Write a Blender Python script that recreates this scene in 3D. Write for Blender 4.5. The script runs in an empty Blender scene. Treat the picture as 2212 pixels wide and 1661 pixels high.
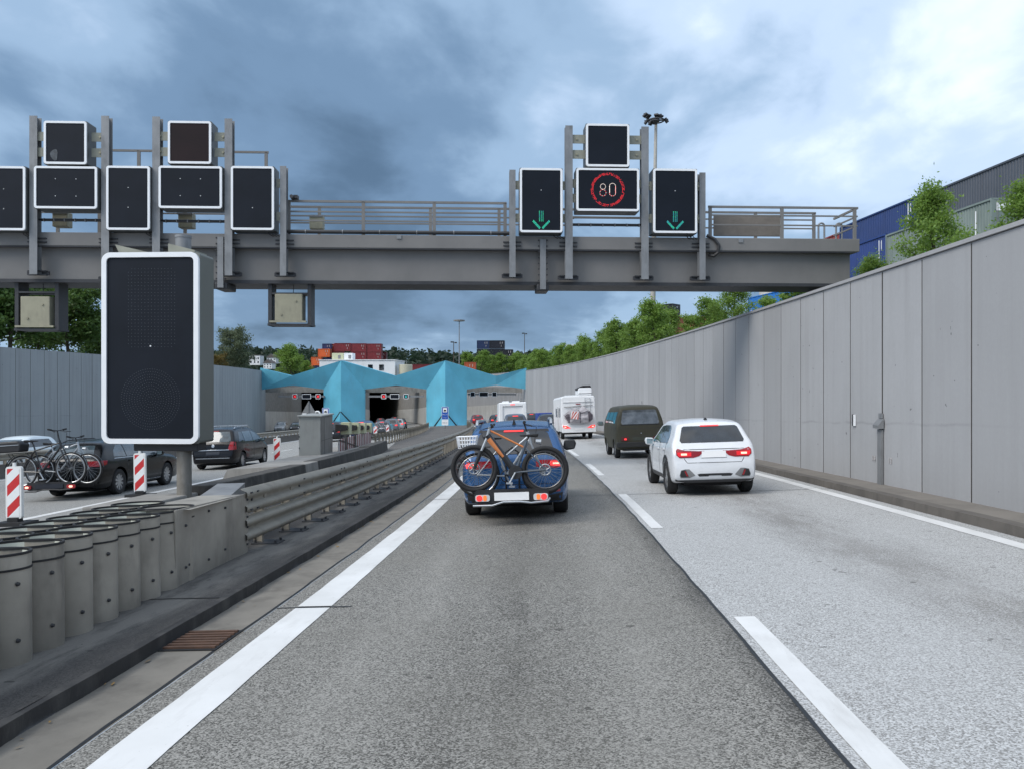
import bpy, bmesh, math, random
import numpy as np
from mathutils import Vector, Matrix, noise

SC = bpy.context.scene
COL = SC.collection
R = math.radians
random.seed(7)

# ---------------------------------------------------------------- camera, world, sun, exposure
YAW = R(2.88); FPX = 1670.0; EYE = 1.6
cam_d = bpy.data.cameras.new('camera'); cam = bpy.data.objects.new('camera', cam_d); COL.objects.link(cam)
cam.location = (0, 0, EYE); cam.rotation_euler = (R(90), 0, YAW)
cam_d.sensor_width = 36; cam_d.lens = 36 * FPX / 2212.0; cam_d.clip_end = 6000; cam_d.clip_start = 0.05
SC.camera = cam
SUN_EL, SUN_AZ = R(44), R(232)      # azimuth clockwise from +Y (the driving direction): behind, to the left
W = bpy.data.worlds.new('World'); SC.world = W; W.use_nodes = True
def build_world():
    n = W.node_tree.nodes; l = W.node_tree.links; n.clear()
    def nd(t, **k):
        o = n.new(t)
        for a, b in k.items(): setattr(o, a, b)
        return o
    def mth(op, a, b=None, clamp=False):
        o = nd('ShaderNodeMath', operation=op); o.use_clamp = clamp
        for i, v in enumerate((a, b)):
            if v is None: continue
            if isinstance(v, (int, float)): o.inputs[i].default_value = v
            else: l.new(v, o.inputs[i])
        return o.outputs[0]
    tc = nd('ShaderNodeTexCoord'); sep = nd('ShaderNodeSeparateXYZ'); l.new(tc.outputs['Generated'], sep.inputs[0])
    z = mth('MAXIMUM', sep.outputs[2], 0.0)
    den = mth('ADD', z, 0.34)
    cmb = nd('ShaderNodeCombineXYZ')
    l.new(mth('DIVIDE', sep.outputs[0], den), cmb.inputs[0]); l.new(mth('DIVIDE', sep.outputs[1], den), cmb.inputs[1])
    def fbm(scale, detail, rough, dist, off):
        mp = nd('ShaderNodeMapping'); mp.inputs['Location'].default_value = off; mp.inputs['Scale'].default_value = (scale, scale * 0.8, 1)
        mp.inputs['Rotation'].default_value = (0, 0, R(-25))
        l.new(cmb.outputs[0], mp.inputs['Vector'])
        t = nd('ShaderNodeTexNoise'); t.inputs['Scale'].default_value = 1.0; t.inputs['Detail'].default_value = detail
        t.inputs['Roughness'].default_value = rough; t.inputs['Distortion'].default_value = dist
        l.new(mp.outputs[0], t.inputs['Vector']); return t.outputs[0]
    big = fbm(1.25, 3, 0.5, 0.25, SKY_OFF)
    mid = fbm(3.6, 7, 0.52, 0.25, (7.7, 1.2, 0)); fin = fbm(11.0, 4, 0.55, 0.2, (2.2, 5.1, 0))
    v = mth('ADD', mth('ADD', mth('MULTIPLY', big, 1.0), mth('MULTIPLY', mid, 0.72)), mth('MULTIPLY', fin, 0.12))
    # brighter, thinner cloud towards the upper right and overhead, a heavier bank low ahead and left
    def lobe(d, p, k):
        dn = Vector(d).normalized()
        dp = nd('ShaderNodeVectorMath', operation='DOT_PRODUCT'); l.new(tc.outputs['Generated'], dp.inputs[0]); dp.inputs[1].default_value = dn
        return mth('MULTIPLY', mth('POWER', mth('MAXIMUM', dp.outputs['Value'], 0.0), p), k)
    v = mth('ADD', v, lobe((0.62, 0.72, 0.36), 7, 0.17))
    v = mth('ADD', v, lobe((math.sin(SUN_AZ) * math.cos(SUN_EL), math.cos(SUN_AZ) * math.cos(SUN_EL), math.sin(SUN_EL)), 2.5, 0.40))
    v = mth('ADD', v, mth('MULTIPLY', z, 0.42))
    v = mth('ADD', v, lobe((-0.30, 0.93, 0.22), 16, -0.20))
    v = mth('ADD', v, mth('MULTIPLY', mth('POWER', mth('SUBTRACT', 1.0, z), 16.0), 0.24))
    lay = nd('ShaderNodeCombineXYZ'); l.new(mth('MULTIPLY', sep.outputs[0], 5.0), lay.inputs[0]); l.new(mth('MULTIPLY', sep.outputs[1], 5.0), lay.inputs[1]); l.new(mth('MULTIPLY', sep.outputs[2], 24.0), lay.inputs[2])
    ln = nd('ShaderNodeTexNoise'); ln.inputs['Scale'].default_value = 1.0; ln.inputs['Detail'].default_value = 6; ln.inputs['Roughness'].default_value = 0.55; l.new(lay.outputs[0], ln.inputs['Vector'])
    v = mth('ADD', v, mth('MULTIPLY', mth('MULTIPLY', mth('SUBTRACT', ln.outputs[0], 0.44), 1.1), mth('POWER', mth('SUBTRACT', 1.0, z), 8.0)))
    ramp = nd('ShaderNodeValToRGB'); cr = ramp.color_ramp; cr.interpolation = 'EASE'
    l.new(mth('MULTIPLY', mth('SUBTRACT', v, 0.63), 0.94, True), ramp.inputs[0])
    stops = [(0.0, (0.060, 0.105, 0.170)), (0.22, (0.110, 0.180, 0.28)), (0.42, (0.21, 0.305, 0.43)), (0.60, (0.37, 0.465, 0.60)), (0.78, (0.58, 0.65, 0.76)), (1.0, (1.0, 1.01, 1.03))]
    cr.elements[0].position = 0.0; cr.elements[0].color = (*stops[0][1], 1); cr.elements[1].position = 1.0; cr.elements[1].color = (*stops[-1][1], 1)
    for p, c in stops[1:-1]:
        e = cr.elements.new(p); e.color = (*c, 1)
    sky = nd('ShaderNodeTexSky', sky_type='NISHITA'); sky.sun_disc = False; sky.sun_elevation = SUN_EL; sky.sun_rotation = SUN_AZ
    bg1 = nd('ShaderNodeBackground'); l.new(sky.outputs[0], bg1.inputs[0]); bg1.inputs[1].default_value = 0.10
    bg2 = nd('ShaderNodeBackground'); l.new(ramp.outputs[0], bg2.inputs[0]); bg2.inputs[1].default_value = 1.0
    mx = nd('ShaderNodeMixShader'); mx.inputs[0].default_value = 0.95
    l.new(bg1.outputs[0], mx.inputs[1]); l.new(bg2.outputs[0], mx.inputs[2])
    out = nd('ShaderNodeOutputWorld'); l.new(mx.outputs[0], out.inputs[0])
SKY_OFF = (8.2, 4.4, 0)
build_world()
sun_d = bpy.data.lights.new('sun', 'SUN'); sun_d.energy = 1.2; sun_d.angle = R(30); sun_d.color = (1.0, 0.96, 0.90)
sun = bpy.data.objects.new('sun', sun_d); COL.objects.link(sun)
sdir = Vector((math.sin(SUN_AZ) * math.cos(SUN_EL), math.cos(SUN_AZ) * math.cos(SUN_EL), math.sin(SUN_EL)))
sun.rotation_euler = sdir.to_track_quat('Z', 'Y').to_euler(); sun.location = sdir * 50
SC.view_settings.view_transform = 'Standard'; SC.view_settings.look = 'None'; SC.view_settings.exposure = 0.82; SC.view_settings.gamma = 1.0
try: SC.view_settings.use_curve_mapping = False
except Exception: pass

# ---------------------------------------------------------------- the site's geometry
SLOPE, BANK = 0.038, 0.035            # the carriageway falls towards the tunnel and leans into its left-hand bend
def cx(Y): return -(Y - 4) ** 2 / 1250.0 if Y > 4 else 0.0
def dcx(Y): return -(Y - 4) / 625.0 if Y > 4 else 0.0
def zr(x0, Y, dz=0.0): return -SLOPE * Y + BANK * x0 + dz
def S(x0, Y, dz=0.0): return Vector((x0 + cx(Y), Y, zr(x0, Y, dz)))
def frame(x0, Y, dz=0.0, yaw=0.0):
    """matrix of a thing standing on the road at offset x0, distance Y, +y along the road"""
    t = Vector((dcx(Y), 1, -SLOPE)).normalized(); a = Vector((1, 0, BANK)); up = a.cross(t).normalized(); a = t.cross(up).normalized()
    m = Matrix((a, t, up)).transposed().to_4x4()
    return Matrix.Translation(S(x0, Y, dz)) @ m @ Matrix.Rotation(yaw, 4, 'Z')
def ray(u, v):
    a = (u - 1106) / FPX; b = (830.5 - v) / FPX
    return Vector((a * math.cos(YAW) - math.sin(YAW), a * math.sin(YAW) + math.cos(YAW), b))
def P(u, v, Y):                       # a surveyed point: bearing (u, v) taken at distance Y
    d = ray(u, v); return Vector((0, 0, EYE)) + d * (Y / d.y)

# ---------------------------------------------------------------- object helpers
def link(o, parent=None):
    COL.objects.link(o)
    if parent is not None: o.parent = parent
    return o
def tag(o, label=None, cat=None, group=None, kind=None):
    if label: o['label'] = label
    if cat: o['category'] = cat
    if group: o['group'] = group
    if kind: o['kind'] = kind
    return o
def thing(name, label, cat, loc=(0, 0, 0), group=None, mat=None):
    o = bpy.data.objects.new(name, None); COL.objects.link(o); o.empty_display_size = 0.3
    if mat is not None: o.matrix_world = mat
    else: o.location = loc
    return tag(o, label, cat, group)
def copy_tree(o, parent=None):
    c = o.copy(); COL.objects.link(c); c.parent = parent
    if parent is not None: c.matrix_parent_inverse = o.matrix_parent_inverse.copy()
    for ch in list(o.children): copy_tree(ch, c)
    return c
class MB:
    def __init__(s): s.v = []; s.f = []
    def add(s, vs, fs, m=None):
        b = len(s.v)
        for p in vs:
            p = Vector(p); s.v.append(m @ p if m is not None else p)
        s.f += [tuple(b + i for i in f) for f in fs]; return s
    def box(s, c, d, m=None, rz=0.0):
        x, y, z = d[0] / 2, d[1] / 2, d[2] / 2
        vs = [(-x, -y, -z), (x, -y, -z), (x, y, -z), (-x, y, -z), (-x, -y, z), (x, -y, z), (x, y, z), (-x, y, z)]
        fs = [(3, 2, 1, 0), (4, 5, 6, 7), (0, 1, 5, 4), (1, 2, 6, 5), (2, 3, 7, 6), (3, 0, 4, 7)]
        t = Matrix.Translation(c) @ Matrix.Rotation(rz, 4, 'Z')
        return s.add(vs, fs, m @ t if m is not None else t)
    def bar(s, p, q, w, h, up=(0, 0, 1)):
        p, q = Vector(p), Vector(q); d = (q - p); L = d.length
        if L < 1e-6: return s
        d.normalize(); u = Vector(up)
        if abs(d.dot(u)) > 0.99: u = Vector((0, 1, 0))
        a = d.cross(u).normalized(); u = a.cross(d).normalized()
        m = Matrix((a, d, u)).transposed().to_4x4(); m.translation = (p + q) / 2
        return s.box((0, 0, 0), (w, L, h), m)
    def tube(s, path, r, n=8, closed=False, caps=True):
        path = [Vector(p) for p in path]; rs = r if isinstance(r, (list, tuple)) else [r] * len(path)
        k = len(path); b = len(s.v); pa = None
        for i, p in enumerate(path):
            if closed: d = path[(i + 1) % k] - path[i - 1]
            else: d = path[min(i + 1, k - 1)] - path[max(i - 1, 0)]
            d = d.normalized() if d.length > 1e-9 else Vector((0, 0, 1))
            if pa is None:
                u = Vector((0, 0, 1)) if abs(d.z) < 0.9 else Vector((1, 0, 0)); pa = d.cross(u).normalized()
            else:
                pa = (pa - d * pa.dot(d)); pa = pa.normalized() if pa.length > 1e-6 else d.orthogonal().normalized()
            pb = d.cross(pa)
            for j in range(n):
                a = 2 * math.pi * j / n; s.v.append(p + (pa * math.cos(a) + pb * math.sin(a)) * rs[i])
        for i in range(k if closed else k - 1):
            i2 = (i + 1) % k
            for j in range(n):
                j2 = (j + 1) % n; s.f.append((b + i * n + j, b + i * n + j2, b + i2 * n + j2, b + i2 * n + j))
        if caps and not closed:
            s.f.append(tuple(b + j for j in reversed(range(n)))); s.f.append(tuple(b + (k - 1) * n + j for j in range(n)))
        return s
    def cyl(s, p, q, r0, r1=None, n=12): return s.tube([p, q], [r0, r0 if r1 is None else r1], n)
    def lathe(s, prof, m=None, n=24, closed=False):
        """prof: (radius, height) pairs turned about local z"""
        b = len(s.v); k = len(prof)
        for r, h in prof:
            for j in range(n):
                a = 2 * math.pi * j / n; p = Vector((r * math.cos(a), r * math.sin(a), h)); s.v.append(m @ p if m is not None else p)
        for i in range(k if closed else k - 1):
            i2 = (i + 1) % k
            for j in range(n):
                j2 = (j + 1) % n; s.f.append((b + i * n + j, b + i * n + j2, b + i2 * n + j2, b + i2 * n + j))
        return s
    def prism(s, poly, d0, d1, m=None):
        """poly (a,b) in local x,z extruded along local y from d0 to d1"""
        n = len(poly); vs = [(a, d0, b) for a, b in poly] + [(a, d1, b) for a, b in poly]
        fs = [tuple(range(n)), tuple(reversed(range(n, 2 * n)))] + [(i, i + n, (i + 1) % n + n, (i + 1) % n) for i in range(n)]
        return s.add(vs, fs, m)
    def ring(s, outer, inner, d0, d1, m=None):
        """frame between two outlines with the same number of points, along local y"""
        n = len(outer)
        vs = [(a, d0, b) for a, b in outer] + [(a, d0, b) for a, b in inner] + [(a, d1, b) for a, b in outer] + [(a, d1, b) for a, b in inner]
        fs = []
        for i in range(n):
            j = (i + 1) % n
            fs += [(i, j, n + j, n + i), (2 * n + j, 2 * n + i, 3 * n + i, 3 * n + j), (j, i, 2 * n + i, 2 * n + j), (n + i, n + j, 3 * n + j, 3 * n + i)]
        return s.add(vs, fs, m)
    def disc(s, c, r, n=6, m=None):
        vs = [(c[0] + r * math.cos(2 * math.pi * i / n), c[1], c[2] + r * math.sin(2 * math.pi * i / n)) for i in range(n)]
        return s.add(vs, [tuple(range(n))], m)
    def mesh(s, name, mat=None, smooth=None):
        me = bpy.data.meshes.new(name); me.from_pydata([tuple(v) for v in s.v], [], s.f)
        if mat is not None: me.materials.append(mat)
        if smooth:
            me.polygons.foreach_set('use_smooth', [True] * len(me.polygons)); me.set_sharp_from_angle(angle=R(smooth))
        me.update(); return me
    def build(s, name, mat, parent=None, smooth=None, bevel=0.0, seg=2):
        o = link(bpy.data.objects.new(name, s.mesh(name, mat, smooth)), parent)
        if bevel:
            b = o.modifiers.new('bevel', 'BEVEL'); b.width = bevel; b.segments = seg; b.limit_method = 'ANGLE'; b.angle_limit = R(40)
        return o
def inst(name, me, parent=None, loc=None, m=None):
    o = link(bpy.data.objects.new(name, me), parent)
    if m is not None: o.matrix_local = m
    elif loc is not None: o.location = loc
    return o
def rrect(w, h, r, n=5, cx_=0.0, cz=0.0):
    pts = []
    for (sx, sz, a0) in ((1, 1, 0), (-1, 1, 90), (-1, -1, 180), (1, -1, 270)):
        for i in range(n + 1):
            a = R(a0 + 90 * i / n); pts.append((cx_ + sx * (w / 2 - r) + r * math.cos(a), cz + sz * (h / 2 - r) + r * math.sin(a)))
    return pts

# ---------------------------------------------------------------- materials
MATS = {}
class NB:
    """small node builder"""
    def __init__(s, name):
        s.m = bpy.data.materials.new(name); s.m.use_nodes = True; s.n = s.m.node_tree.nodes; s.l = s.m.node_tree.links; s.b = s.n['Principled BSDF']
        MATS[name] = s.m
    def node(s, t, **k):
        o = s.n.new(t)
        for a, b in k.items(): setattr(o, a, b)
        return o
    def put(s, sock, v):
        if isinstance(v, bpy.types.NodeSocket): s.l.new(v, sock)
        elif isinstance(v, tuple) and len(v) == 3 and sock.type == 'RGBA': sock.default_value = (*v, 1)
        else: sock.default_value = v
    def math(s, op, a, b=None, clamp=False):
        o = s.node('ShaderNodeMath', operation=op); o.use_clamp = clamp; s.put(o.inputs[0], a)
        if b is not None: s.put(o.inputs[1], b)
        return o.outputs[0]
    def mix(s, f, a, b, mode='MIX'):
        o = s.node('ShaderNodeMix', data_type='RGBA', blend_type=mode); s.put(o.inputs[0], f); s.put(o.inputs[6], a); s.put(o.inputs[7], b); return o.outputs[2]
    def coord(s, kind='Object', scale=(1, 1, 1)):
        if kind == 'Position': src = s.node('ShaderNodeNewGeometry').outputs['Position']
        elif kind == 'UV': src = s.node('ShaderNodeTexCoord').outputs['UV']
        else: src = s.node('ShaderNodeTexCoord').outputs[kind]
        mp = s.node('ShaderNodeMapping'); mp.inputs['Scale'].default_value = scale; s.l.new(src, mp.inputs['Vector']); return mp.outputs[0]
    def noise(s, vec, scale, detail=4, rough=0.55, dist=0.0):
        t = s.node('ShaderNodeTexNoise'); s.l.new(vec, t.inputs['Vector']); t.inputs['Scale'].default_value = scale
        t.inputs['Detail'].default_value = detail; t.inputs['Roughness'].default_value = rough; t.inputs['Distortion'].default_value = dist; return t.outputs[0]
    def voro(s, vec, scale):
        t = s.node('ShaderNodeTexVoronoi'); s.l.new(vec, t.inputs['Vector']); t.inputs['Scale'].default_value = scale; return t
    def ramp(s, f, lo, hi, a=0.0, b=1.0):
        o = s.node('ShaderNodeMapRange'); o.inputs[1].default_value = lo; o.inputs[2].default_value = hi; o.inputs[3].default_value = a; o.inputs[4].default_value = b
        s.put(o.inputs[0], f); return o.outputs[0]
    def bump(s, h, strength=0.3, dist=0.01):
        o = s.node('ShaderNodeBump'); o.inputs['Strength'].default_value = strength; o.inputs['Distance'].default_value = dist
        s.put(o.inputs['Height'], h); s.l.new(o.outputs[0], s.b.inputs['Normal'])
    def rnd(s): return s.node('ShaderNodeObjectInfo').outputs['Random']
    def out(s, col=None, rough=None, metal=None, **k):
        if col is not None: s.put(s.b.inputs['Base Color'], col)
        if rough is not None: s.put(s.b.inputs['Roughness'], rough)
        if metal is not None: s.put(s.b.inputs['Metallic'], metal)
        for a, b in k.items(): s.put(s.b.inputs[a.replace('_', ' ')], b)
        return s.m
def mul(c, k): return tuple(x * k for x in c)
def basic(name, col, rough=0.5, metal=0.0, var=0.12, scale=3.0, bump=0.0, coat=0.0, dirt=None, kind='Object'):
    b = NB(name); co = b.coord(kind); f = b.noise(co, scale, 5)
    c = b.mix(b.ramp(f, 0.3, 0.7), mul(col, 1 - var), mul(col, 1 + var))
    if dirt:
        g = b.noise(b.coord(kind, (1, 1, 0.35)), scale * 1.7, 6, 0.65); c = b.mix(b.ramp(g, 0.5, 0.78, 0, 0.75), c, dirt)
    if bump: b.bump(b.noise(co, scale * 25, 3), bump, 0.004)
    m = b.out(c, b.ramp(f, 0.2, 0.8, max(0.02, rough - 0.06), min(1, rough + 0.08)), metal)
    if coat: b.b.inputs['Coat Weight'].default_value = coat; b.b.inputs['Coat Roughness'].default_value = 0.04
    return m
def paint(name, col, rough=0.28, metal=0.0, dirt=0.18):
    b = NB(name); f = b.noise(b.coord('Object'), 2.2, 4); g = b.noise(b.coord('Object', (1, 1, 2)), 9, 5, 0.7)
    c = b.mix(b.ramp(f, 0.3, 0.7), mul(col, 0.95), mul(col, 1.04)); c = b.mix(b.ramp(g, 0.55, 0.8, 0, dirt), c, (0.16, 0.15, 0.14))
    b.out(c, b.ramp(g, 0.3, 0.8, rough, rough + 0.14), metal)
    b.b.inputs['Coat Weight'].default_value = 0.45; b.b.inputs['Coat Roughness'].default_value = 0.05; return b.m
def glow(name, col, e, base=None):
    b = NB(name); b.out(base or col, 0.3); b.put(b.b.inputs['Emission Color'], (*col, 1) if False else col); b.b.inputs['Emission Strength'].default_value = e; return b.m
# ---------------------------------------------------------------- material set for the setting
def asphalt(name, dark, light, stain, tracks=(), crack=True, tscale=1.0):
    b = NB(name); pos = b.coord('Position')
    v = b.voro(pos, 115 * tscale); sp = v.outputs['Color']
    s1 = b.node('ShaderNodeSeparateColor'); b.l.new(sp, s1.inputs[0])
    fine = b.noise(pos, 240 * tscale, 2, 0.6); big = b.noise(pos, 0.45, 5, 0.6); mid = b.noise(pos, 4.5, 5, 0.65)
    k = b.math('ADD', b.math('MULTIPLY', s1.outputs[0], 0.55), b.math('MULTIPLY', fine, 0.45))
    shift = None
    if tracks:
        uv = b.node('ShaderNodeTexCoord').outputs['UV']; sx = b.node('ShaderNodeSeparateXYZ'); b.l.new(uv, sx.inputs[0])
        wob = b.math('MULTIPLY', b.math('SUBTRACT', b.noise(b.coord('Position', (0.6, 0.12, 1)), 1.0, 3), 0.5), 0.9); x = b.math('ADD', sx.outputs[0], wob)
        patch = b.ramp(b.noise(b.coord('Position', (1.6, 0.4, 1)), 2.0, 6, 0.7), 0.32, 0.66)
        for (x0, wd, col, amt) in tracks:
            d = b.math('ABSOLUTE', b.math('SUBTRACT', x, x0)); f = b.math('MULTIPLY', b.ramp(d, 0.0, wd, amt * (0.34 if sum(col) < sum(stain) else -0.16), 0.0), patch); shift = f if shift is None else b.math('ADD', shift, f)
    kk = b.math('SUBTRACT', k, shift) if shift is not None else k
    c = b.mix(b.ramp(kk, 0.25, 0.72), dark, light)
    c = b.mix(b.ramp(mid, 0.48, 0.80, 0, 0.22), c, stain)
    c = b.mix(b.ramp(big, 0.40, 0.72, 0, 0.45), c, stain)
    if tracks:
        uv = b.node('ShaderNodeTexCoord').outputs['UV']; sx = b.node('ShaderNodeSeparateXYZ'); b.l.new(uv, sx.inputs[0])
        wob = b.math('MULTIPLY', b.math('SUBTRACT', b.noise(b.coord('Position', (0.6, 0.12, 1)), 1.0, 3), 0.5), 0.9)
        x = b.math('ADD', sx.outputs[0], wob)
        for (x0, wd, col, amt) in tracks:
            d = b.math('ABSOLUTE', b.math('SUBTRACT', x, x0)); f = b.ramp(d, 0.0, wd, amt, 0.0)
            f = b.math('MULTIPLY', f, b.ramp(b.noise(b.coord('Position', (2, 0.5, 1)), 3.0, 5, 0.7), 0.30, 0.68), True)
            c = b.mix(b.math('MULTIPLY', f, 0.35), c, col)
    spots = b.noise(pos, 7.0, 2, 0.4); c = b.mix(b.ramp(spots, 0.735, 0.755, 0, 0.6), c, mul(dark, 0.5))
    b.bump(k, 0.5, 0.006); b.out(c, 0.86); b.b.inputs['Specular IOR Level'].default_value = 0.35
    return b.m
M_ASPH_L = asphalt('asphalt_left_lane', (0.042, 0.040, 0.035), (0.345, 0.333, 0.305), (0.185, 0.176, 0.154), [(-0.35, 0.60, (0.135, 0.127, 0.11), 0.45), (-1.15, 0.35, (0.235, 0.226, 0.205), 0.6), (0.55, 0.35, (0.235, 0.226, 0.205), 0.6), (1.27, 0.20, (0.055, 0.055, 0.057), 0.8)])
M_ASPH_R = asphalt('asphalt_right_lane', (0.19, 0.185, 0.176), (0.56, 0.565, 0.56), (0.43, 0.432, 0.428), [(3.45, 0.85, (0.21, 0.195, 0.175), 0.9)])
M_ASPH_W = asphalt('asphalt_other_carriageway', (0.14, 0.14, 0.135), (0.40, 0.395, 0.375), (0.29, 0.285, 0.27))
M_ASPH_D = asphalt('asphalt_dark_verge', (0.022, 0.022, 0.023), (0.062, 0.061, 0.06), (0.085, 0.08, 0.074), [(-3.36, 0.34, (0.34, 0.325, 0.295), 2.2)])
M_ASPH_I = asphalt('island_paving', (0.05, 0.047, 0.043), (0.14, 0.13, 0.12), (0.19, 0.175, 0.16))
M_TAR = basic('bitumen_joint', (0.012, 0.012, 0.013), 0.45, var=0.4, scale=8, kind='Position')
M_GUTTER = basic('gutter_concrete', (0.19, 0.175, 0.15), 0.9, var=0.16, scale=2.2, bump=0.25, dirt=(0.09, 0.08, 0.068), kind='Position')
M_KERB = basic('kerb_concrete', (0.12, 0.108, 0.095), 0.9, var=0.2, scale=2.0, bump=0.3, dirt=(0.05, 0.046, 0.042), kind='Position')
M_KERBD = basic('kerb_tarred', (0.03, 0.029, 0.029), 0.8, var=0.3, scale=2.5, bump=0.3, dirt=(0.10, 0.095, 0.088), kind='Position')
M_WALK = basic('walkway_concrete', (0.19, 0.172, 0.15), 0.9, var=0.12, scale=1.2, bump=0.2, dirt=(0.12, 0.108, 0.094), kind='Position')
def line_mat():
    b = NB('road_marking_paint'); pos = b.coord('Position'); f = b.noise(pos, 26, 4, 0.7); g = b.noise(pos, 1.6, 4); c = b.mix(b.ramp(g, 0.3, 0.75), (0.71, 0.71, 0.70), (0.58, 0.58, 0.565))
    st = b.noise(b.coord('Position', (3.0, 0.7, 1)), 2.0, 6, 0.7); c = b.mix(b.ramp(st, 0.5, 0.75, 0, 0.45), c, (0.42, 0.41, 0.39)); c = b.mix(b.ramp(f, 0.66, 0.76, 0, 0.8), c, (0.24, 0.235, 0.22)); b.bump(f, 0.2, 0.003); return b.out(c, 0.7)
M_LINE = line_mat()
def wall_mat(name, base, streak, lift=0.0):
    b = NB(name); pos = b.coord('Position'); st = b.noise(b.coord('Position', (3.2, 3.2, 0.16)), 1.0, 6, 0.62); cl = b.noise(pos, 0.5, 5, 0.6); fi = b.noise(pos, 14, 4, 0.7)
    c = b.mix(b.ramp(b.rnd(), 0, 1, 0, 1), mul(base, 0.90), mul(base, 1.06))
    c = b.mix(b.ramp(st, 0.46, 0.76, 0, 0.45), c, streak); c = b.mix(b.ramp(cl, 0.45, 0.75, 0, 0.32), c, mul(base, 0.74))
    c = b.mix(b.ramp(fi, 0.30, 0.70, 0, 0.16), c, mul(base, 0.70))
    sp = b.node('ShaderNodeSeparateXYZ'); b.l.new(pos, sp.inputs[0]); hgt = b.math('ADD', sp.outputs[2], b.math('MULTIPLY', sp.outputs[1], SLOPE)); hn = b.math('ADD', hgt, b.math('MULTIPLY', b.noise(pos, 0.8, 5, 0.7), 0.16))
    lift = b.ramp(b.math('ABSOLUTE', b.math('SUBTRACT', hn, 1.52)), 0.0, 0.035, 0.5, 0.0); c = b.mix(b.math('MULTIPLY', lift, b.ramp(b.noise(pos, 1.1, 4), 0.42, 0.62), True), c, mul(base, 0.62))
    pt = b.noise(pos, 9.0, 1, 0.3); c = b.mix(b.ramp(pt, 0.80, 0.81, 0, 0.7), c, mul(base, 0.25))
    b.bump(b.math('ADD', fi, b.math('MULTIPLY', st, 0.7)), 0.25, 0.006); return b.out(c, 0.9)
M_WALLR = wall_mat('pale_concrete_panel', (0.37, 0.373, 0.38), (0.28, 0.28, 0.28))
M_WALLL = wall_mat('weathered_concrete_panel', (0.33, 0.355, 0.365), (0.16, 0.16, 0.165))
M_CONC = basic('raw_concrete', (0.27, 0.258, 0.238), 0.9, var=0.18, scale=1.6, bump=0.25, dirt=(0.12, 0.11, 0.10), kind='Position')
M_CONCD = basic('sooty_concrete', (0.062, 0.058, 0.053), 0.92, var=0.35, scale=2.4, bump=0.35, dirt=(0.13, 0.125, 0.115), kind='Position')
M_JOINT = basic('joint_filler', (0.05, 0.045, 0.042), 0.8, kind='Position')
M_TILE = basic('tunnel_wall_cladding', (0.55, 0.54, 0.51), 0.45, var=0.14, scale=0.6, dirt=(0.26, 0.25, 0.23), kind='Position')
M_TUND = basic('tunnel_soot', (0.045, 0.042, 0.04), 0.95, var=0.2, kind='Position')
M_HILL = basic('hill_green', (0.028, 0.045, 0.022), 0.95, var=0.3, scale=0.05, kind='Position')
M_GROUND = basic('yard_ground', (0.10, 0.105, 0.075), 0.95, var=0.3, scale=0.3, kind='Position')
M_BLUE = basic('portal_blue_paint', (0.125, 0.455, 0.61), 0.5, var=0.12, scale=0.35, dirt=(0.12, 0.36, 0.48), kind='Position')
M_BLACK = basic('black_rubber', (0.012, 0.012, 0.013), 0.6, var=0.2)
M_GROOVE = basic('dark_groove', (0.02, 0.022, 0.025), 0.8)

# ---------------------------------------------------------------- ground, carriageways, kerbs
def strip_mb(xa, xb, Y0, Y1, dz, step=2.0, wob=0.0):
    n = max(1, int(math.ceil((Y1 - Y0) / step))); m = MB()
    fa = xa if callable(xa) else (lambda Y: xa); fb = xb if callable(xb) else (lambda Y: xb); fz = dz if callable(dz) else (lambda Y: dz)
    uv = []
    for i in range(n + 1):
        Y = Y0 + (Y1 - Y0) * i / n; w = wob * (noise.noise(Vector((Y * 1.7, xa if not callable(xa) else 0, 3))) if wob else 0)
        a, b = fa(Y) + w, fb(Y) + w
        m.v += [S(a, Y, fz(Y)), S(b, Y, fz(Y))]; uv += [(a, Y), (b, Y)]
    m.f = [(2 * i, 2 * i + 1, 2 * i + 3, 2 * i + 2) for i in range(n)]
    m.uv = uv; return m
def strip(name, xa, xb, Y0, Y1, dz, mat, step=2.0, wob=0.0, parent=None, kind='structure'):
    m = strip_mb(xa, xb, Y0, Y1, dz, step, wob); o = m.build(name, mat, parent)
    u = o.data.uv_layers.new(name='UVMap')
    for lp in o.data.loops: u.data[lp.index].uv = m.uv[lp.vertex_index]
    if kind and parent is None: o['kind'] = kind
    return o
YB, YE = -70, 300
def solid_strip(name, xa, xb, Y0, Y1, d0, d1, mat, step=2.0, parent=None, jit=0.0):
    """a closed bar following the road: offset xa..xb, height d0..d1 above the road plane"""
    n = max(1, int(math.ceil((Y1 - Y0) / step))); m = MB(); fa = xa if callable(xa) else (lambda Y: xa); fb = xb if callable(xb) else (lambda Y: xb)
    g0 = d0 if callable(d0) else (lambda Y: d0); g1 = d1 if callable(d1) else (lambda Y: d1)
    for i in range(n + 1):
        Y = Y0 + (Y1 - Y0) * i / n; a, b = fa(Y), fb(Y); j = jit * noise.noise(Vector((Y * 2.3, a, 1.0)))
        m.v += [S(a, Y, g0(Y)), S(b, Y, g0(Y)), S(b + j, Y, g1(Y) + j * 0.4), S(a + j, Y, g1(Y) + j * 0.4)]
    for i in range(n):
        q = 4 * i
        for k in range(4): m.f.append((q + k, q + (k + 1) % 4, q + 4 + (k + 1) % 4, q + 4 + k))
    m.f += [(3, 2, 1, 0), (4 * n, 4 * n + 1, 4 * n + 2, 4 * n + 3)]
    return m.build(name, mat, parent)
ZL = -0.15
XL = lambda Y: -30.5 if Y < 60 else -30.5 - 4.0 * min(1, (Y - 60) / 58.0)
XR = lambda Y: 6.12 if Y < 40 else 6.12 + 0.45 * min(1.3, (Y - 40) / 78.0)
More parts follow.
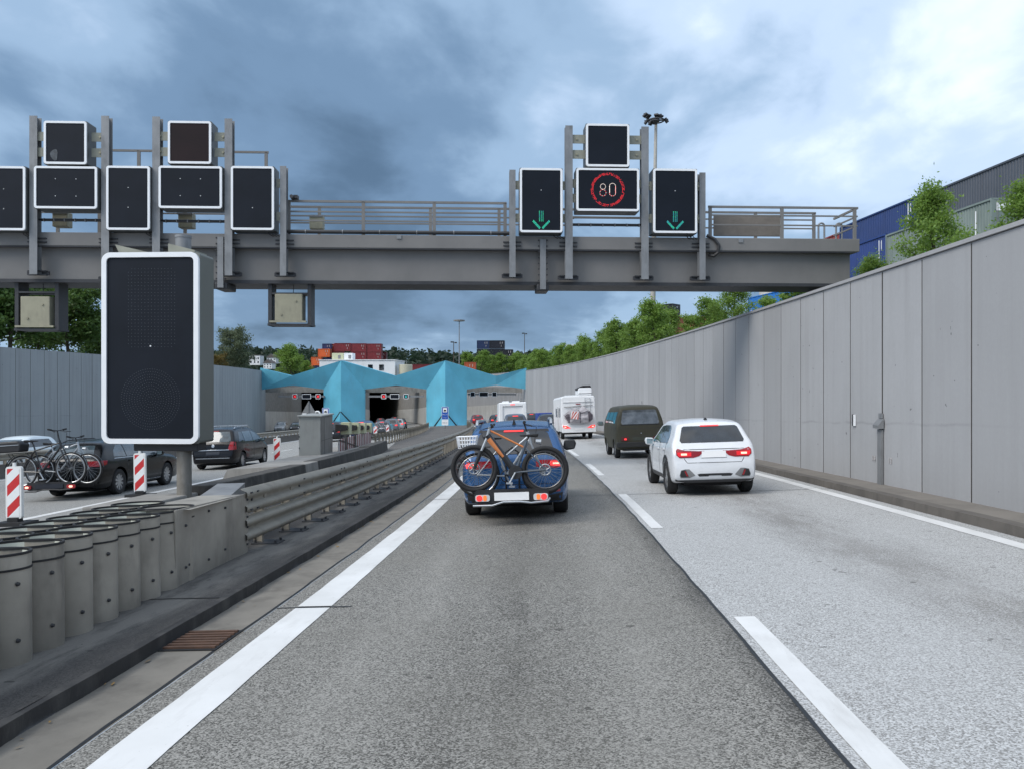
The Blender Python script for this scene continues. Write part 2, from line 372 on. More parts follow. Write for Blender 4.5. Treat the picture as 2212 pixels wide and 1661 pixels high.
strip('road', -2.36, 1.33, YB, YE, 0.0, M_ASPH_L)
tag(strip('road', 1.33, 5.42, YB, YE, 0.0, M_ASPH_R), None)
strip('road', lambda Y: -19.9, lambda Y: -6.4, YB, YE, ZL, M_ASPH_W)
strip('road', lambda Y: XL(Y) - 0.3, lambda Y: -19.9, YB, YE, ZL, M_ASPH_W)
strip('gutter', -2.80, -2.36, YB, YE, 0.002, M_GUTTER)
pav = strip('pavement', -6.4, -2.86, YB, 24, 0.10, M_ASPH_D, 1.0)
strip('pavement', lambda Y: -6.4 - 2.0 * min(1, max(0, (Y - 30) / 20)), -2.86, 24, 112, 0.10, M_ASPH_I, 1.0)
solid_strip('kerb', -2.87, -2.80, YB, 112, -0.2, 0.10, M_KERBD, 0.16, jit=0.035)['kind'] = 'structure'
solid_strip('kerb', 5.42, 5.60, YB, 118, -0.2, 0.125, M_KERB, 0.7, jit=0.012)['kind'] = 'structure'
strip('pavement', 5.58, lambda Y: XR(Y) + 0.1, YB, 118, 0.122, M_WALK)
# markings, joints and seams
lm = thing('road_markings', 'white lane lines and edge lines painted on the grey carriageways', 'road markings'); del lm['category']; del lm['label']; lm['kind'] = 'structure'
strip('edge_line', -2.19, -1.89, YB, 6.55, 0.005, M_LINE, 0.35, 0.012, lm); strip('edge_line', -2.19, -1.89, 6.61, 15.0, 0.005, M_LINE, 0.35, 0.012, lm)
strip('edge_line', -2.19, -1.89, 15.06, 130, 0.005, M_LINE, 1.0, 0.012, lm)
strip('edge_line', 5.02, 5.22, YB, 15.2, 0.005, M_LINE, 0.5, 0.01, lm); strip('edge_line', 5.02, 5.22, 15.26, 130, 0.005, M_LINE, 1.0, 0.01, lm)
for k in range(-3, 14):
    y0 = 10.6 + 9.1 * k; strip('lane_dash', 1.40, 1.56, y0, y0 + 4.5, 0.005, M_LINE, 0.4, 0.006, lm)
strip('edge_line', -10.5, -10.28, YB, 130, ZL + 0.005, M_LINE, 1.0, 0.01, lm); strip('edge_line', -19.55, -19.33, YB, 130, ZL + 0.005, M_LINE, 1.0, 0.01, lm)
for k in range(-2, 13):
    y0 = 31.8 - 9.8 * 3 + 10.6 * (k - 2) + 10; strip('lane_dash', -15.0, -14.85, y0, y0 + 4.4, ZL + 0.005, M_LINE, 1.0, 0.0, lm)
for k in range(0, 9): strip('lane_dash', -25.3, -25.15, 20 + 10 * k, 24.5 + 10 * k, ZL + 0.005, M_LINE, 1.0, 0.0, lm)
tj = thing('road_joints', None, None); tj['kind'] = 'structure'
strip('seam', 1.310, 1.336, YB, 130, 0.003, M_TAR, 0.22, 0.014, tj)
strip('seam', -2.39, -2.365, YB, 112, 0.0045, M_TAR, 0.3, 0.02, tj)
for Yj in (6.58, 15.03, 26.6, 38.2, 49.8):
    m = MB()
    for i in range(24):
        a, b_ = -2.36 + 7.78 * i / 24, -2.36 + 7.78 * (i + 1) / 24; w = lambda x: 0.012 * noise.noise(Vector((x * 3, Yj, 0)))
        if Yj < 10 and a > -2.0: break
        m.v += [S(a, Yj + w(a) - 0.014, 0.003), S(b_, Yj + w(b_) - 0.014, 0.003), S(b_, Yj + w(b_) + 0.014, 0.003), S(a, Yj + w(a) + 0.014, 0.003)]; q = len(m.v) - 4; m.f.append((q, q + 1, q + 2, q + 3))
    m.build('expansion_joint', M_TAR, tj)
    m = MB(); m.v = [S(-6.2, Yj - 0.012, 0.104), S(-2.87, Yj - 0.012, 0.104), S(-2.87, Yj + 0.012, 0.104), S(-6.2, Yj + 0.012, 0.104)]; m.f = [(0, 1, 2, 3)]; m.build('expansion_joint', M_TAR, tj)
m = MB(); m.v = [S(-19.5, 12.9, ZL + 0.004), S(-6.5, 12.9, ZL + 0.004), S(-6.5, 12.94, ZL + 0.004), S(-19.5, 12.94, ZL + 0.004)]; m.f = [(0, 1, 2, 3)]; m.build('expansion_joint', M_TAR, tj)
# yard level outside the cutting
GZ = 3.35
def sheet(name, pts, mat):
    m = MB(); m.v = [Vector(p) for p in pts]; m.f = [tuple(range(len(pts)))]; o = m.build(name, mat); o['kind'] = 'structure'; return o
ys = [YB, 0, 20, 40, 60, 80, 100, 118, 140, 200]
sheet('ground', [(XR(y) + 0.3 + cx(y), y, GZ) for y in ys] + [(3000, 200, GZ), (3000, YB, GZ)], M_GROUND)
sheet('ground', [(XL(y) - 0.3 + cx(y), y, GZ) for y in reversed(ys)] + [(-3000, YB, GZ), (-3000, 200, GZ)], M_GROUND)
sheet('ground', [(-3000, 200, GZ), (3000, 200, GZ), (3000, 4000, GZ), (-3000, 4000, GZ)], M_GROUND)

# ---------------------------------------------------------------- retaining walls, panel by panel
def panel_wall(name, label, fx, side, Ya, Yb, ztop, mat, wide_from, pitch=1.45, low=-0.3, dzr=0.12):
    t = thing(name, label, 'wall')
    m = MB(); Y = Ya
    while Y < Yb:                                   # the dark backing seen in the joints
        Y2 = min(Y + pitch, Yb); a, b = Vector((fx(Y) + cx(Y), Y, 0)), Vector((fx(Y2) + cx(Y2), Y2, 0)); o = Vector((0.004 * side, 0, 0)); o2 = Vector((0.42 * side, 0, 0))
        z0 = zr(fx(Y2), Y2) + low
        for (p, q) in ((a + o, b + o),): m.add([(p.x, p.y, z0), (q.x, q.y, z0), (q.x, q.y, ztop - 0.02), (p.x, p.y, ztop - 0.02), (p.x + 0.3 * side, p.y, ztop - 0.02), (q.x + 0.3 * side, q.y, ztop - 0.02)], [(0, 1, 2, 3), (3, 2, 5, 4)])
        Y = Y2
    m.build('backing', M_JOINT, t)
    Y = Ya; k = 0
    while Y < Yb:
        big = (k - wide_from) % 8 == 0; gap = 0.085 if big else 0.042
        Y2 = Y + pitch; ya, yb = Y + gap / 2, Y2 - 0.008
        p, q = Vector((fx(ya) + cx(ya), ya)), Vector((fx(yb) + cx(yb), yb)); d = (q - p).normalized(); nrm = Vector((-side * d.y, side * d.x)) if False else Vector((-side, 0))
        c = 0.008; zt = ztop + 0.006 * random.uniform(-1, 1); off = random.uniform(-0.001, 0.002)
        pl = [p - nrm * 0.12 , p + d * 0.0 + nrm * (off - 0.0) - nrm * c, p + d * c + nrm * off, q - d * c + nrm * off, q + nrm * off - nrm * c, q - nrm * 0.12]
        b = MB(); n = len(pl); zb = zr(fx(Y), Y2) + low
        b.v = [Vector((a.x, a.y, zb)) for a in pl] + [Vector((a.x, a.y, zt)) for a in pl]
        b.f = [(i, (i + 1) % n, (i + 1) % n + n, i + n) for i in range(n)] + [tuple(range(n, 2 * n))]
        b.build('panel', mat, t); Y = Y2; k += 1
    return t
WT = 3.65
rw = panel_wall('retaining_wall', 'tall pale grey concrete panel wall curving along the right side of the road', XR, 1, -7.35, 200, WT, M_WALLR, 15)
solid = MB()
Y = -7.35
while Y < 200:
    Y2 = min(Y + 5.8, 200); a, b = Vector((XR(Y) + cx(Y), Y, 0)), Vector((XR(Y2) + cx(Y2), Y2 - 0.006, 0)); w = 0.34
    solid = MB(); solid.add([(a.x - 0.035, a.y, WT + 0.008), (b.x - 0.035, b.y, WT + 0.008), (b.x + w, b.y, WT + 0.008), (a.x + w, a.y, WT + 0.008), (a.x - 0.035, a.y, WT + 0.07), (b.x - 0.035, b.y, WT + 0.07), (b.x + w, b.y, WT + 0.07), (a.x + w, a.y, WT + 0.07)],
              [(3, 2, 1, 0), (4, 5, 6, 7), (0, 1, 5, 4), (1, 2, 6, 5), (2, 3, 7, 6), (3, 0, 4, 7)])
    solid.build('coping', M_WALLR, rw); Y = Y2
lw = panel_wall('retaining_wall', 'weathered blue-grey concrete panel wall beyond the oncoming lanes at left', XL, -1, 14, 121, 3.75, M_WALLL, 3, pitch=1.45)
sooty = MB()

def text_mesh(s, size, mat, extrude=0.002, align='CENTER'):
    c = bpy.data.curves.new('lettering', 'FONT'); c.body = s; c.size = size; c.align_x = align; c.extrude = extrude; c.resolution_u = 2
    o = bpy.data.objects.new('lettering', c); COL.objects.link(o); dg = bpy.context.evaluated_depsgraph_get()
    me = bpy.data.meshes.new_from_object(o.evaluated_get(dg)); bpy.data.objects.remove(o); me.materials.clear(); me.materials.append(mat); return me
FACE_CAM = Matrix.Rotation(R(90), 4, 'X')       # lettering in the x-z plane, read from -y

# ---------------------------------------------------------------- tunnel portal and the tubes behind it
PY = 118.0
def pp(u, v, dy=0.0):
    p = P(u, v, PY); return Vector((p.x, PY + dy, p.z))
tp = thing('tunnel_portal', 'faceted turquoise blue tunnel portal with two wedge pillars and zigzag beams', 'tunnel portal', (pp(856, 830).x, PY, -5.0))
tp_inv = tp.matrix_basis.inverted()
def facet(name, polys, back=0.5, mat=M_BLUE):
    m = MB()
    for poly in polys:
        n = len(poly); c = [Vector((p.x, PY + back, p.z)) for p in poly]
        m.add([tp_inv @ p if False else p - tp.location for p in poly] + [p - tp.location for p in c], [tuple(range(n)), tuple(reversed(range(n, 2 * n)))] + [((i + 1) % n, i, i + n, (i + 1) % n + n) for i in range(n)])
    return m.build(name, mat, tp)
AP, VL = -1.7, -0.8
A1, A2 = pp(743, 780, AP), pp(965, 780, AP)
V1t, V1b = pp(633, 812, VL), pp(633, 832, VL + 0.5); V2t, V2b = pp(856, 812, VL), pp(856, 832, VL + 0.5); V3t, V3b = pp(1072, 812.5, VL), pp(1072, 831.6, VL + 0.5)
L0t, L0b = pp(562, 795, 0), pp(562, 842, 0.3); R0t, R0b = pp(1137, 795, 0), pp(1137, 841, 0.3)
C1l, C1r, C2l, C2r = pp(699, 841, 0), pp(788, 841, 0), pp(921, 841, 0), pp(1008, 841, 0)
ZB = -7.0
dn = lambda p, x=0.0, y=0.0: Vector((p.x + x, p.y + y, ZB))
facet('beam', [[L0b, V1b, V1t, L0t]]); facet('beam', [[V1b, C1l, A1, V1t]]); facet('beam', [[C1r, V2b, V2t, A1]])
facet('beam', [[V2b, C2l, A2, V2t]]); facet('beam', [[C2r, V3b, V3t, A2]]); facet('beam', [[V3b, R0b, R0t, V3t]])
for a, cl, cr in ((A1, C1l, C1r), (A2, C2l, C2r)):
    rb = dn(a, 0, -0.02); facet('pillar', [[dn(cl), rb, a, cl], [rb, dn(cr), cr, a]])
    # the small buttress pyramid at the foot with its dark rebate
    x, y = a.x, a.y; zt = -2.55; zb = -5.8
    top = Vector((x, y - 0.35, zt)); ll = Vector((cl.x + 0.6, PY - 0.35, zb)); rr = Vector((cr.x - 0.6, PY - 0.35, zb)); fr = Vector((x, y - 1.5, zb))
    facet('buttress', [[ll, fr, top], [fr, rr, top]], 0.2)
    m = MB(); m.bar(top - tp.location + Vector((0, 0.15, 0.02)), ll - tp.location + Vector((0, -0.05, 0.1)), 0.3, 0.14); m.bar(top - tp.location + Vector((0, 0.15, 0.02)), rr - tp.location + Vector((0, -0.05, 0.1)), 0.3, 0.14); m.build('rebate', M_GROOVE, tp)
# tubes: side cladding, dividing blocks, louvre grid, roof
tun = thing('tunnel_tubes', None, None); tun['kind'] = 'structure'
X1l, X1r, X2l, X2r = C1l.x - cx(PY), C1r.x - cx(PY), C2l.x - cx(PY), C2r.x - cx(PY)
def tube_block(xa, xb, Ya, Yb, z0, z1, mat, name):
    m = MB(); n = int((Yb - Ya) / 4)
    for i in range(n + 1):
        Y = Ya + (Yb - Ya) * i / n; m.v += [Vector((xa + cx(Y), Y, zr(xa, Y) - 0.6)) if z0 is None else Vector((xa + cx(Y), Y, zr(xa, Y) + z0)), Vector((xb + cx(Y), Y, zr(xb, Y) - 0.6 if z0 is None else zr(xb, Y) + z0)), Vector((xb + cx(Y), Y, z1 if not callable(z1) else z1(xb, Y))), Vector((xa + cx(Y), Y, z1 if not callable(z1) else z1(xa, Y)))]
    for i in range(n):
        q = 4 * i
        for k in range(4): m.f.append((q + k, q + (k + 1) % 4, q + 4 + (k + 1) % 4, q + 4 + k))
    m.f += [(3, 2, 1, 0), (4 * n, 4 * n + 1, 4 * n + 2, 4 * n + 3)]
    o = m.build(name, mat, tun); return o
up = lambda k: (lambda x, Y: zr(x, Y) + k)
for xa, xb in ((X1l + 0.2, X1r - 0.2), (X2l + 0.2, X2r - 0.2)):
    tube_block(xa, xb, PY + 1.7, 300, None, 1.1, M_CONC, 'dividing_wall')
    tube_block(xa - 0.05, xa - 0.01, PY + 1.75, 300, 0.0, up(3.0), M_TILE, 'cladding'); tube_block(xb + 0.01, xb + 0.05, PY + 1.75, 300, 0.0, up(3.0), M_TILE, 'cladding')
tube_block(6.62, 6.68, PY + 1.0, 300, 0.0, up(3.2), M_TILE, 'cladding'); tube_block(6.74, 7.4, 198, 300, None, 1.0, M_CONC, 'dividing_wall')
tube_block(-34.62, -34.56, PY + 1.0, 300, 0.0, up(3.2), M_TILE, 'cladding'); tube_block(-35.2, -34.7, PY + 1.0, 300, None, 3.3, M_CONC, 'dividing_wall')
for k in range(27):
    Y = PY + 4 + 3.0 * k; m = MB(); c = cx(Y); m.box((c - 14.0, Y, 0.75), (41.6, 0.22, 0.8)); m.build('louvre_beam', M_CONC, tun)
m = MB(); m.box((-40, 256, 2.0), (140, 110, 1.9)); m.build('tunnel_roof', M_TUND, tun)
m = MB(); m.box((-75, 300, -8), (150, 1, 24)); m.build('tunnel_end', M_TUND, tun)
for u0, u1 in ((575, 697), (790, 919), (1010, 1134)):       # dark haunch above the carriageway
    pass
# plain yard wall standing over the portal between the cutting walls
M_WHITE = basic('white_render', (0.74, 0.76, 0.77), 0.7, var=0.05, scale=0.3, dirt=(0.55, 0.55, 0.53), kind='Position')
# ---------------------------------------------------------------- sign gantry
M_GAN = basic('gantry_grey_paint', (0.185, 0.178, 0.170), 0.6, var=0.12, scale=0.9, dirt=(0.20, 0.19, 0.18))
M_GAL = basic('galvanised_steel', (0.235, 0.24, 0.245), 0.5, 0.25, var=0.14, scale=2.5, dirt=(0.12, 0.12, 0.12))
M_DARK = basic('dark_steel', (0.045, 0.046, 0.05), 0.55, 0.2, var=0.2, scale=4)
M_BRKT = basic('bracket_plate', (0.27, 0.27, 0.22), 0.6, 0.1, var=0.12, scale=5)
M_FACE = basic('sign_display_glass', (0.0055, 0.0085, 0.0150), 0.5, var=0.25, scale=1.2); M_FACE.node_tree.nodes['Principled BSDF'].inputs['Specular IOR Level'].default_value = 0.22; M_FACER = basic('display_painted_sheen', (0.013, 0.0055, 0.0065), 0.5, var=0.3, scale=1.2); M_FACER.node_tree.nodes['Principled BSDF'].inputs['Specular IOR Level'].default_value = 0.22  # reddish sheen of one display painted into its base colour
M_FRAMEW = basic('sign_white_border', (0.86, 0.87, 0.88), 0.45, var=0.03)
M_SBOX = basic('sign_housing', (0.085, 0.09, 0.09), 0.5, 0.1, var=0.15, scale=2)
M_BOXB = basic('beige_box', (0.33, 0.31, 0.22), 0.6, var=0.10, scale=3, dirt=(0.22, 0.20, 0.15))
M_TREAD = basic('chequer_panel', (0.20, 0.175, 0.15), 0.6, 0.1, var=0.12, scale=5)
M_CABLE = basic('cable_sheath', (0.03, 0.03, 0.032), 0.5)
M_BOLT = basic('bolt_steel', (0.34, 0.31, 0.22), 0.4, 0.6)
M_LEDOFF = basic('unlit_led', (0.13, 0.155, 0.18), 0.4)
M_LEDR = glow('lit_red_led', (1.0, 0.03, 0.035), 0.55); M_LEDW = glow('lit_white_led', (1.0, 0.82, 0.72), 0.42); M_LEDG = glow('lit_green_led', (0.04, 0.75, 0.40), 0.30); M_LEDC = glow('lit_teal_led', (0.05, 0.55, 0.55), 0.20)
GANG = R(5.4); GM = Matrix.Translation((0, 21.7, 0)) @ Matrix.Rotation(GANG, 4, 'Z'); GI = GM.inverted()
def gp(u, v, off=0.0):
    o = GI @ Vector((0, 0, EYE)); d = GI.to_3x3() @ ray(u, v); k = (off - o.y) / d.y; p = o + d * k; return p.x, p.z
gan = thing('sign_gantry', 'grey steel sign gantry beam with walkway railings spanning the road', 'gantry', mat=GM)
gz = lambda v, off=0.0: gp(1190, v, off)[1]
gx_ = lambda u, off=0.0: gp(u, 600, off)[0]
zb0, zb1, zt0, zt1 = gz(616), gz(609), gz(541), gz(513)
xe, xe2, xs = gx_(1840), gx_(1853), gx_(0) - 9
m = MB(); m.box(((xs + xe) / 2, 0.75, (zb0 + zt0) / 2 + 0.03), (xe - xs, 1.3, zt0 - zb0 - 0.06)); m.build('beam', M_GAN, gan, bevel=0.015)
m = MB(); m.box(((xs + xe) / 2 - 0.02, 0.74, zb0 + 0.045), (xe - xs - 0.5, 1.36, 0.09)); m.build('bottom_flange', M_DARK, gan)
m = MB(); m.box(((xs + xe2) / 2, 0.70, (zt0 + zt1) / 2), (xe2 - xs, 1.62, zt1 - zt0)); m.build('walkway_girder', M_GAN, gan, bevel=0.012)
m = MB(); m.box(((xs + xe) / 2, -0.06, zt0 - 0.02), (xe - xs, 0.12, 0.03)); m.build('drip_edge', M_DARK, gan)
m = MB(); m.box((gx_(1812), 0.75, zb0 - 0.2), (0.75, 0.9, 0.42)); m.build('bearing_block', M_CONC, gan)
m = MB(); m.box((gx_(1812), 0.75, (GZ + zb0 - 0.4) / 2), (1.3, 1.2, zb0 - 0.4 - GZ)); m.build('abutment', M_CONC, gan)
for u in (480, 1172):                                            # bolted splices
    m = MB(); m.box((gx_(u), -0.12, (zb0 + zt1) / 2 - 0.12), (0.16, 0.08, zt1 - zb0 + 0.05)); sp = m.build('splice_plate', M_GAL, gan)
    m = MB()
    for k in range(8):
        for sx in (-1, 1): m.cyl((gx_(u) + sx * 0.115, -0.14, zb0 + 0.1 + k * 0.16), (gx_(u) + sx * 0.115, -0.07, zb0 + 0.1 + k * 0.16), 0.022, n=6)
    m.build('bolt', M_DARK, sp)
    m = MB(); m.box((gx_(u), 0.3, zb0 - 0.09), (0.34, 0.8, 0.18)); m.build('splice_foot', M_DARK, gan, bevel=0.03)
def hpost(u, v0, v1, w=0.205):
    x = gx_(u, -0.28); za, zb = gz(v1, -0.28), gz(v0, -0.28)
    m = MB(); m.box((x, -0.30, (za + zb) / 2), (w, 0.018, zb - za)); m.box((x, -0.20, (za + zb) / 2), (0.014, 0.18, zb - za)); m.box((x, -0.10, (za + zb) / 2), (w, 0.018, zb - za)); p = m.build('post', M_GAL, gan)
    for zc in (za + 0.06, zt0 + 0.14):
        m = MB(); m.box((x, -0.06, zc), (0.58, 0.05, 0.10)); m.box((x, -0.10, zc + 0.05), (0.50, 0.09, 0.03)); m.box((x, -0.10, zc - 0.05), (0.50, 0.09, 0.03)); m.build('clamp', M_DARK, p)
    return x
for u, v0, v1 in ((73, 268, 600), (228, 266, 612), (338, 266, 600), (494, 268, 600), (1229, 272, 603), (1393, 272, 603)): hpost(u, v0, v1)
for u, v0, v1 in ((612, 367, 600), (1107, 369, 600), (1517, 370, 603)): hpost(u, v0, v1, 0.17)
def rail(path, r=0.024, mat=None, name='handrail'): m = MB(); m.tube(path, r, 6); return m.build(name, mat or M_GAL, gan)
def railing(u0, u1, off, vtop, vs, posts, vbot=513):
    x0, x1 = gx_(u0, off), gx_(u1, off); m = MB(); zt = gz(vtop, off)
    m.bar((x0 - 0.03, off, zt), (x1 + 0.03, off, zt), 0.05, 0.06); m.build('handrail', M_GAN, gan)
    for v in vs: m = MB(); m.bar((x0, off, gz(v, off)), (x1, off, gz(v, off)), 0.035, 0.04); m.build('knee_rail', M_GAN, gan)
    for u in posts: m = MB(); x = gx_(u, off); m.bar((x, off, gz(vbot, off) - 0.02), (x, off, zt), 0.09, 0.05, (0, 1, 0)); m.build('railing_post', M_GAN, gan)
railing(622, 1092, -0.02, 441, (463, 482), (624, 785, 938, 1091))
railing(612, 1240, 1.42, 453, (472, 487), (690, 930, 1078), 520)
railing(1532, 1851, -0.02, 444, (462, 483), (1534, 1689, 1846))
railing(1512, 1760, 1.42, 456, (471, 490), (1632, 1758), 520)
railing(238, 578, 1.42, 338, (), (300, 575), 520)
railing(-60, 612, 1.42, 452, (470, 486), (20, 125, 215, 400, 540), 520)
railing(1236, 1400, 1.42, 470, (486,), (1388,), 520)
m = MB(); zc = gz(444); m.bar((gx_(1851), -0.02, zc), (gx_(1851), 1.42, zc), 0.05, 0.06); m.bar((gx_(1851), -0.02, gz(462)), (gx_(1851), 1.42, gz(462)), 0.035, 0.04); m.bar((gx_(1851), -0.02, gz(483)), (gx_(1851), 1.42, gz(483)), 0.035, 0.04); m.build('end_railing', M_GAN, gan)
for u in (1768, 1806):                                           # ladder hoops
    x = gx_(u, 1.3); rail([(x, 1.3, zt1)] + [(x, 1.3, zt1 + 0.65)] + [(x + 0.09 * (1 - math.cos(a)), 1.3, zt1 + 0.65 + 0.09 * math.sin(a)) for a in (0.5, 1.0, 1.57, 2.1, 2.6, 3.14)] + [(x + 0.18, 1.3, zt1 + 0.2), (x + 0.12, 1.3, zt1 + 0.1)], 0.028, M_GAL, 'ladder_hoop')
m = MB(); xa, xb = gx_(1541, 0.5), gx_(1692, 0.5); m.box(((xa + xb) / 2, 0.5, (gz(461, 0.5) + gz(508, 0.5)) / 2), (xb - xa, 0.04, gz(461, 0.5) - gz(508, 0.5))); m.build('chequer_plate', M_TREAD, gan, bevel=0.02)
# cable duct along the girder top, cables and small boxes
for ua, ub in ((622, 1100), (88, 222), (350, 490), (1236, 1392)):
    vv = 507 if ua == 622 else 487
    m = MB(); m.tube([(gx_(ua), -0.08, gz(vv)), (gx_(ub), -0.08, gz(vv))], 0.055 if ua == 622 else 0.04, 8); d = m.build('cable_duct', M_CABLE, gan, 40)
    m = MB()
    for k in range(6):
        x = gx_(ua + (ub - ua) * (k + 0.5) / 6); m.cyl((x - 0.012, -0.08, gz(vv)), (x + 0.012, -0.08, gz(vv)), 0.066 if ua == 622 else 0.05, n=8)
    m.build('clip', M_GAL, d)
x = gx_(1524); rail([(x, -0.1, gz(508)), (x + 0.22, -0.14, gz(517)), (x + 0.33, -0.16, gz(530)), (x + 0.32, -0.14, gz(545)), (x + 0.22, -0.08, gz(552)), (x + 0.1, 0.0, gz(549))], 0.05, M_CABLE, 'cable')
for u, v, w_, h_, m_ in ((135, 486, 0.42, 0.42, M_BOXB), (404, 486, 0.40, 0.42, M_BOXB), (685, 487, 0.38, 0.40, M_BOXB)):
    m = MB(); m.box((gx_(u, 0.9), 0.9, gz(v, 0.9)), (w_, 0.3, h_)); jb = m.build('junction_box', m_, gan, bevel=0.02); m = MB(); m.box((gx_(u, 0.9), 0.74, gz(v, 0.9) + h_ / 2 - 0.03), (w_ + 0.03, 0.03, 0.05)); m.build('lid', M_GAL, jb)
for u, v in ((863, 517), (1597, 519)):
    m = MB(); m.box((gx_(u), -0.125, gz(v)), (0.13, 0.02, 0.11)); m.build('id_plate', M_GAL, gan)
m = MB(); m.cyl((gx_(634), 0.1, gz(437)), (gx_(634), -0.25, gz(435)), 0.05); m.box((gx_(641), -0.06, gz(434)), (0.11, 0.2, 0.09)); m.build('camera_unit', M_DARK, gan)

def dots(pts, r, y, n=6):
    m = MB()
    for x, z in pts: m.disc((x, y, z), r, n)
    return m
def vms(name, label, u0, v0, u1, v1, r=0.07, face=None, depth=0.5, group='signs on the gantry', brackets=(), tip=True, off=-0.42):
    xa, z1 = gp(u0, v0, off); xb, z0 = gp(u1, v1, off); w, h = xb - xa, z1 - z0; c = Matrix.Translation(((xa + xb) / 2, off, (z0 + z1) / 2))
    t = thing(name, label, 'traffic sign', group=group, mat=GM @ c)
    m = MB(); m.prism(rrect(w + 0.02, h + 0.02, 0.03, 2), 0.02, depth); m.build('housing', M_SBOX, t)
    m = MB(); m.ring(rrect(w, h, r), rrect(w - 0.115, h - 0.115, r - 0.045), -0.02, 0.02); m.build('border', M_FRAMEW, t)
    m = MB(); m.prism(rrect(w - 0.112, h - 0.112, r - 0.044), -0.004, 0.02); m.build('display', face or M_FACE, t)
    for bx, bz, bw in brackets:
        m = MB(); m.box((bx, 0.17, bz), (bw, 0.02, 0.24)); b = m.build('bracket', M_BRKT, t); m = MB(); m.cyl((bx * 1.04, 0.13, bz), (bx * 1.04, 0.17, bz), 0.03, n=8); m.build('bolt', M_BOLT, b)
    if h > 1.5:
        m = MB()
        for k in range(3): xx = w / 2 - 0.05 - 0.09 * k; m.tube([(xx, 0.3, -h / 2 + 0.02), (xx + 0.03, 0.26, -h / 2 - 0.06), (xx + 0.12, 0.3, -h / 2 - 0.11), (xx + 0.24, 0.42, -h / 2 - 0.10)], 0.011, 5)
        m.build('cable', M_CABLE, t)
    if tip:
        m = MB()
        for sx in (-0.3, 0.3): m.cyl((w * sx, 0.2, h / 2), (w * sx, 0.2, h / 2 + 0.07), 0.02, 0.004, 6)
        m.build('lifting_eye', M_DARK, t)
    return t, w, h
bs = lambda w, h: [(s * (w / 2 + 0.20), q * 0.175 * h, 0.40) for s in (-1, 1) for q in (-1, 1)]
bt = lambda w, h: [(s * (w / 2 + 0.07), q * 0.25 * h, 0.16) for s in (-1, 1) for q in (-1, 1)]
bw_ = lambda w, h: [(s * (w / 2 + 0.06), q * 0.17 * h, 0.14) for s in (-1, 1) for q in (-1, 1)]
def single(t, pts, rr=0.012): dots(pts, rr, -0.008).build('pilot_led', M_LEDW if False else M_FRAMEW, t)
sq, ta, wi = (1.21, 1.21), (1.21, 1.81), (1.77, 1.2)
t, w, h = vms('variable_sign', 'blank square sign topmost at the far left of the gantry, with a pale smudge', 95, 262, 187.5, 356, brackets=bs(*sq)); m = MB(); m.add([(-0.30 + 0.10 * math.cos(a * 0.6283), -0.009, -0.32 + 0.17 * math.sin(a * 0.6283) + 0.05 * math.cos(a)) for a in range(10)], [tuple(range(10))]); m.build('smudge', basic('pale_smudge', (0.07, 0.08, 0.09), 0.6, var=0.5, scale=9), t)
vms('variable_sign', 'blank square sign with a reddish sheen painted into its face, second topmost from the left', 363, 262, 456.5, 355, face=M_FACER, brackets=bs(*sq))
t, w, h = vms('variable_sign', 'blank wide sign at the left, under the smudged square sign', 74, 359.5, 210, 452, brackets=bw_(*wi)); single(t, [(a * 0.27, b * 0.23) for a in (-1, 1) for b in (-1, 1)])
t, w, h = vms('variable_sign', 'blank wide sign under the reddish square sign', 343, 359, 479.6, 451.5, brackets=bw_(*wi)); single(t, [(a * 0.27, b * 0.23) for a in (-1, 1) for b in (-1, 1)])
t, w, h = vms('variable_sign', 'blank tall sign cut off by the left edge of the picture', -39, 359.5, 55, 498.7, brackets=bt(*ta)); single(t, [(0, 0.25), (0, -0.28)])
t, w, h = vms('variable_sign', 'blank tall sign between the two wide blank signs', 230, 359, 324, 498, brackets=bt(*ta)); single(t, [(0, 0.28), (0, -0.25)])
t, w, h = vms('variable_sign', 'blank tall sign right of the second wide blank sign', 499, 359.6, 592, 498, brackets=bt(*ta)); single(t, [(0, -0.26)])
vms('variable_sign', 'blank square sign directly above the 80 speed sign', 1265.7, 268, 1359.3, 361.4, brackets=bs(*sq))
def arrow(t, mat, mat2, seed):
    rs = random.Random(seed); A, B = [], []
    for i in range(11):
        for j in range(3): (A if rs.random() < 0.7 else B).append((-0.05 + 0.05 * j, -0.30 - 0.027 * i))
    for s in (-1, 1):
        for i in range(11):
            for j in range(3): (A if rs.random() < 0.75 else B).append((s * (0.03 + 0.0178 * i) + s * 0.011 * j, -0.765 + 0.019 * i - 0.017 * j + 0.02))
    dots(A, 0.0092, -0.008).build('arrow_lamps', mat, t); dots(B, 0.0092, -0.008).build('arrow_lamps', mat2, t)
t, w, h = vms('variable_sign', 'tall sign with bright green down arrow, left of the 80 sign', 1123, 363.7, 1215, 503.3, brackets=bt(*ta)); arrow(t, M_LEDG, M_LEDC, 1); single(t, [(0, 0.28)])
t, w, h = vms('variable_sign', 'tall sign with dim green down arrow, right of the 80 sign', 1411, 365, 1505.6, 504.7, brackets=bt(*ta)); arrow(t, M_LEDC, M_LEDG, 2); single(t, [(0, 0.28)])
t, w, h = vms('variable_sign', 'wide sign showing 80 in a red ring of lights', 1245, 363.7, 1380.4, 457.4, brackets=bw_(*wi))
rs = random.Random(3); ringp = []
for k in range(300):
    a = 2 * math.pi * k / 300; rr = 0.435 + (k % 3 - 1) * 0.024
    if rs.random() < 0.72: ringp.append((rr * math.cos(a), rr * math.sin(a)))
dots(ringp, 0.0080, -0.008).build('ring_lamps', M_LEDR, t)
dig = []
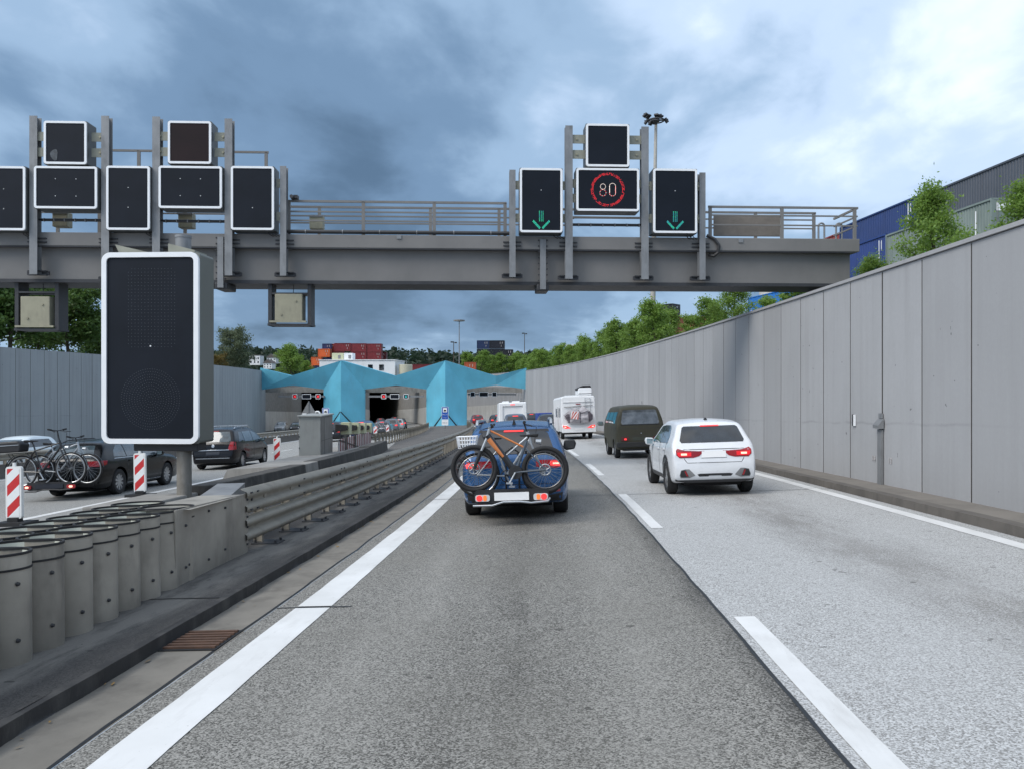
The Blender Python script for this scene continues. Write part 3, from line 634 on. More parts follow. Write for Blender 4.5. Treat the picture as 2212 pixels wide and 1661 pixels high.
for i in range(14):
    a = 2 * math.pi * i / 14; dig += [(-0.135 + 0.073 * math.cos(a), 0.083 + 0.075 * math.sin(a)), (-0.135 + 0.085 * math.cos(a), -0.088 + 0.088 * math.sin(a))]
for i in range(13):
    z = -0.10 + 0.2 * i / 12; dig += [(0.05, z), (0.215, z)]
for i in range(9):
    a = math.pi * i / 8; dig += [(0.1325 + 0.0825 * math.cos(a), 0.10 + 0.075 * math.sin(a)), (0.1325 + 0.0825 * math.cos(a), -0.10 - 0.075 * math.sin(a))]
dots(dig[0::4] + dig[1::4] + dig[2::4], 0.0095, -0.008).build('digit_lamps', M_LEDW, t); dots(dig[3::4], 0.0095, -0.008).build('digit_lamps', M_LEDR, t)
# hanging equipment boxes under the beam
def hang_box(label, u0, u1, v1, box):
    xa, xb = gx_(u0, 0.3), gx_(u1, 0.3); zb = gz(v1, 0.3); za = zb0; c = Matrix.Translation(((xa + xb) / 2, 0.3, zb)); t = thing('equipment_box', label, 'detector box', group='detector boxes under the gantry', mat=GM @ c); w, h = xb - xa, za - zb
    for s in (-1, 1): m = MB(); m.box((s * (w / 2 - 0.06), 0.12, h / 2), (0.10, 0.5, h)); m.build('hanger', M_DARK, t)
    m = MB(); m.box((0, 0.12, 0.03), (w, 0.55, 0.06)); m.box((0, 0.12, h - 0.2 - 0.06), (w - 0.2, 0.5, 0.05)); m.build('cradle', M_DARK, t)
    bw, bh = (box[1] - box[0]) / 77.0, (box[3] - box[2]) / 77.0
    m = MB(); m.box((-0.02, 0.05, 0.13 + bh / 2), (bw, 0.45, bh)); b = m.build('casing', M_BOXB, t, bevel=0.015)
    m = MB(); m.box((-0.04, -0.14, 0.115), (bw + 0.25, 0.1, 0.05)); m.build('shelf', M_BOXB, t)
    m = MB()
    for dx, dz in ((0.2, 0.18), (-0.2, -0.2)): m.cyl((dx - 0.02, -0.20, 0.13 + bh / 2 + dz), (dx - 0.02, -0.17, 0.13 + bh / 2 + dz), 0.03, n=8)
    m.build('screw', M_BOLT, b); m = MB(); m.cyl((0.05, 0.1, 0.15 + bh), (0.05, 0.1, h), 0.01, n=5); m.build('cable', M_CABLE, t)
hang_box('beige box in a hanging frame under the middle of the gantry', 581, 675, 707, (597, 655, 638, 696))
hang_box('beige box in a hanging frame at the far left under the gantry', 37, 133, 719, (52, 112, 650, 712))

# ---------------------------------------------------------------- big message sign on a post, left of the road
SY = 13.0
p0, p1 = P(221, 547, SY), P(430, 958, SY); sw, sh = p1.x - p0.x, p0.z - p1.z
t = thing('message_sign', 'large portrait message sign with white border on a post by the crash cushion', 'traffic sign', ((p0.x + p1.x) / 2, SY, (p0.z + p1.z) / 2))
m = MB(); m.prism(rrect(sw, sh, 0.05, 3), 0.03, 0.58); m.build('housing', basic('sign_case_olive', (0.155, 0.16, 0.14), 0.5, var=0.06, scale=1.5), t)
m = MB(); m.ring(rrect(sw, sh, 0.15, 7), rrect(sw - 0.17, sh - 0.17, 0.075, 7), -0.03, 0.03); m.build('border', M_FRAMEW, t)
m = MB(); m.prism(rrect(sw - 0.165, sh - 0.165, 0.075, 7), 0.0, 0.03); m.build('display', M_FACE, t)
dd = [(-0.39 + 0.0585 * i, 1.36 - 0.0585 * j * 1.0) for i in range(15) for j in range(24) if not ((i in (0, 14)) and j in (0, 23)) and (j % 1 == 0)]
dots(dd, 0.0045, -0.004, 5).build('led_grid', M_LEDOFF, t)
dd = []
for k in range(1, 12):
    n = 7 * k
    dd += [((0.047 * k) * math.cos(2 * math.pi * i / n + k * 0.3), -0.88 + 0.047 * k * math.sin(2 * math.pi * i / n + k * 0.3)) for i in range(n)]
dots(dd, 0.0045, -0.004, 5).build('led_ring', M_LEDOFF, t); dots([(0, 0.03)], 0.014, -0.004, 8).build('pilot_led', M_FRAMEW, t)
m = MB(); zp = P(378, 1085, SY).z; px = P(379, 900, SY).x - (p0.x + p1.x) / 2; zc = (p0.z + p1.z) / 2
m.cyl((px, 0.32, zp - zc - 0.6), (px, 0.32, -sh / 2 + 0.02), 0.125, n=20); m.build('post', basic('grimy_post', (0.20, 0.185, 0.16), 0.7, var=0.15, scale=3, dirt=(0.33, 0.32, 0.30)), t, 40)
m = MB(); m.box((px - 0.25, 0.32, -sh / 2 - 0.07), (1.15, 0.35, 0.14)); m.build('mount', M_DARK, t, bevel=0.02)
m = MB(); m.cyl((px - 0.03, 0.35, sh / 2), (px - 0.03, 0.35, sh / 2 + 0.32), 0.13, n=16); m.cyl((px - 0.03, 0.35, sh / 2 + 0.31), (px - 0.03, 0.35, sh / 2 + 0.35), 0.14, n=16); m.build('top_cap', M_GAL, t, 40)
for s in (-1, 1):
    m = MB(); m.prism([(s * 0.1, 0.0), (s * 0.62, 0.0), (s * 0.7, 0.16), (s * 0.1, 0.02)] if s < 0 else [(0.25, 0.0), (0.72, 0.0), (0.72, 0.05), (0.25, 0.17)], 0.12, 0.6, Matrix.Translation((0, 0, sh / 2 + 0.005))); m.build('lifting_bracket', M_BRKT, t)
# ---------------------------------------------------------------- crash cushion, guardrails, parapet, beacons
M_RAIL = basic('guardrail_zinc', (0.30, 0.275, 0.228), 0.55, 0.15, var=0.16, scale=2.0, dirt=(0.15, 0.135, 0.115), kind='Position')
M_CAN = basic('cushion_shell', (0.33, 0.305, 0.262), 0.46, 0.30, var=0.28, scale=1.6, dirt=(0.12, 0.11, 0.097), kind='Position')
M_CANIN = basic('cushion_lining', (0.60, 0.61, 0.53), 0.7, var=0.15, scale=4)
cc = thing('crash_cushion', 'grey crash cushion of two rows of open tubes at left foreground', 'crash barrier', mat=frame(-3.65, 6.0, 0.10))
CI = cc.matrix_world.inverted()
def cushion_tube():
    m = MB(); a, b, H = 0.262, 0.205, 0.71; n = 28
    prof = [(1.0, 0.0), (1.0, H - 0.1), (1.0, H), (0.972, H), (0.972, 0.12), (0.0, 0.12)]
    M = Matrix.Diagonal((a, b, 1, 1)); m.lathe(prof, M, n); return m
def bands():
    m = MB(); a, b, H = 0.262, 0.205, 0.71; n = 28
    for h, hh, o in ((H - 0.105, 0.014, 1.025), (H - 0.008, 0.016, 1.022)):
        m.lathe([(o - 0.06, h), (o, h), (o, h + hh), (o - 0.06, h + hh)], Matrix.Diagonal((a, b, 1, 1)), n, True)
    return m
tube_me = cushion_tube().mesh('tube', M_CAN, 50); band_me = bands().mesh('rim', M_BLACK, 30)
bm_ = MB(); bm_.lathe([(0.0, 0.018), (0.011, 0.016), (0.015, 0.0), (0.0, 0.0)], None, 8); bolt_me = bm_.mesh('bolt', M_DARK, 60)
inm = MB(); inm.lathe([(0.965, 0.10), (0.965, 0.70)], Matrix.Diagonal((0.262, 0.205, 1, 1)), 28); in_me = inm.mesh('lining', M_CANIN, 50)
for r_, (xo, yo, n0, n1) in enumerate(((0.0, 0.0, -6, 8), (-0.50, 0.06, -6, 9))):
    for k in range(n0, n1):
        p = CI @ S(-3.66 - 0.012 * k + xo, 4.86 + 0.362 * k + yo, 0.10)
        o = inst('tube', tube_me, cc, p); inst('rim', band_me, o, (0, 0, 0)); inst('lining', in_me, o, (0, 0, 0))
        if r_ == 0:
            for hh in (0.16, 0.52): inst('bolt', bolt_me, o, m=Matrix.Translation((0.262 * math.cos(-0.35), 0.205 * math.sin(-0.35), hh)) @ Matrix.Rotation(R(90), 4, 'Y'))
m = MB(); pa, pb = 7.02, 8.9; N = 10                            # transition panel to the rail
for i in range(N + 1):
    Y = pa + (pb - pa) * i / N; q = i / N; x = -3.478 - 0.052 * q - 0.02 * math.sin(q * 3.1); H = 0.72 - 0.03 * q
    m.v += [CI @ S(x, Y, 0.10), CI @ S(x, Y, 0.10 + H), CI @ S(x - 0.02, Y, 0.10 + H), CI @ S(x - 0.02, Y, 0.10)]
for i in range(N):
    for k in range(4): m.f.append((4 * i + k, 4 * i + (k + 1) % 4, 4 * i + 4 + (k + 1) % 4, 4 * i + 4 + k))
m.f += [(3, 2, 1, 0), (4 * N, 4 * N + 1, 4 * N + 2, 4 * N + 3)]; sp = m.build('side_panel', M_CAN, cc, 40)
for q, hh in ((0.12, 0.15), (0.12, 0.55), (0.42, 0.62), (0.42, 0.12), (0.65, 0.6), (0.65, 0.15), (0.985, 0.1), (0.985, 0.3), (0.985, 0.42), (0.985, 0.62)):
    Y = pa + (pb - pa) * q; inst('bolt', bolt_me, sp, m=Matrix.Translation(CI @ S(-3.478 - 0.052 * q - 0.02 * math.sin(q * 3.1) + 0.001, Y, 0.10 + hh)) @ Matrix.Rotation(R(90), 4, 'Y'))
m = MB(); m.add([CI @ S(-3.42, 7.2, 0.805), CI @ S(-3.54, 8.88, 0.78), CI @ S(-4.1, 8.88, 0.78), CI @ S(-4.1, 7.2, 0.805), CI @ S(-4.1, 7.2, 0.10), CI @ S(-4.1, 8.88, 0.10)], [(0, 1, 2, 3), (3, 2, 5, 4)]); m.build('top_cover', M_CAN, cc)

WPROF = [(0.0, 0.0), (0.005, 0.012), (0.078, 0.045), (0.083, 0.095), (0.01, 0.135), (0.004, 0.155), (0.01, 0.175), (0.083, 0.215), (0.078, 0.265), (0.005, 0.298), (0.0, 0.31)]
def wbeam(xf, Y0, Y1, zbot, side=1, step=1.0, zf=None):
    m = MB(); n = max(2, int((Y1 - Y0) / step)); k = len(WPROF)
    for i in range(n + 1):
        Y = Y0 + (Y1 - Y0) * i / n
        for (a, b) in WPROF: m.v.append(S(xf(Y) + side * a, Y, zbot + b))
        for (a, b) in reversed(WPROF): m.v.append(S(xf(Y) + side * (a - 0.006), Y, zbot + b))
    K = 2 * k
    for i in range(n):
        for j in range(K): m.f.append((K * i + j, K * i + (j + 1) % K, K * i + K + (j + 1) % K, K * i + K + j))
    return m
def post_me():
    m = MB(); m.box((0, 0, 0.36), (0.09, 0.008, 0.72)); m.box((0.05, 0, 0.36), (0.008, 0.06, 0.72)); m.box((-0.05, 0, 0.36), (0.008, 0.06, 0.72)); return m.mesh('post', M_RAIL)
def plate_me():
    m = MB(); m.box((0, 0, 0.012), (0.34, 0.26, 0.022))
    for sx in (-1, 1):
        for sy in (-1, 1): m.cyl((sx * 0.13, sy * 0.09, 0.0), (sx * 0.13, sy * 0.09, 0.055), 0.016, n=6)
    return m.mesh('base_plate', M_DARK)
PM, BP = post_me(), plate_me()
def guardrail(label, xf, Y0, Y1, double_to, pitch, side=1, dz=0.10, spacer=True, group=None):
    t = thing('guardrail', label, 'guardrail', S(xf(Y0), Y0, dz), group); L = t.location
    seg = 4.0; Y = Y0
    while Y < Y1 - 0.01:
        Y2 = min(Y + seg, Y1); ov = 0.0
        m = wbeam(xf, Y, Y2 - 0.004, dz + 0.44, side); m.v = [v - L for v in m.v]; b = m.build('upper_rail', M_RAIL, t, 75)
        g = MB()
        for yy in (Y + 0.12, Y + 0.32, Y + 2.1):
            for hh in (0.055, 0.255): 
                p = S(xf(yy) + side * 0.086, yy, dz + 0.44 + hh) - L; g.box(p, (0.012, 0.05, 0.018))
            p = S(xf(yy) + side * 0.008, yy, dz + 0.44 + 0.155) - L; g.box(p, (0.016, 0.04, 0.03))
        g.build('bolt', M_DARK, b)
        if Y < double_to:
            Ye = min(Y2, double_to); m = wbeam(xf, Y, Ye - 0.004, dz + 0.11, side); m.v = [v - L for v in m.v]; m.build('lower_rail', M_RAIL, t, 75)
        Y = Y2
    Y = Y0 + 0.75
    while Y < Y1:
        p = S(xf(Y) - side * 0.07, Y, dz) - L; o = inst('post', PM, t, p); inst('base_plate', BP, o, (side * 0.12, 0, 0))
        if spacer:
            m = MB(); m.box((0, 0, 0), (0.12, 0.1, 0.2)); sp = inst('spacer', SPM, o, (side * 0.03, 0, 0.60))
        Y += pitch
    return t
_m = MB(); _m.box((0, 0, 0), (0.12, 0.09, 0.2)); SPM = _m.mesh('spacer', M_RAIL)
guardrail('double-beam steel guardrail running from the crash cushion along the left lane', lambda Y: -3.60 + 0.04 * max(0, 1 - abs(Y - 14) / 8), 8.82, 96, 28.8, 1.0)
guardrail('steel guardrail seen from behind along the island by the middle tunnel tube', lambda Y: -8.3 - 0.3 * (Y - 38) / 60, 40, 100, 0, 1.3, side=-1)
# median between the carriageways: low concrete wall with a rail on top
t = thing('median_barrier', 'concrete median barrier topped by a steel rail left of the black cars', 'barrier', S(-20.3, 10, ZL)); L = t.location
Y = 8.0
while Y < 112:
    m = MB(); Y2 = Y + 6
    pr = [(-0.28, 0), (0.28, 0), (0.20, 0.18), (0.12, 0.52), (-0.12, 0.52), (-0.20, 0.18)]
    for yy in (Y, Y2 - 0.03):
        for a, b in pr: m.v.append(S(-20.3 + a, yy, ZL + b) - L)
    m.f = [(i, (i + 1) % 6, (i + 1) % 6 + 6, i + 6) for i in range(6)] + [(5, 4, 3, 2, 1, 0), (6, 7, 8, 9, 10, 11)]; m.build('block', M_KERB, t)
    m = wbeam(lambda q: -20.16, Y, Y2 - 0.01, ZL + 0.66); m.v = [v - L for v in m.v]; m.build('rail', M_RAIL, t, 35); Y = Y2
Y = 8.5
while Y < 112: inst('post', PM, t, S(-20.3, Y, ZL + 0.22) - L); Y += 1.33
# parapet with the raised island behind it
XP = lambda Y: -6.05 - 0.00115 * max(0, Y - 13.6) ** 2 * 1.6
t = thing('concrete_parapet', 'stained dark concrete parapet behind the steel guardrail', 'parapet wall', S(-6.1, 13.6, 0)); L = t.location
def par_block(Ya, Yb, mat, h0=0.52, wd=0.42, xo=0.0):
    m = MB(); n = 4
    for i in range(n + 1):
        Y = Ya + (Yb - Ya) * i / n; x = XP(Y) + xo; m.v += [S(x + 0.07, Y, -0.1) - L, S(x, Y, h0) - L, S(x - wd, Y, h0) - L, S(x - wd, Y, -0.4) - L]
    for i in range(n):
        for k in range(4): m.f.append((4 * i + k, 4 * i + (k + 1) % 4, 4 * i + 4 + (k + 1) % 4, 4 * i + 4 + k))
    m.f += [(3, 2, 1, 0), (4 * n, 4 * n + 1, 4 * n + 2, 4 * n + 3)]; return m.build('block', mat, t, bevel=0.02)
par_block(13.7, 19.6, M_CONCD); par_block(19.62, 20.9, M_CONC, 0.52); par_block(20.92, 29.9, M_CONCD, 0.53); par_block(29.92, 37.2, M_CONCD, 0.56); par_block(11.6, 13.68, M_CONC, 0.40, 0.9, -0.25)
m = MB()
for Y in (20.0, 24, 28, 32, 36, 39.0): m.v += [S(XP(Y) - 0.43, Y, 0.46) - L, S(XP(Y) - 2.2, Y, 0.42) - L, S(XP(Y) - 2.6, Y, -0.4) - L]
for i in range(5): m.f += [(3 * i, 3 * i + 3, 3 * i + 4, 3 * i + 1), (3 * i + 1, 3 * i + 4, 3 * i + 5, 3 * i + 2)]
m.f += [(0, 1, 2)]; m.build('island_slab', M_CONC, t)
m = MB(); m.add([S(-3.95, 9.4, 0.58) - L, S(-4.35, 10.9, 0.58) - L, S(-4.75, 10.9, 0.58) - L, S(-4.35, 9.4, 0.58) - L, S(-3.95, 9.4, 0.72) - L, S(-4.35, 10.9, 0.76) - L, S(-4.75, 10.9, 0.76) - L, S(-4.35, 9.4, 0.72) - L], [(3, 2, 1, 0), (4, 5, 6, 7), (0, 1, 5, 4), (1, 2, 6, 5), (2, 3, 7, 6), (3, 0, 4, 7)])
tag(m.build('rail_anchor_block', M_GAL), 'pale steel anchor box behind the start of the guardrail', 'anchor block').location = L
# drain grate in the gutter
M_RUST = basic('rusty_iron', (0.11, 0.062, 0.042), 0.8, 0.2, var=0.3, scale=6, dirt=(0.05, 0.04, 0.036))
t = thing('drain_grate', 'rusty iron drain grate in the left gutter', 'drain grate', mat=frame(-2.585, 5.62, 0.004))
m = MB(); m.box((0, 0, 0.004), (0.42, 0.5, 0.004)); m.build('pit_shade', M_BLACK, t)  # flat black plate painted as the shade inside the drain
m = MB(); m.ring([(-0.215, -0.26), (0.215, -0.26), (0.215, 0.26), (-0.215, 0.26)], [(-0.19, -0.235), (0.19, -0.235), (0.19, 0.235), (-0.19, 0.235)], -0.006, -0.018, Matrix.Rotation(R(90), 4, 'X')); m.build('frame', M_RUST, t)
for k in range(7): m = MB(); m.box((0, -0.2 + 0.066 * k, 0.013), (0.38, 0.034, 0.014)); m.build('bar', M_RUST, t)
# dead leaves blown into the gutter
rs = random.Random(21); m = MB()
for k in range(70):
    x, Y = -2.78 + abs(rs.gauss(0, 0.12)), rs.uniform(3.4, 22); p = S(x, Y, 0.012); a = rs.uniform(0, 6.28); l_ = rs.uniform(0.012, 0.035); d_ = Vector((math.cos(a), math.sin(a), 0)) * l_; e_ = Vector((-math.sin(a), math.cos(a), 0.3)) * l_ * 0.5; m.add([p - d_, p + e_, p + d_, p - e_ * 0.6], [(0, 1, 2, 3)])
tag(m.build('leaf_litter', basic('dry_leaf', (0.24, 0.15, 0.05), 0.8, var=0.4, scale=40, kind='Position')), 'scattered dry leaves in the left gutter', 'leaves', kind='stuff')
# beacons
def stripe_mat():
    b = NB('beacon_stripes'); co = b.node('ShaderNodeTexCoord').outputs['Object']; s = b.node('ShaderNodeSeparateXYZ'); b.l.new(co, s.inputs[0])
    d = b.math('SUBTRACT', s.outputs[2], b.math('MULTIPLY', s.outputs[0], 0.95)); f = b.math('FRACT', b.math('ADD', b.math('DIVIDE', d, 0.40), 0.86)); k = b.math('GREATER_THAN', f, 0.5)
    n = b.noise(co, 14, 4, 0.7); c = b.mix(k, (0.78, 0.79, 0.79), (0.55, 0.025, 0.028)); c = b.mix(b.ramp(n, 0.55, 0.8, 0, 0.25), c, (0.35, 0.33, 0.3)); return b.out(c, 0.4)
M_STR = stripe_mat(); M_PLAST = basic('white_plastic', (0.74, 0.74, 0.72), 0.5, var=0.06, scale=3, dirt=(0.5, 0.48, 0.44))
def beacon(label, x0, Y, dz=ZL, h=1.0, yaw=0.0, first=[]):
    t = thing('delineator_post', label, 'traffic beacon', group='red and white lane beacons', mat=frame(x0, Y, dz, yaw))
    if not first:
        m = MB(); m.prism(rrect(0.30, 0.98, 0.05, 4, 0, 0.61), 0.0, 0.07); a = m.mesh('body', M_PLAST)
        m = MB(); m.prism(rrect(0.235, 0.90, 0.012, 2, 0, 0.61), -0.004, 0.0); b = m.mesh('stripe_panel', M_STR)
        m = MB(); m.box((0, 0.05, 0.035), (0.62, 0.42, 0.07)); m.box((0, 0.04, 0.1), (0.2, 0.16, 0.1)); c = m.mesh('foot', M_BLACK)
        m = MB(); m.cyl((0, 0.035, 1.09), (0, 0.035, 1.17), 0.035, 0.03, 10); d = m.mesh('cap', M_PLAST); first += [a, b, c, d]
    for nm, me in zip(('body', 'stripe_panel', 'foot', 'cap'), first): inst(nm, me, t)
    return t
beacon('nearest red and white striped beacon at the left picture edge', -9.94, 13.95); beacon('red and white striped beacon in front of the black estate car', -10.2, 19.05)
beacon('red and white striped beacon left of the grey cabinet', -11.0, 32.4); beacon('far red and white beacon right of the signal heads', -11.7, 63.5); beacon('farthest red and white beacon, by the grey queue cars', -11.7, 72.8)
# cabinet on the island, its signal heads and the striped folding fence
M_CAB = basic('cabinet_paint', (0.34, 0.345, 0.325), 0.55, var=0.07, scale=1.5, dirt=(0.22, 0.22, 0.20)); M_CABS = basic('streaked_metal', (0.17, 0.165, 0.155), 0.5, 0.15, var=0.25, scale=1.4, dirt=(0.36, 0.35, 0.33))
cp = P(669, 989, 26.5); t = thing('control_cabinet', 'tall grey metal control cabinet on the concrete island', 'cabinet', mat=Matrix.Translation(cp) @ Matrix.Rotation(R(4), 4, 'Z'))
m = MB(); m.box((0, 0.95, 0.72), (0.75, 1.9, 1.44)); m.build('body', M_CAB, t, bevel=0.012)
m = MB(); m.box((0.385, 0.95, 0.72), (0.02, 1.86, 1.40)); m.build('side_panel', M_CABS, t)
m = MB(); m.box((0.0, 0.95, 1.465), (0.86, 2.02, 0.05)); m.build('roof', M_CAB, t, bevel=0.01)
m = MB(); m.box((0.397, 0.95, 0.6), (0.006, 1.8, 0.012)); m.box((0.397, 0.5, 0.72), (0.006, 0.012, 1.36)); m.build('seam', M_DARK, t)
for zz in (0.35, 0.75, 1.1): m = MB(); m.cyl((-0.36, -0.012, zz - 0.03), (-0.36, -0.012, zz + 0.03), 0.012, n=6); m.build('hinge', M_DARK, t)
M_SIGB = basic('signal_cream', (0.52, 0.54, 0.36), 0.5, var=0.06)
hd = MB(); hd.box((0, 0, 0.22), (0.34, 0.36, 0.46)); head_me = hd.mesh('housing', M_SIGB)
ho = MB(); ho.prism([(0.0, 0.15), (0.42, 0.11), (0.45, 0.0), (0.42, -0.09), (0.0, -0.16)], -0.16, 0.16, Matrix.Translation((-0.40, -0.20, 0.24))); hood_me = ho.mesh('visor', M_BLACK)
bo = MB(); bo.cyl((0, 0, -0.7), (0, 0, 0.0), 0.04, n=8); bo.box((0, 0, -0.02), (0.3, 0.3, 0.06)); bpost_me = bo.mesh('post', M_CABS)
for k, (u, v, Y, wd) in enumerate(((748, 936, 30.0, ''), (768, 935, 32.5, ''), (782, 934, 35.0, ''), (795, 933, 37.5, ''))):
    p = P(u, v, Y); t = thing('traffic_light', ['signal head with black visor nearest the grey cabinet', 'second signal head in the row from the grey cabinet', 'third signal head in the row from the grey cabinet', 'last signal head in the row, by the beacon'][k], 'traffic light', p, 'cream signal heads on the island')
    inst('housing', head_me, t); o = inst('visor', hood_me, t); o.location = (0.08, -0.06, 0.0); inst('post', bpost_me, t)
M_FRED = basic('faded_red', (0.20, 0.055, 0.06), 0.6, var=0.15); M_FWH = basic('faded_white', (0.50, 0.47, 0.46), 0.6, var=0.1)
fa, fb = P(731, 985, 28.6), P(801, 958, 38.0); t = thing('striped_fence', 'low red and white striped folding fence behind the cabinet', 'fence', fa)
n = 34
for k in range(n):
    a = fa.lerp(fb, k / n) - fa; b = fa.lerp(fb, (k + 0.93) / n) - fa; m = MB(); m.bar((a + b) / 2 + Vector((0, 0, 0.05)), (a + b) / 2 + Vector((0, 0, 0.62)), 0.03, (b - a).length, (b - a)); m.build('slat', M_FRED if k % 2 else M_FWH, t)
m = MB(); m.bar((0.03, -0.02, 0.62), (fb - fa).lerp(Vector((0, 0, 0)), 0.4) + Vector((0.05, 0, 0.03)), 0.03, 0.03); m.build('brace', M_DARK, t)
# wall fittings
t = thing('drain_box', 'grey metal drain hood and channel on the right wall joint', 'drain', S(XR(14.4) - 0.02, 14.42, 0.12)); L = t.location
m = MB(); m.add([(-0.02, -0.12, 1.18), (-0.02, 0.12, 1.18), (-0.10, 0.12, 1.08), (-0.10, -0.12, 1.08), (-0.10, 0.12, 1.02), (-0.10, -0.12, 1.02), (0.0, 0.12, 1.02), (0.0, -0.12, 1.02), (0, -0.12, 1.2), (0, 0.12, 1.2)], [(0, 1, 2, 3), (3, 2, 4, 5), (5, 4, 6, 7), (0, 3, 5, 7, 8), (1, 9, 6, 4, 2), (8, 9, 1, 0)]); m.build('hood', M_GAL, t)
m = MB(); m.box((-0.012, 0, 0.5), (0.04, 0.17, 1.0)); m.build('channel', M_GAL, t); m = MB(); m.box((-0.005, 0, 1.25), (0.02, 0.16, 0.09)); m.build('plate', M_GAL, t)
t = thing('wall_marker', 'small white marker plate on the right wall', 'marker', S(XR(15.7) - 0.02, 15.6, 1.28)); m = MB(); m.box((0, 0, 0), (0.02, 0.08, 0.22)); m.build('plate', M_FRAMEW, t); m = MB(); m.box((-0.008, 0.055, 0), (0.03, 0.03, 0.23)); m.build('edge', M_DARK, t)
for s, dy in (('14', 0.34), ('13', -0.34)):
    me = text_mesh(s, 0.16, M_FWH); o = inst('lettering', me, rw); o.matrix_world = Matrix.Translation(S(XR(14.4) - 0.012, 14.42 + dy, 0.52)) @ Matrix.Rotation(R(-90), 4, 'Z') @ FACE_CAM
# ---------------------------------------------------------------- vehicles
M_TYRE = basic('tyre_rubber', (0.014, 0.014, 0.015), 0.75, var=0.25, scale=8); M_RIM = basic('alloy_rim', (0.46, 0.47, 0.48), 0.3, 0.7, var=0.1); M_RIMD = basic('dark_rim', (0.10, 0.10, 0.105), 0.35, 0.6, var=0.1)
M_TRIM = basic('black_plastic_trim', (0.018, 0.018, 0.02), 0.5, var=0.2, scale=6); M_UNDER = basic('underbody_shade', (0.008, 0.008, 0.009), 0.9); M_CHROME = basic('chrome', (0.50, 0.52, 0.54), 0.28, 0.85, var=0.05)  # near-black underbody slab also stands in for the shade under the cars
def glass_mat(name, col, al=0.0):
    b = NB(name); f = b.noise(b.coord('Object'), 3.0, 4, 0.6); b.out(b.mix(b.ramp(f, 0.35, 0.7), mul(col, 0.6), mul(col, 1.5)), 0.04); b.b.inputs['Coat Weight'].default_value = 0.6; b.b.inputs['Coat Roughness'].default_value = 0.02; return b.m
M_GLASS = glass_mat('tinted_glass', (0.012, 0.015, 0.020)); M_GLASSL = glass_mat('pale_glass', (0.06, 0.085, 0.10)); M_GLASSM = glass_mat('glass_painted_bright', (0.13, 0.145, 0.16))  # van's rear pane: brightness seen through it painted into the glass colour
M_LAMP = glow('lit_tail_lamp', (1.0, 0.05, 0.045), 0.75, (0.5, 0.01, 0.015)); M_LAMPC = glow('lit_lamp_core', (1.0, 0.45, 0.33), 1.3, (0.6, 0.1, 0.1)); M_REFL = basic('red_lens', (0.30, 0.012, 0.018), 0.12, var=0.2, coat=0.5)
M_AMB = glow('amber_lens', (1.0, 0.25, 0.06), 0.35, (0.6, 0.15, 0.03)); M_CLEAR = basic('clear_lens', (0.62, 0.64, 0.65), 0.1, var=0.05, coat=0.5); M_PLATE = basic('blank_number_plate', (0.86, 0.86, 0.86), 0.45, var=0.03)
M_SKIN = basic('mirror_glass', (0.30, 0.38, 0.40), 0.05, 0.6)
def pchip(pts):
    x = np.array([p[0] for p in pts], float); y = np.array([p[1] for p in pts], float); h = np.diff(x); d = np.diff(y) / h; m = np.zeros(len(x))
    for i in range(1, len(x) - 1):
        if d[i - 1] * d[i] > 0: w1, w2 = 2 * h[i] + h[i - 1], h[i] + 2 * h[i - 1]; m[i] = (w1 + w2) / (w1 / d[i - 1] + w2 / d[i])
    m[0], m[-1] = d[0], d[-1]
    def f(t):
        t = np.clip(np.asarray(t, float), x[0], x[-1]); i = np.clip(np.searchsorted(x, t, side='right') - 1, 0, len(h) - 1); s = (t - x[i]) / h[i]
        return (1 + 2 * s) * (1 - s) ** 2 * y[i] + s * (1 - s) ** 2 * h[i] * m[i] + s * s * (3 - 2 * s) * y[i + 1] + s * s * (s - 1) * h[i] * m[i + 1]
    return f
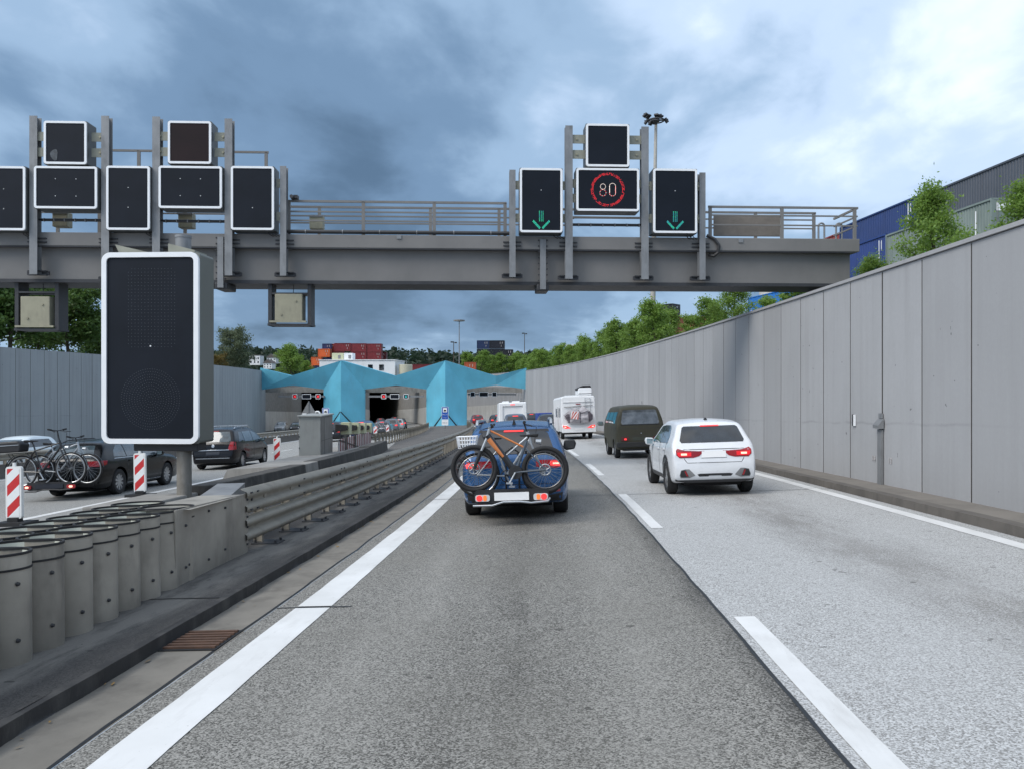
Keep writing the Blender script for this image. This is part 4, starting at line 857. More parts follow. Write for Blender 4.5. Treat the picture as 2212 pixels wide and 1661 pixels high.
class Shell:
    """a car body: y runs from the rear bumper (0) to the front (L)"""
    def __init__(s, L, W_, top, bot, prof, plan, rc=0.10, rr=0.09, crown=0.03):
        s.L, s.W, s.rc, s.rr, s.crown = L, W_, rc, rr, crown; s.zt, s.zu, s.pf, s.pl = pchip(top), pchip(bot), pchip(prof), pchip(plan)
    def hw(s, y, z):
        zt, zu = s.zt(y), s.zu(y); w = s.W / 2 * s.pl(y) * s.pf(z); r = np.minimum(s.rc, (zt - zu) * 0.45); q = np.clip((z - (zt - r)) / r, 0, 1)
        w = w - s.rr * (1 - np.sqrt(np.maximum(0, 1 - q * q))); rb = np.minimum(0.06, (zt - zu) * 0.3); q2 = np.clip(((zu + rb) - z) / rb, 0, 1); return w - 0.06 * (1 - np.sqrt(np.maximum(0, 1 - q2 * q2)))
    def ztop(s, x, y):
        w = s.W / 2 * s.pl(y) * s.pf(s.zt(y)) - s.rr; return s.zt(y) + s.crown * np.clip(1 - (x / np.maximum(w, 0.05)) ** 2, 0, 1)
    def ys(s, ds):
        y = np.linspace(0, s.L, 3000); z = s.zt(y); a = np.concatenate([[0], np.cumsum(np.hypot(np.diff(y), np.diff(z)))]); n = int(a[-1] / ds); return np.interp(np.linspace(0, a[-1], n + 1), a, y)
    def body(s, ds=0.06, ns=12):
        m = MB(); ys = s.ys(ds); rows = []
        for y in ys:
            zt, zu = float(s.zt(y)), float(s.zu(y)); r = min(s.rc, (zt - zu) * 0.45); pts = []
            wb = float(s.hw(y, zu)); 
            for i in range(3): pts.append((wb * i / 3, zu))
            rb = min(0.06, (zt - zu) * 0.3)
            for i in range(3): zz = zu + rb * (1 - math.cos(math.pi / 2 * i / 3)); pts.append((float(s.hw(y, zz)), zz))
            for i in range(ns): zz = zu + rb + (zt - r - zu - rb) * i / (ns - 1); pts.append((float(s.hw(y, zz)), zz))
            for i in range(1, 6): q = math.sin(math.pi / 2 * i / 5); zz = zt - r + r * q; pts.append((float(s.hw(y, zz)), zz))
            we = pts[-1][0]
            for i in range(1, 8): x = we * (1 - i / 7); pts.append((x, float(s.ztop(x, y)) if i < 8 else zt))
            row = pts + [(-a, b) for a, b in reversed(pts[1:-1])]; rows.append([(a, y, b) for a, b in row])
        n = len(rows[0]); vs = [p for r_ in rows for p in r_]; fs = []
        for i in range(len(rows) - 1):
            for j in range(n): k = (j + 1) % n; fs.append((i * n + j, i * n + n + j, i * n + n + k, i * n + k))
        fs += [tuple(range(n)), tuple(reversed(range((len(rows) - 1) * n, len(rows) * n)))]
        m.v = [Vector(v) for v in vs]; m.f = fs; return m
    def rear_y(s, x, z, ymax=1.6):
        y = np.linspace(0, ymax, 640); ok = (z <= s.ztop(x, y)) & (z >= s.zu(y)) & (abs(x) <= s.hw(y, np.full_like(y, z))); i = np.argmax(ok); return float(y[i]) if ok.any() else ymax
    def front_y(s, x, z):
        y = np.linspace(s.L, s.L - 2.6, 640); ok = (z <= s.ztop(x, y)) & (z >= s.zu(y)) & (abs(x) <= s.hw(y, np.full_like(y, z))); i = np.argmax(ok); return float(y[i])
def flat_patch(poly, g=0.06):
    bm = bmesh.new(); bm.faces.new([bm.verts.new((a, b, 0)) for a, b in poly]); xs = [p[0] for p in poly]; zs = [p[1] for p in poly]
    for ax, lo, hi in ((0, min(xs), max(xs)), (1, min(zs), max(zs))):
        k = math.ceil(lo / g) * g
        while k < hi - 1e-6:
            no = (1, 0, 0) if ax == 0 else (0, 1, 0); co = (k, 0, 0) if ax == 0 else (0, k, 0); bmesh.ops.bisect_plane(bm, geom=bm.verts[:] + bm.edges[:] + bm.faces[:], plane_co=co, plane_no=no, dist=1e-5); k += g
    bm.verts.index_update(); vs = [(v.co.x, v.co.y) for v in bm.verts]; fs = [tuple(v.index for v in f.verts) for f in bm.faces]; bd = [(e.verts[0].index, e.verts[1].index) for e in bm.edges if len(e.link_faces) == 1]; bm.free(); return vs, fs, bd
def drape(poly, fn, inward, g=0.06, th=0.03):
    """poly laid on a surface fn(a,b)->Vector, with a skirt going inwards"""
    vs, fs, bd = flat_patch(poly, g); m = MB(); m.v = [fn(a, b) for a, b in vs]; m.f = list(fs); n = len(m.v); idx = {}
    for a, b in bd:
        for k in (a, b):
            if k not in idx: idx[k] = len(m.v); m.v.append(m.v[k] + inward(m.v[k]) * th)
        m.f.append((a, b, idx[b], idx[a]))
    return m
def rear_patch(sh, poly, d=0.006, g=0.06, th=0.03): return drape(poly, lambda x, z: Vector((x, sh.rear_y(x, z) - d, z)), lambda v: Vector((0, 1, 0)), g, th)
def front_patch(sh, poly, d=0.006, g=0.08): return drape(poly, lambda x, z: Vector((x, sh.front_y(x, z) + d, z)), lambda v: Vector((0, -1, 0)), g)
def side_patch(sh, poly, sd, d=0.005, g=0.09, th=0.03): return drape(poly, lambda y, z: Vector((sd * (float(sh.hw(y, z)) + d), y, z)), lambda v: Vector((-sd, 0, 0)), g, th)
mir = lambda poly: [(-x, z) for x, z in poly]
def cut(me, cyls, name):
    """take the wheel arches out of a body mesh"""
    o = bpy.data.objects.new('tmp', me); COL.objects.link(o); c = MB()
    for (x0, x1, y, z, r) in cyls: c.tube([(x0, y, z), (x1, y, z)], r, 28)
    k = bpy.data.objects.new('tmpc', c.mesh('c')); COL.objects.link(k); md = o.modifiers.new('b', 'BOOLEAN'); md.object = k; md.operation = 'DIFFERENCE'; md.solver = 'EXACT'
    dg = bpy.context.evaluated_depsgraph_get(); r = bpy.data.meshes.new_from_object(o.evaluated_get(dg)); r.name = name; bpy.data.objects.remove(o); bpy.data.objects.remove(k); return r
WHEELS = {}
def wheel_meshes(Rw, w, style='alloy'):
    key = (Rw, w, style)
    if key in WHEELS: return WHEELS[key]
    ax = Matrix.Rotation(R(90), 4, 'Y'); t = MB(); ri = Rw * 0.66
    t.lathe([(ri, -w / 2 + 0.01), (Rw * 0.9, -w / 2), (Rw * 0.985, -w / 2 + 0.025), (Rw, -w / 4), (Rw, w / 4), (Rw * 0.985, w / 2 - 0.025), (Rw * 0.9, w / 2), (ri, w / 2 - 0.01)], ax, 30, True)
    r_ = MB(); r_.lathe([(ri * 1.02, w / 2 - 0.012), (ri * 0.93, w / 2 - 0.02), (ri * 0.90, w / 2 - 0.07), (0.0, w / 2 - 0.075)], ax, 24)
    sp = MB(); n = 10 if style == 'multi' else 5
    for k in range(n):
        a = 2 * math.pi * k / n; q = ax @ Matrix.Rotation(a, 4, 'Z'); wa = 0.5 if n == 5 else 0.55
        sp.add([(0.04, -0.03 * wa, w / 2 - 0.02), (ri * 0.94, -0.065 * wa * (1 if n == 10 else 1.6), w / 2 - 0.03), (ri * 0.94, 0.065 * wa * (1 if n == 10 else 1.6), w / 2 - 0.03), (0.04, 0.03 * wa, w / 2 - 0.02), (0.04, -0.03 * wa, w / 2 - 0.06), (ri * 0.94, -0.07 * wa, w / 2 - 0.07), (ri * 0.94, 0.07 * wa, w / 2 - 0.07), (0.04, 0.03 * wa, w / 2 - 0.06)], [(0, 1, 2, 3), (0, 4, 5, 1), (2, 6, 7, 3), (1, 5, 6, 2)], q)
    sp.lathe([(0.0, w / 2 - 0.012), (0.05, w / 2 - 0.016), (0.055, w / 2 - 0.06)], ax, 14)
    WHEELS[key] = (t.mesh('tyre', M_TYRE, 40), r_.mesh('rim', M_RIMD, 40), sp.mesh('spokes', M_RIM, 30)); return WHEELS[key]
def add_wheels(t, Rw, w, ys, track, style='alloy'):
    ty, ri, sp = wheel_meshes(Rw, w, style)
    for y in ys:
        for sd in (1, -1):
            o = inst('wheel', ty, t, m=Matrix.Translation((sd * (track / 2), y, Rw)) @ Matrix.Rotation(0 if sd > 0 else math.pi, 4, 'Z')); inst('rim', ri, o); inst('spokes', sp, o)
def assemble(t, sh, mat, wy, Rw, ww, track, ds=0.06, ns=12, style='alloy', arches=True, arch_trim=False, smooth=38):
    me = sh.body(ds, ns).mesh('body', mat)
    if arches: me = cut(me, [(sd * 0.35 * sh.W, sd * 0.7 * sh.W, y, Rw + 0.01, Rw + 0.055) for y in wy for sd in (1, -1)], 'body'); me.materials.clear(); me.materials.append(mat)
    me.polygons.foreach_set('use_smooth', [True] * len(me.polygons)); me.set_sharp_from_angle(angle=R(smooth)); inst('body', me, t)
    m = MB(); z0 = float(sh.zu(sh.L / 2)); m.box((0, sh.L / 2, z0 + 0.06), (sh.W * 0.66, sh.L - 0.5, 0.22)); m.build('underbody_shade', M_UNDER, t)
    add_wheels(t, Rw, ww, wy, track, style)
    if arch_trim:
        for y in wy:
            for sd in (1, -1):
                m = MB(); n = 16
                for i in range(n + 1):
                    a = math.pi * (-0.12 + 1.24 * i / n)
                    for rr_ in (Rw + 0.052, Rw + 0.115):
                        yy, zz = y + rr_ * math.cos(a), max(Rw + rr_ * math.sin(a), float(sh.zu(y)) + 0.01); m.v.append(Vector((sd * (float(sh.hw(yy, zz)) + 0.010), yy, zz)))
                m.f = [(2 * i, 2 * i + 1, 2 * i + 3, 2 * i + 2) for i in range(n)]; m.build('arch_trim', M_TRIM, t)
def rp(t, sh, name, poly, mat, d=0.006, both=False, g=0.06, parent=None, th=0.03):
    o = rear_patch(sh, poly, d, g, th).build(name, mat, parent or t, 40)
    if both: rear_patch(sh, mir(poly), d, g, th).build(name, mat, parent or t, 40)
    return o
def spt(t, sh, name, poly, mat, d=0.005, sides=(1, -1), g=0.09):
    for sd in sides: side_patch(sh, poly, sd, d, g).build(name, mat, t, 40)
def rc(x0, x1, z0, z1): return [(x0, z0), (x1, z0), (x1, z1), (x0, z1)]
def mirror(t, x, y, z, mat, sd, s=1.0, gl=None):
    m = MB(); m.prism([(0.0, -0.05 * s), (0.05 * s, -0.09 * s), (0.19 * s, -0.07 * s), (0.22 * s, 0.02 * s), (0.19 * s, 0.08 * s), (0.03 * s, 0.07 * s)] if sd > 0 else [(0.0, -0.05 * s), (-0.03 * s, 0.07 * s), (-0.19 * s, 0.08 * s), (-0.22 * s, 0.02 * s), (-0.19 * s, -0.07 * s), (-0.05 * s, -0.09 * s)], 0.0, 0.13 * s, Matrix.Translation((x, y, z))); o = m.build('wing_mirror', mat, t, bevel=0.02)
    m = MB(); m.prism([(sd * 0.04 * s, -0.06 * s), (sd * 0.18 * s, -0.05 * s), (sd * 0.18 * s, 0.06 * s), (sd * 0.04 * s, 0.05 * s)], -0.004, 0.0, Matrix.Translation((x, y, z))); m.build('mirror_glass', gl or M_SKIN, o)
PLAN = lambda L: [(0, 0.80), (0.06, 0.88), (0.2, 0.945), (0.5, 0.985), (1.0, 1.0), (L * 0.7, 1.0), (L - 0.7, 0.97), (L - 0.25, 0.88), (L - 0.08, 0.76), (L, 0.62)]

# -- white hatchback
sh = Shell(4.05, 1.76, [(0, 0.62), (0.025, 0.70), (0.05, 0.86), (0.085, 0.905), (0.11, 0.95), (0.16, 1.02), (0.26, 1.16), (0.40, 1.335), (0.46, 1.385), (0.52, 1.40), (1.0, 1.445), (1.7, 1.455), (2.2, 1.40), (3.05, 1.0), (3.4, 0.93), (3.85, 0.80), (3.99, 0.68), (4.05, 0.58)],
           [(0, 0.40), (0.03, 0.33), (0.12, 0.29), (0.3, 0.25), (3.7, 0.24), (3.95, 0.26), (4.05, 0.36)], [(0.2, 0.93), (0.4, 0.985), (0.62, 1.0), (0.82, 0.985), (0.98, 0.955), (1.15, 0.86), (1.46, 0.72)], [(0, 0.90), (0.05, 0.945), (0.15, 0.975), (0.4, 0.995), (1.0, 1.0), (2.8, 1.0), (3.4, 0.97), (3.8, 0.88), (3.97, 0.76), (4.05, 0.62)], 0.08, 0.09)
M_GLASSW = glass_mat('hatch_rear_glass', (0.015, 0.021, 0.028)); M_PW = paint('white_car_paint', (0.70, 0.72, 0.745), 0.25)
t = thing('car', 'white hatchback with red tail lights beside the right wall', 'car', mat=frame(3.10, 14.30, 0, R(-0.3)) @ Matrix.Diagonal((0.895, 0.905, 0.955, 1)), group='cars')
assemble(t, sh, M_PW, (0.76, 3.30), 0.335, 0.22, 1.56, 0.045, arch_trim=True)
rp(t, sh, 'rear_window', [(-0.63, 1.03), (0.63, 1.03), (0.66, 1.07), (0.575, 1.32), (0.53, 1.345), (-0.53, 1.345), (-0.575, 1.32), (-0.66, 1.07)], M_GLASSW, 0.010)
rp(t, sh, 'spoiler_light', rc(-0.19, 0.19, 1.338, 1.358), M_LAMP, 0.02)
tl = [(0.30, 0.775), (0.42, 0.745), (0.70, 0.745), (0.765, 0.80), (0.77, 0.885), (0.73, 0.925), (0.66, 0.905), (0.58, 0.885), (0.30, 0.868), (0.185, 0.872)]
a = rear_patch(sh, tl, 0.008).build('tail_light', M_REFL, t, 40); b = rear_patch(sh, mir(tl), 0.008).build('tail_light', M_REFL, t, 40)
for s, o in ((1, a), (-1, b)):
    q = [(0.48, 0.755), (0.70, 0.755), (0.755, 0.81), (0.755, 0.87), (0.70, 0.872), (0.48, 0.862)]; q = q if s > 0 else mir(q); rear_patch(sh, q, 0.011).build('lit_segment', M_LAMP if False else M_REFL, o, 40)
    q = rc(0.55, 0.67, 0.795, 0.832); q = q if s > 0 else mir(q); rear_patch(sh, q, 0.014).build('lamp_core', M_LAMPC, o); q = [(0.46, 0.775), (0.72, 0.775), (0.745, 0.82), (0.74, 0.855), (0.46, 0.85)]; q = q if s > 0 else mir(q); rear_patch(sh, q, 0.012).build('lamp_glow', glow('soft_tail_glow%d' % s, (0.9, 0.02, 0.03), 0.35, (0.4, 0.01, 0.015)), o)
rp(t, sh, 'crease_shade', [(-0.64, 0.897), (0.64, 0.897), (0.64, 0.908), (-0.64, 0.908)], M_DARK, 0.003); rp(t, sh, 'number_plate', rc(-0.245, 0.245, 0.745, 0.865), M_PLATE, 0.012)  # dark strip paints the shade along the hatch crease
rp(t, sh, 'recess_shade', rc(-0.262, 0.262, 0.73, 0.735), M_DARK, 0.004)  # thin dark strip paints the recess shade below the plate
for q in ([(-0.55, 0.643), (0.55, 0.643), (0.55, 0.653), (-0.55, 0.653)], [(-0.60, 0.70), (-0.55, 0.645), (-0.545, 0.65), (-0.595, 0.72), (-0.605, 0.745), (-0.615, 0.745)], [(0.60, 0.70), (0.55, 0.645), (0.545, 0.65), (0.595, 0.72), (0.605, 0.745), (0.615, 0.745)]): rp(t, sh, 'hatch_gap', q, M_DARK, 0.002)
rp(t, sh, 'fog_surround', [(0.40, 0.41), (0.52, 0.36), (0.70, 0.365), (0.72, 0.41), (0.69, 0.51), (0.60, 0.53), (0.52, 0.53)], M_GAL, 0.006, True); rp(t, sh, 'fog_insert', [(0.535, 0.385), (0.69, 0.385), (0.71, 0.42), (0.68, 0.505), (0.62, 0.515), (0.59, 0.51)], M_TRIM, 0.012, True); rp(t, sh, 'reflector', [(0.545, 0.395), (0.58, 0.40), (0.62, 0.49), (0.595, 0.50)], M_REFL, 0.015, True)
rp(t, sh, 'lower_insert', [(-0.36, 0.425), (-0.32, 0.385), (-0.14, 0.385), (-0.12, 0.40), (0.12, 0.40), (0.14, 0.385), (0.32, 0.385), (0.36, 0.425), (0.30, 0.44), (-0.30, 0.44)], M_TRIM, 0.006)
m = MB(); m.prism([(-0.80, 0.30), (-0.55, 0.262), (0.55, 0.262), (0.80, 0.30), (0.80, 0.355), (0.66, 0.345), (0.46, 0.345), (0.40, 0.355), (-0.40, 0.355), (-0.46, 0.345), (-0.66, 0.345), (-0.80, 0.355)], 0.045, 0.5); m.build('diffuser', M_TRIM, t, bevel=0.015)
spt(t, sh, 'side_window', [(0.72, 1.02), (1.62, 1.0), (1.60, 1.36), (1.10, 1.365), (0.92, 1.32), (0.74, 1.12)], M_GLASSL, 0.006); spt(t, sh, 'side_window', [(1.67, 1.0), (2.78, 0.98), (2.62, 1.08), (2.10, 1.33), (1.66, 1.36)], M_GLASSL, 0.006)
for q in ([(1.63, 0.40), (1.65, 0.40), (1.65, 1.37), (1.63, 1.37)], [(2.72, 0.42), (2.74, 0.42), (2.80, 0.97), (2.78, 0.97)], [(0.95, 0.75), (0.97, 0.75), (0.80, 1.02), (0.78, 1.02)]): spt(t, sh, 'door_gap', q, M_DARK, 0.002)
spt(t, sh, 'door_handle', rc(1.72, 1.90, 0.86, 0.885), M_PW, 0.03); spt(t, sh, 'door_handle', rc(0.95, 1.12, 0.88, 0.905), M_PW, 0.03); spt(t, sh, 'sill_trim', rc(1.15, 2.9, 0.27, 0.36), M_TRIM, 0.01)
mirror(t, -0.84, 2.55, 1.00, M_PW, -1); mirror(t, 0.84, 2.55, 1.00, M_PW, 1)
m = MB(); m.prism([(-0.035, 0.0), (0.035, 0.0), (0.008, 0.05), (-0.008, 0.05)], 0, 0.12, Matrix.Translation((0, 0.68, 1.45))); m.build('aerial', M_TRIM, t)

# -- blue compact SUV
sh = Shell(4.1, 1.72, [(0, 0.55), (0.03, 0.62), (0.045, 0.72), (0.07, 0.88), (0.12, 0.97), (0.20, 1.08), (0.36, 1.30), (0.44, 1.375), (0.50, 1.39), (1.2, 1.475), (1.9, 1.48), (2.4, 1.42), (3.1, 1.02), (3.7, 0.90), (4.0, 0.72), (4.1, 0.58)],
           [(0, 0.36), (0.04, 0.27), (0.2, 0.23), (3.8, 0.23), (4.0, 0.26), (4.1, 0.36)], [(0.2, 0.93), (0.4, 0.985), (0.65, 1.0), (0.9, 0.97), (1.0, 0.94), (1.2, 0.85), (1.5, 0.72)], PLAN(4.1), 0.10, 0.10)
M_PB = paint('blue_car_paint', (0.020, 0.085, 0.220), 0.2, 0.3, 0.06)
SUVY, SUVX = 11.85, -0.49
t = thing('car', 'blue SUV with bicycles on its tail rack in the left lane', 'car', mat=frame(SUVX, SUVY, 0, 0), group='cars'); suv = t
assemble(t, sh, M_PB, (0.80, 3.35), 0.34, 0.23, 1.42, 0.05)
rp(t, sh, 'rear_window', [(-0.58, 1.0), (0.58, 1.0), (0.62, 1.06), (0.54, 1.31), (0.48, 1.335), (-0.48, 1.335), (-0.54, 1.31), (-0.62, 1.06)], glass_mat('suv_rear_glass', (0.012, 0.015, 0.02)), 0.010)
rp(t, sh, 'brake_light', rc(-0.155, 0.155, 1.34, 1.362), M_LAMP, 0.02); rp(t, sh, 'window_shroud', [(-0.56, 1.33), (0.56, 1.33), (0.55, 1.375), (-0.55, 1.375)], M_TRIM, 0.006)
for s in (1, -1):
    q = [(0.34, 0.80), (0.62, 0.775), (0.78, 0.79), (0.80, 0.87), (0.74, 0.90), (0.34, 0.90)]; q = q if s > 0 else mir(q); o = rp(t, sh, 'tail_light', q, M_REFL, 0.008)
    q = [(0.56, 0.81), (0.74, 0.80), (0.76, 0.85), (0.70, 0.88), (0.56, 0.88)]; q = q if s > 0 else mir(q); rp(t, sh, 'lamp_glow', q, M_LAMP, 0.012, parent=o); q = rc(0.60, 0.70, 0.83, 0.855); q = q if s > 0 else mir(q); rp(t, sh, 'lamp_core', q, M_LAMPC, 0.015, parent=o)
    q = rc(0.52, 0.70, 0.415, 0.455); rp(t, sh, 'reflector', q if s > 0 else mir(q), M_REFL, 0.008)
rp(t, sh, 'bumper_trim', [(-0.72, 0.27), (0.72, 0.27), (0.74, 0.40), (0.5, 0.36), (-0.5, 0.36), (-0.74, 0.40)], M_TRIM, 0.008); rp(t, sh, 'hatch_gap', rc(-0.62, 0.62, 0.535, 0.542), M_DARK, 0.003)
spt(t, sh, 'side_window', [(0.60, 1.03), (1.62, 1.02), (1.60, 1.38), (0.95, 1.37), (0.72, 1.25)], M_GLASS, 0.006); spt(t, sh, 'side_window', [(1.68, 1.02), (2.85, 1.0), (2.3, 1.34), (1.66, 1.38)], M_GLASS, 0.006)
for s in (1, -1):
    m = MB(); m.tube([(s * 0.60, 0.62, 1.44), (s * 0.60, 0.68, 1.50), (s * 0.60, 0.80, 1.515), (s * 0.585, 2.0, 1.525), (s * 0.57, 2.15, 1.46)], 0.028, 6); m.build('roof_rail', M_RIM, t, 40)
mirror(t, 0.83, 2.55, 1.02, M_TRIM, 1, 1.15, M_GLASS); mirror(t, -0.83, 2.55, 1.02, M_TRIM, -1, 1.15)
m = MB(); m.prism([(-0.035, 0.0), (0.035, 0.0), (0.006, 0.10), (-0.006, 0.10)], 0, 0.12, Matrix.Translation((0.0, 0.62, 1.43))); m.build('aerial', M_TRIM, t)

# -- olive green van
sh = Shell(4.5, 1.84, [(0, 0.66), (0.02, 0.78), (0.035, 1.0), (0.055, 1.22), (0.10, 1.36), (0.17, 1.62), (0.24, 1.80), (0.30, 1.87), (0.45, 1.91), (1.5, 1.95), (3.2, 1.93), (3.5, 1.82), (4.1, 1.2), (4.4, 0.85), (4.5, 0.6)],
           [(0, 0.46), (0.04, 0.38), (0.3, 0.33), (4.2, 0.33), (4.4, 0.36), (4.5, 0.42)], [(0.3, 0.93), (0.5, 0.985), (0.8, 1.0), (1.15, 0.985), (1.35, 0.95), (1.8, 0.80), (1.95, 0.76)], [(0, 0.88), (0.05, 0.93), (0.15, 0.965), (0.4, 0.99), (1, 1.0), (3.5, 1.0), (4.2, 0.95), (4.4, 0.88), (4.5, 0.78)], 0.10, 0.13)
M_PO = basic('olive_army_paint', (0.056, 0.052, 0.031), 0.62, var=0.13, scale=1.6, dirt=(0.075, 0.068, 0.048))
t = thing('van', 'old olive green army van ahead of the white hatchback', 'van', mat=frame(3.45, 26.2, 0, R(0.5)) @ Matrix.Scale(0.92, 4), group='vans and campers'); van = t
assemble(t, sh, M_PO, (0.80, 3.26), 0.33, 0.19, 1.58, 0.06)
rp(t, sh, 'rear_window', [(-0.66, 1.26), (0.66, 1.26), (0.70, 1.32), (0.62, 1.74), (0.56, 1.78), (-0.56, 1.78), (-0.62, 1.74), (-0.70, 1.32)], M_GLASSM, 0.008)
rp(t, sh, 'window_seal', [(-0.72, 1.225), (0.72, 1.225), (0.72, 1.25), (-0.72, 1.25)], M_TRIM, 0.006)
for s in (1, -1):
    q = rc(0.44, 0.72, 0.655, 0.80); o = rp(t, sh, 'tail_light', q if s > 0 else mir(q), basic('dirty_red_lens%d' % s, (0.11, 0.018, 0.014), 0.35), 0.012)
    q = rc(0.53, 0.61, 0.69, 0.75); rp(t, sh, 'lamp_core', q if s > 0 else mir(q), M_LAMP, 0.016, parent=o)
rp(t, sh, 'plate_holder', rc(-0.30, 0.30, 0.66, 0.79), basic('smeared_plate', (0.055, 0.06, 0.045), 0.7), 0.008); rp(t, sh, 'hatch_gap', rc(-0.78, 0.78, 1.10, 1.112), M_DARK, 0.002); rp(t, sh, 'hatch_gap', rc(-0.72, 0.72, 0.825, 0.836), M_DARK, 0.002); rp(t, sh, 'handle', rc(0.0, 0.035, 0.91, 0.94), M_CHROME, 0.02)
m = MB(); m.prism(rrect(1.80, 0.19, 0.05, 3, 0, 0.52), -0.08, 0.10); m.build('bumper', basic('grey_bumper', (0.032, 0.031, 0.029), 0.6), t, bevel=0.02)
m = MB(); m.box((0.0, 0.25, 0.34), (1.2, 0.3, 0.10)); m.build('exhaust_guard', M_TRIM, t)
for a, b in ((0.45, 1.35), (1.45, 2.5), (2.6, 3.4)): spt(t, sh, 'side_window', [(a, 1.30), (b, 1.30), (b, 1.72), (a, 1.72)], M_GLASS, 0.006)
spt(t, sh, 'waist_groove', rc(0.2, 4.0, 1.12, 1.135), M_DARK, 0.003); spt(t, sh, 'door_gap', rc(1.40, 1.415, 0.45, 1.75), M_DARK, 0.003); spt(t, sh, 'door_gap', rc(2.55, 2.565, 0.45, 1.75), M_DARK, 0.003)
mirror(t, -0.95, 3.45, 1.28, M_GAL, -1, 1.25)
m = MB(); m.tube([(0.25, 1.0, 1.98), (0.25, 1.02, 2.1)], 0.008, 5); m.build('aerial', M_TRIM, t)

# -- motorhome with covered bicycles
M_CAMP = basic('camper_white', (0.80, 0.81, 0.82), 0.35, var=0.03, scale=1.0, dirt=(0.70, 0.70, 0.69)); M_CAMPL = basic('camper_pale_grey', (0.60, 0.60, 0.60), 0.4, var=0.05)
t = thing('motorhome', 'white motorhome with covered bicycles on its back and a roof box', 'motorhome', mat=frame(3.12, 46.2, 0, R(0.6)) @ Matrix.Scale(0.90, 4), group='vans and campers')
m = MB(); m.prism([(-1.12, 0.5), (1.12, 0.5), (1.14, 1.2), (1.12, 2.72), (1.04, 2.86), (-1.04, 2.86), (-1.12, 2.72), (-1.14, 1.2)], 0.0, 6.4); m.build('body', M_CAMP, t, bevel=0.06, seg=3)
m = MB(); m.prism([(-1.12, 0.46), (1.12, 0.46), (1.14, 0.92), (0.7, 0.99), (-0.7, 0.99), (-1.14, 0.92)], -0.09, 0.3); bmp = m.build('bumper', M_CAMP, t, bevel=0.03)
m = MB(); m.box((0, -0.02, 2.47), (2.0, 0.05, 0.03)); m.build('roof_lip', M_CAMPL, t)
for s in (1, -1):
    m = MB(); m.prism([(s * 0.55, 0.76), (s * 0.9, 0.74), (s * 1.06, 0.83), (s * 1.06, 0.94), (s * 0.85, 0.93)][::s], -0.11, 0.0); o = m.build('tail_light', M_LAMP, t); m = MB(); m.prism([(s * 0.85, 0.80), (s * 0.98, 0.82), (s * 0.98, 0.88), (s * 0.85, 0.86)][::s], -0.118, -0.1); m.build('lamp_core', M_LAMPC, o)
m = MB(); m.box((0.02, -0.10, 0.70), (0.56, 0.02, 0.14)); m.build('number_plate', M_PLATE, t); m = MB(); m.box((0, -0.03, 2.33), (0.3, 0.02, 0.05)); m.build('brake_light', M_REFL, t)
m = MB(); m.tube([(-0.95, -0.06, 2.15), (0.95, -0.06, 2.22)], 0.025, 6); m.build('rack_bar', M_GAL, t)
m = MB()
for s in (0.45, 0.80): m.tube([(s, -0.03, 1.2), (s, -0.08, 1.3), (s, -0.08, 2.62), (s, -0.02, 2.72)], 0.016, 6)
m.tube([(0.45, -0.08, 2.70), (0.80, -0.08, 2.70)], 0.016, 6)
for k in range(5): m.tube([(0.45, -0.08, 1.45 + 0.26 * k), (0.80, -0.08, 1.45 + 0.26 * k)], 0.012, 6)
m.build('ladder', M_CHROME, t)
add_wheels(t, 0.34, 0.23, (1.75, 5.3), 1.9); m = MB(); m.box((0, 3.2, 0.45), (1.9, 5.8, 0.2)); m.build('underbody_shade', M_UNDER, t)
for a, b, z0, z1 in ((0.9, 1.9, 1.5, 2.1), (3.0, 4.2, 1.5, 2.1)): m = MB(); m.box((-1.145, (a + b) / 2, (z0 + z1) / 2), (0.03, b - a, z1 - z0)); m.build('side_window', M_GLASS, t, bevel=0.01)
m = MB(); m.box((-1.15, 2.5, 1.35), (0.02, 0.7, 1.7)); m.build('door', M_CAMPL, t); m = MB(); m.box((-0.3, 1.5, 2.90), (1.0, 1.2, 0.08)); m.build('roof_hatch', M_CLEAR, t, bevel=0.02)
m = MB(); m.prism(rrect(0.92, 0.5, 0.13, 5, 0.55, 3.14), 0.5, 2.3); rb = tag(m.build('roof_box', M_CAMP, None, bevel=0.05, seg=3), 'white rounded roof box on top of the motorhome', 'roof box'); rb.matrix_world = t.matrix_world
m = MB(); m.box((0.55, 0.49, 3.02), (0.9, 0.02, 0.03)); m.build('seam', M_DARK, rb)
m = MB(); rs = random.Random(5); m.prism([(0.0, 3.36), (0.1, 3.20), (0.3, 3.39), (1.0, 3.39), (0.95, 3.55), (0.45, 3.56), (0.2, 3.46)], 0.6, 1.9); o = tag(m.build('strapped_bundle', basic('dark_bundle', (0.03, 0.03, 0.033), 0.8), None, bevel=0.05), 'dark bundle strapped on the motorhome roof box', 'luggage'); o.matrix_world = t.matrix_world
mh = t
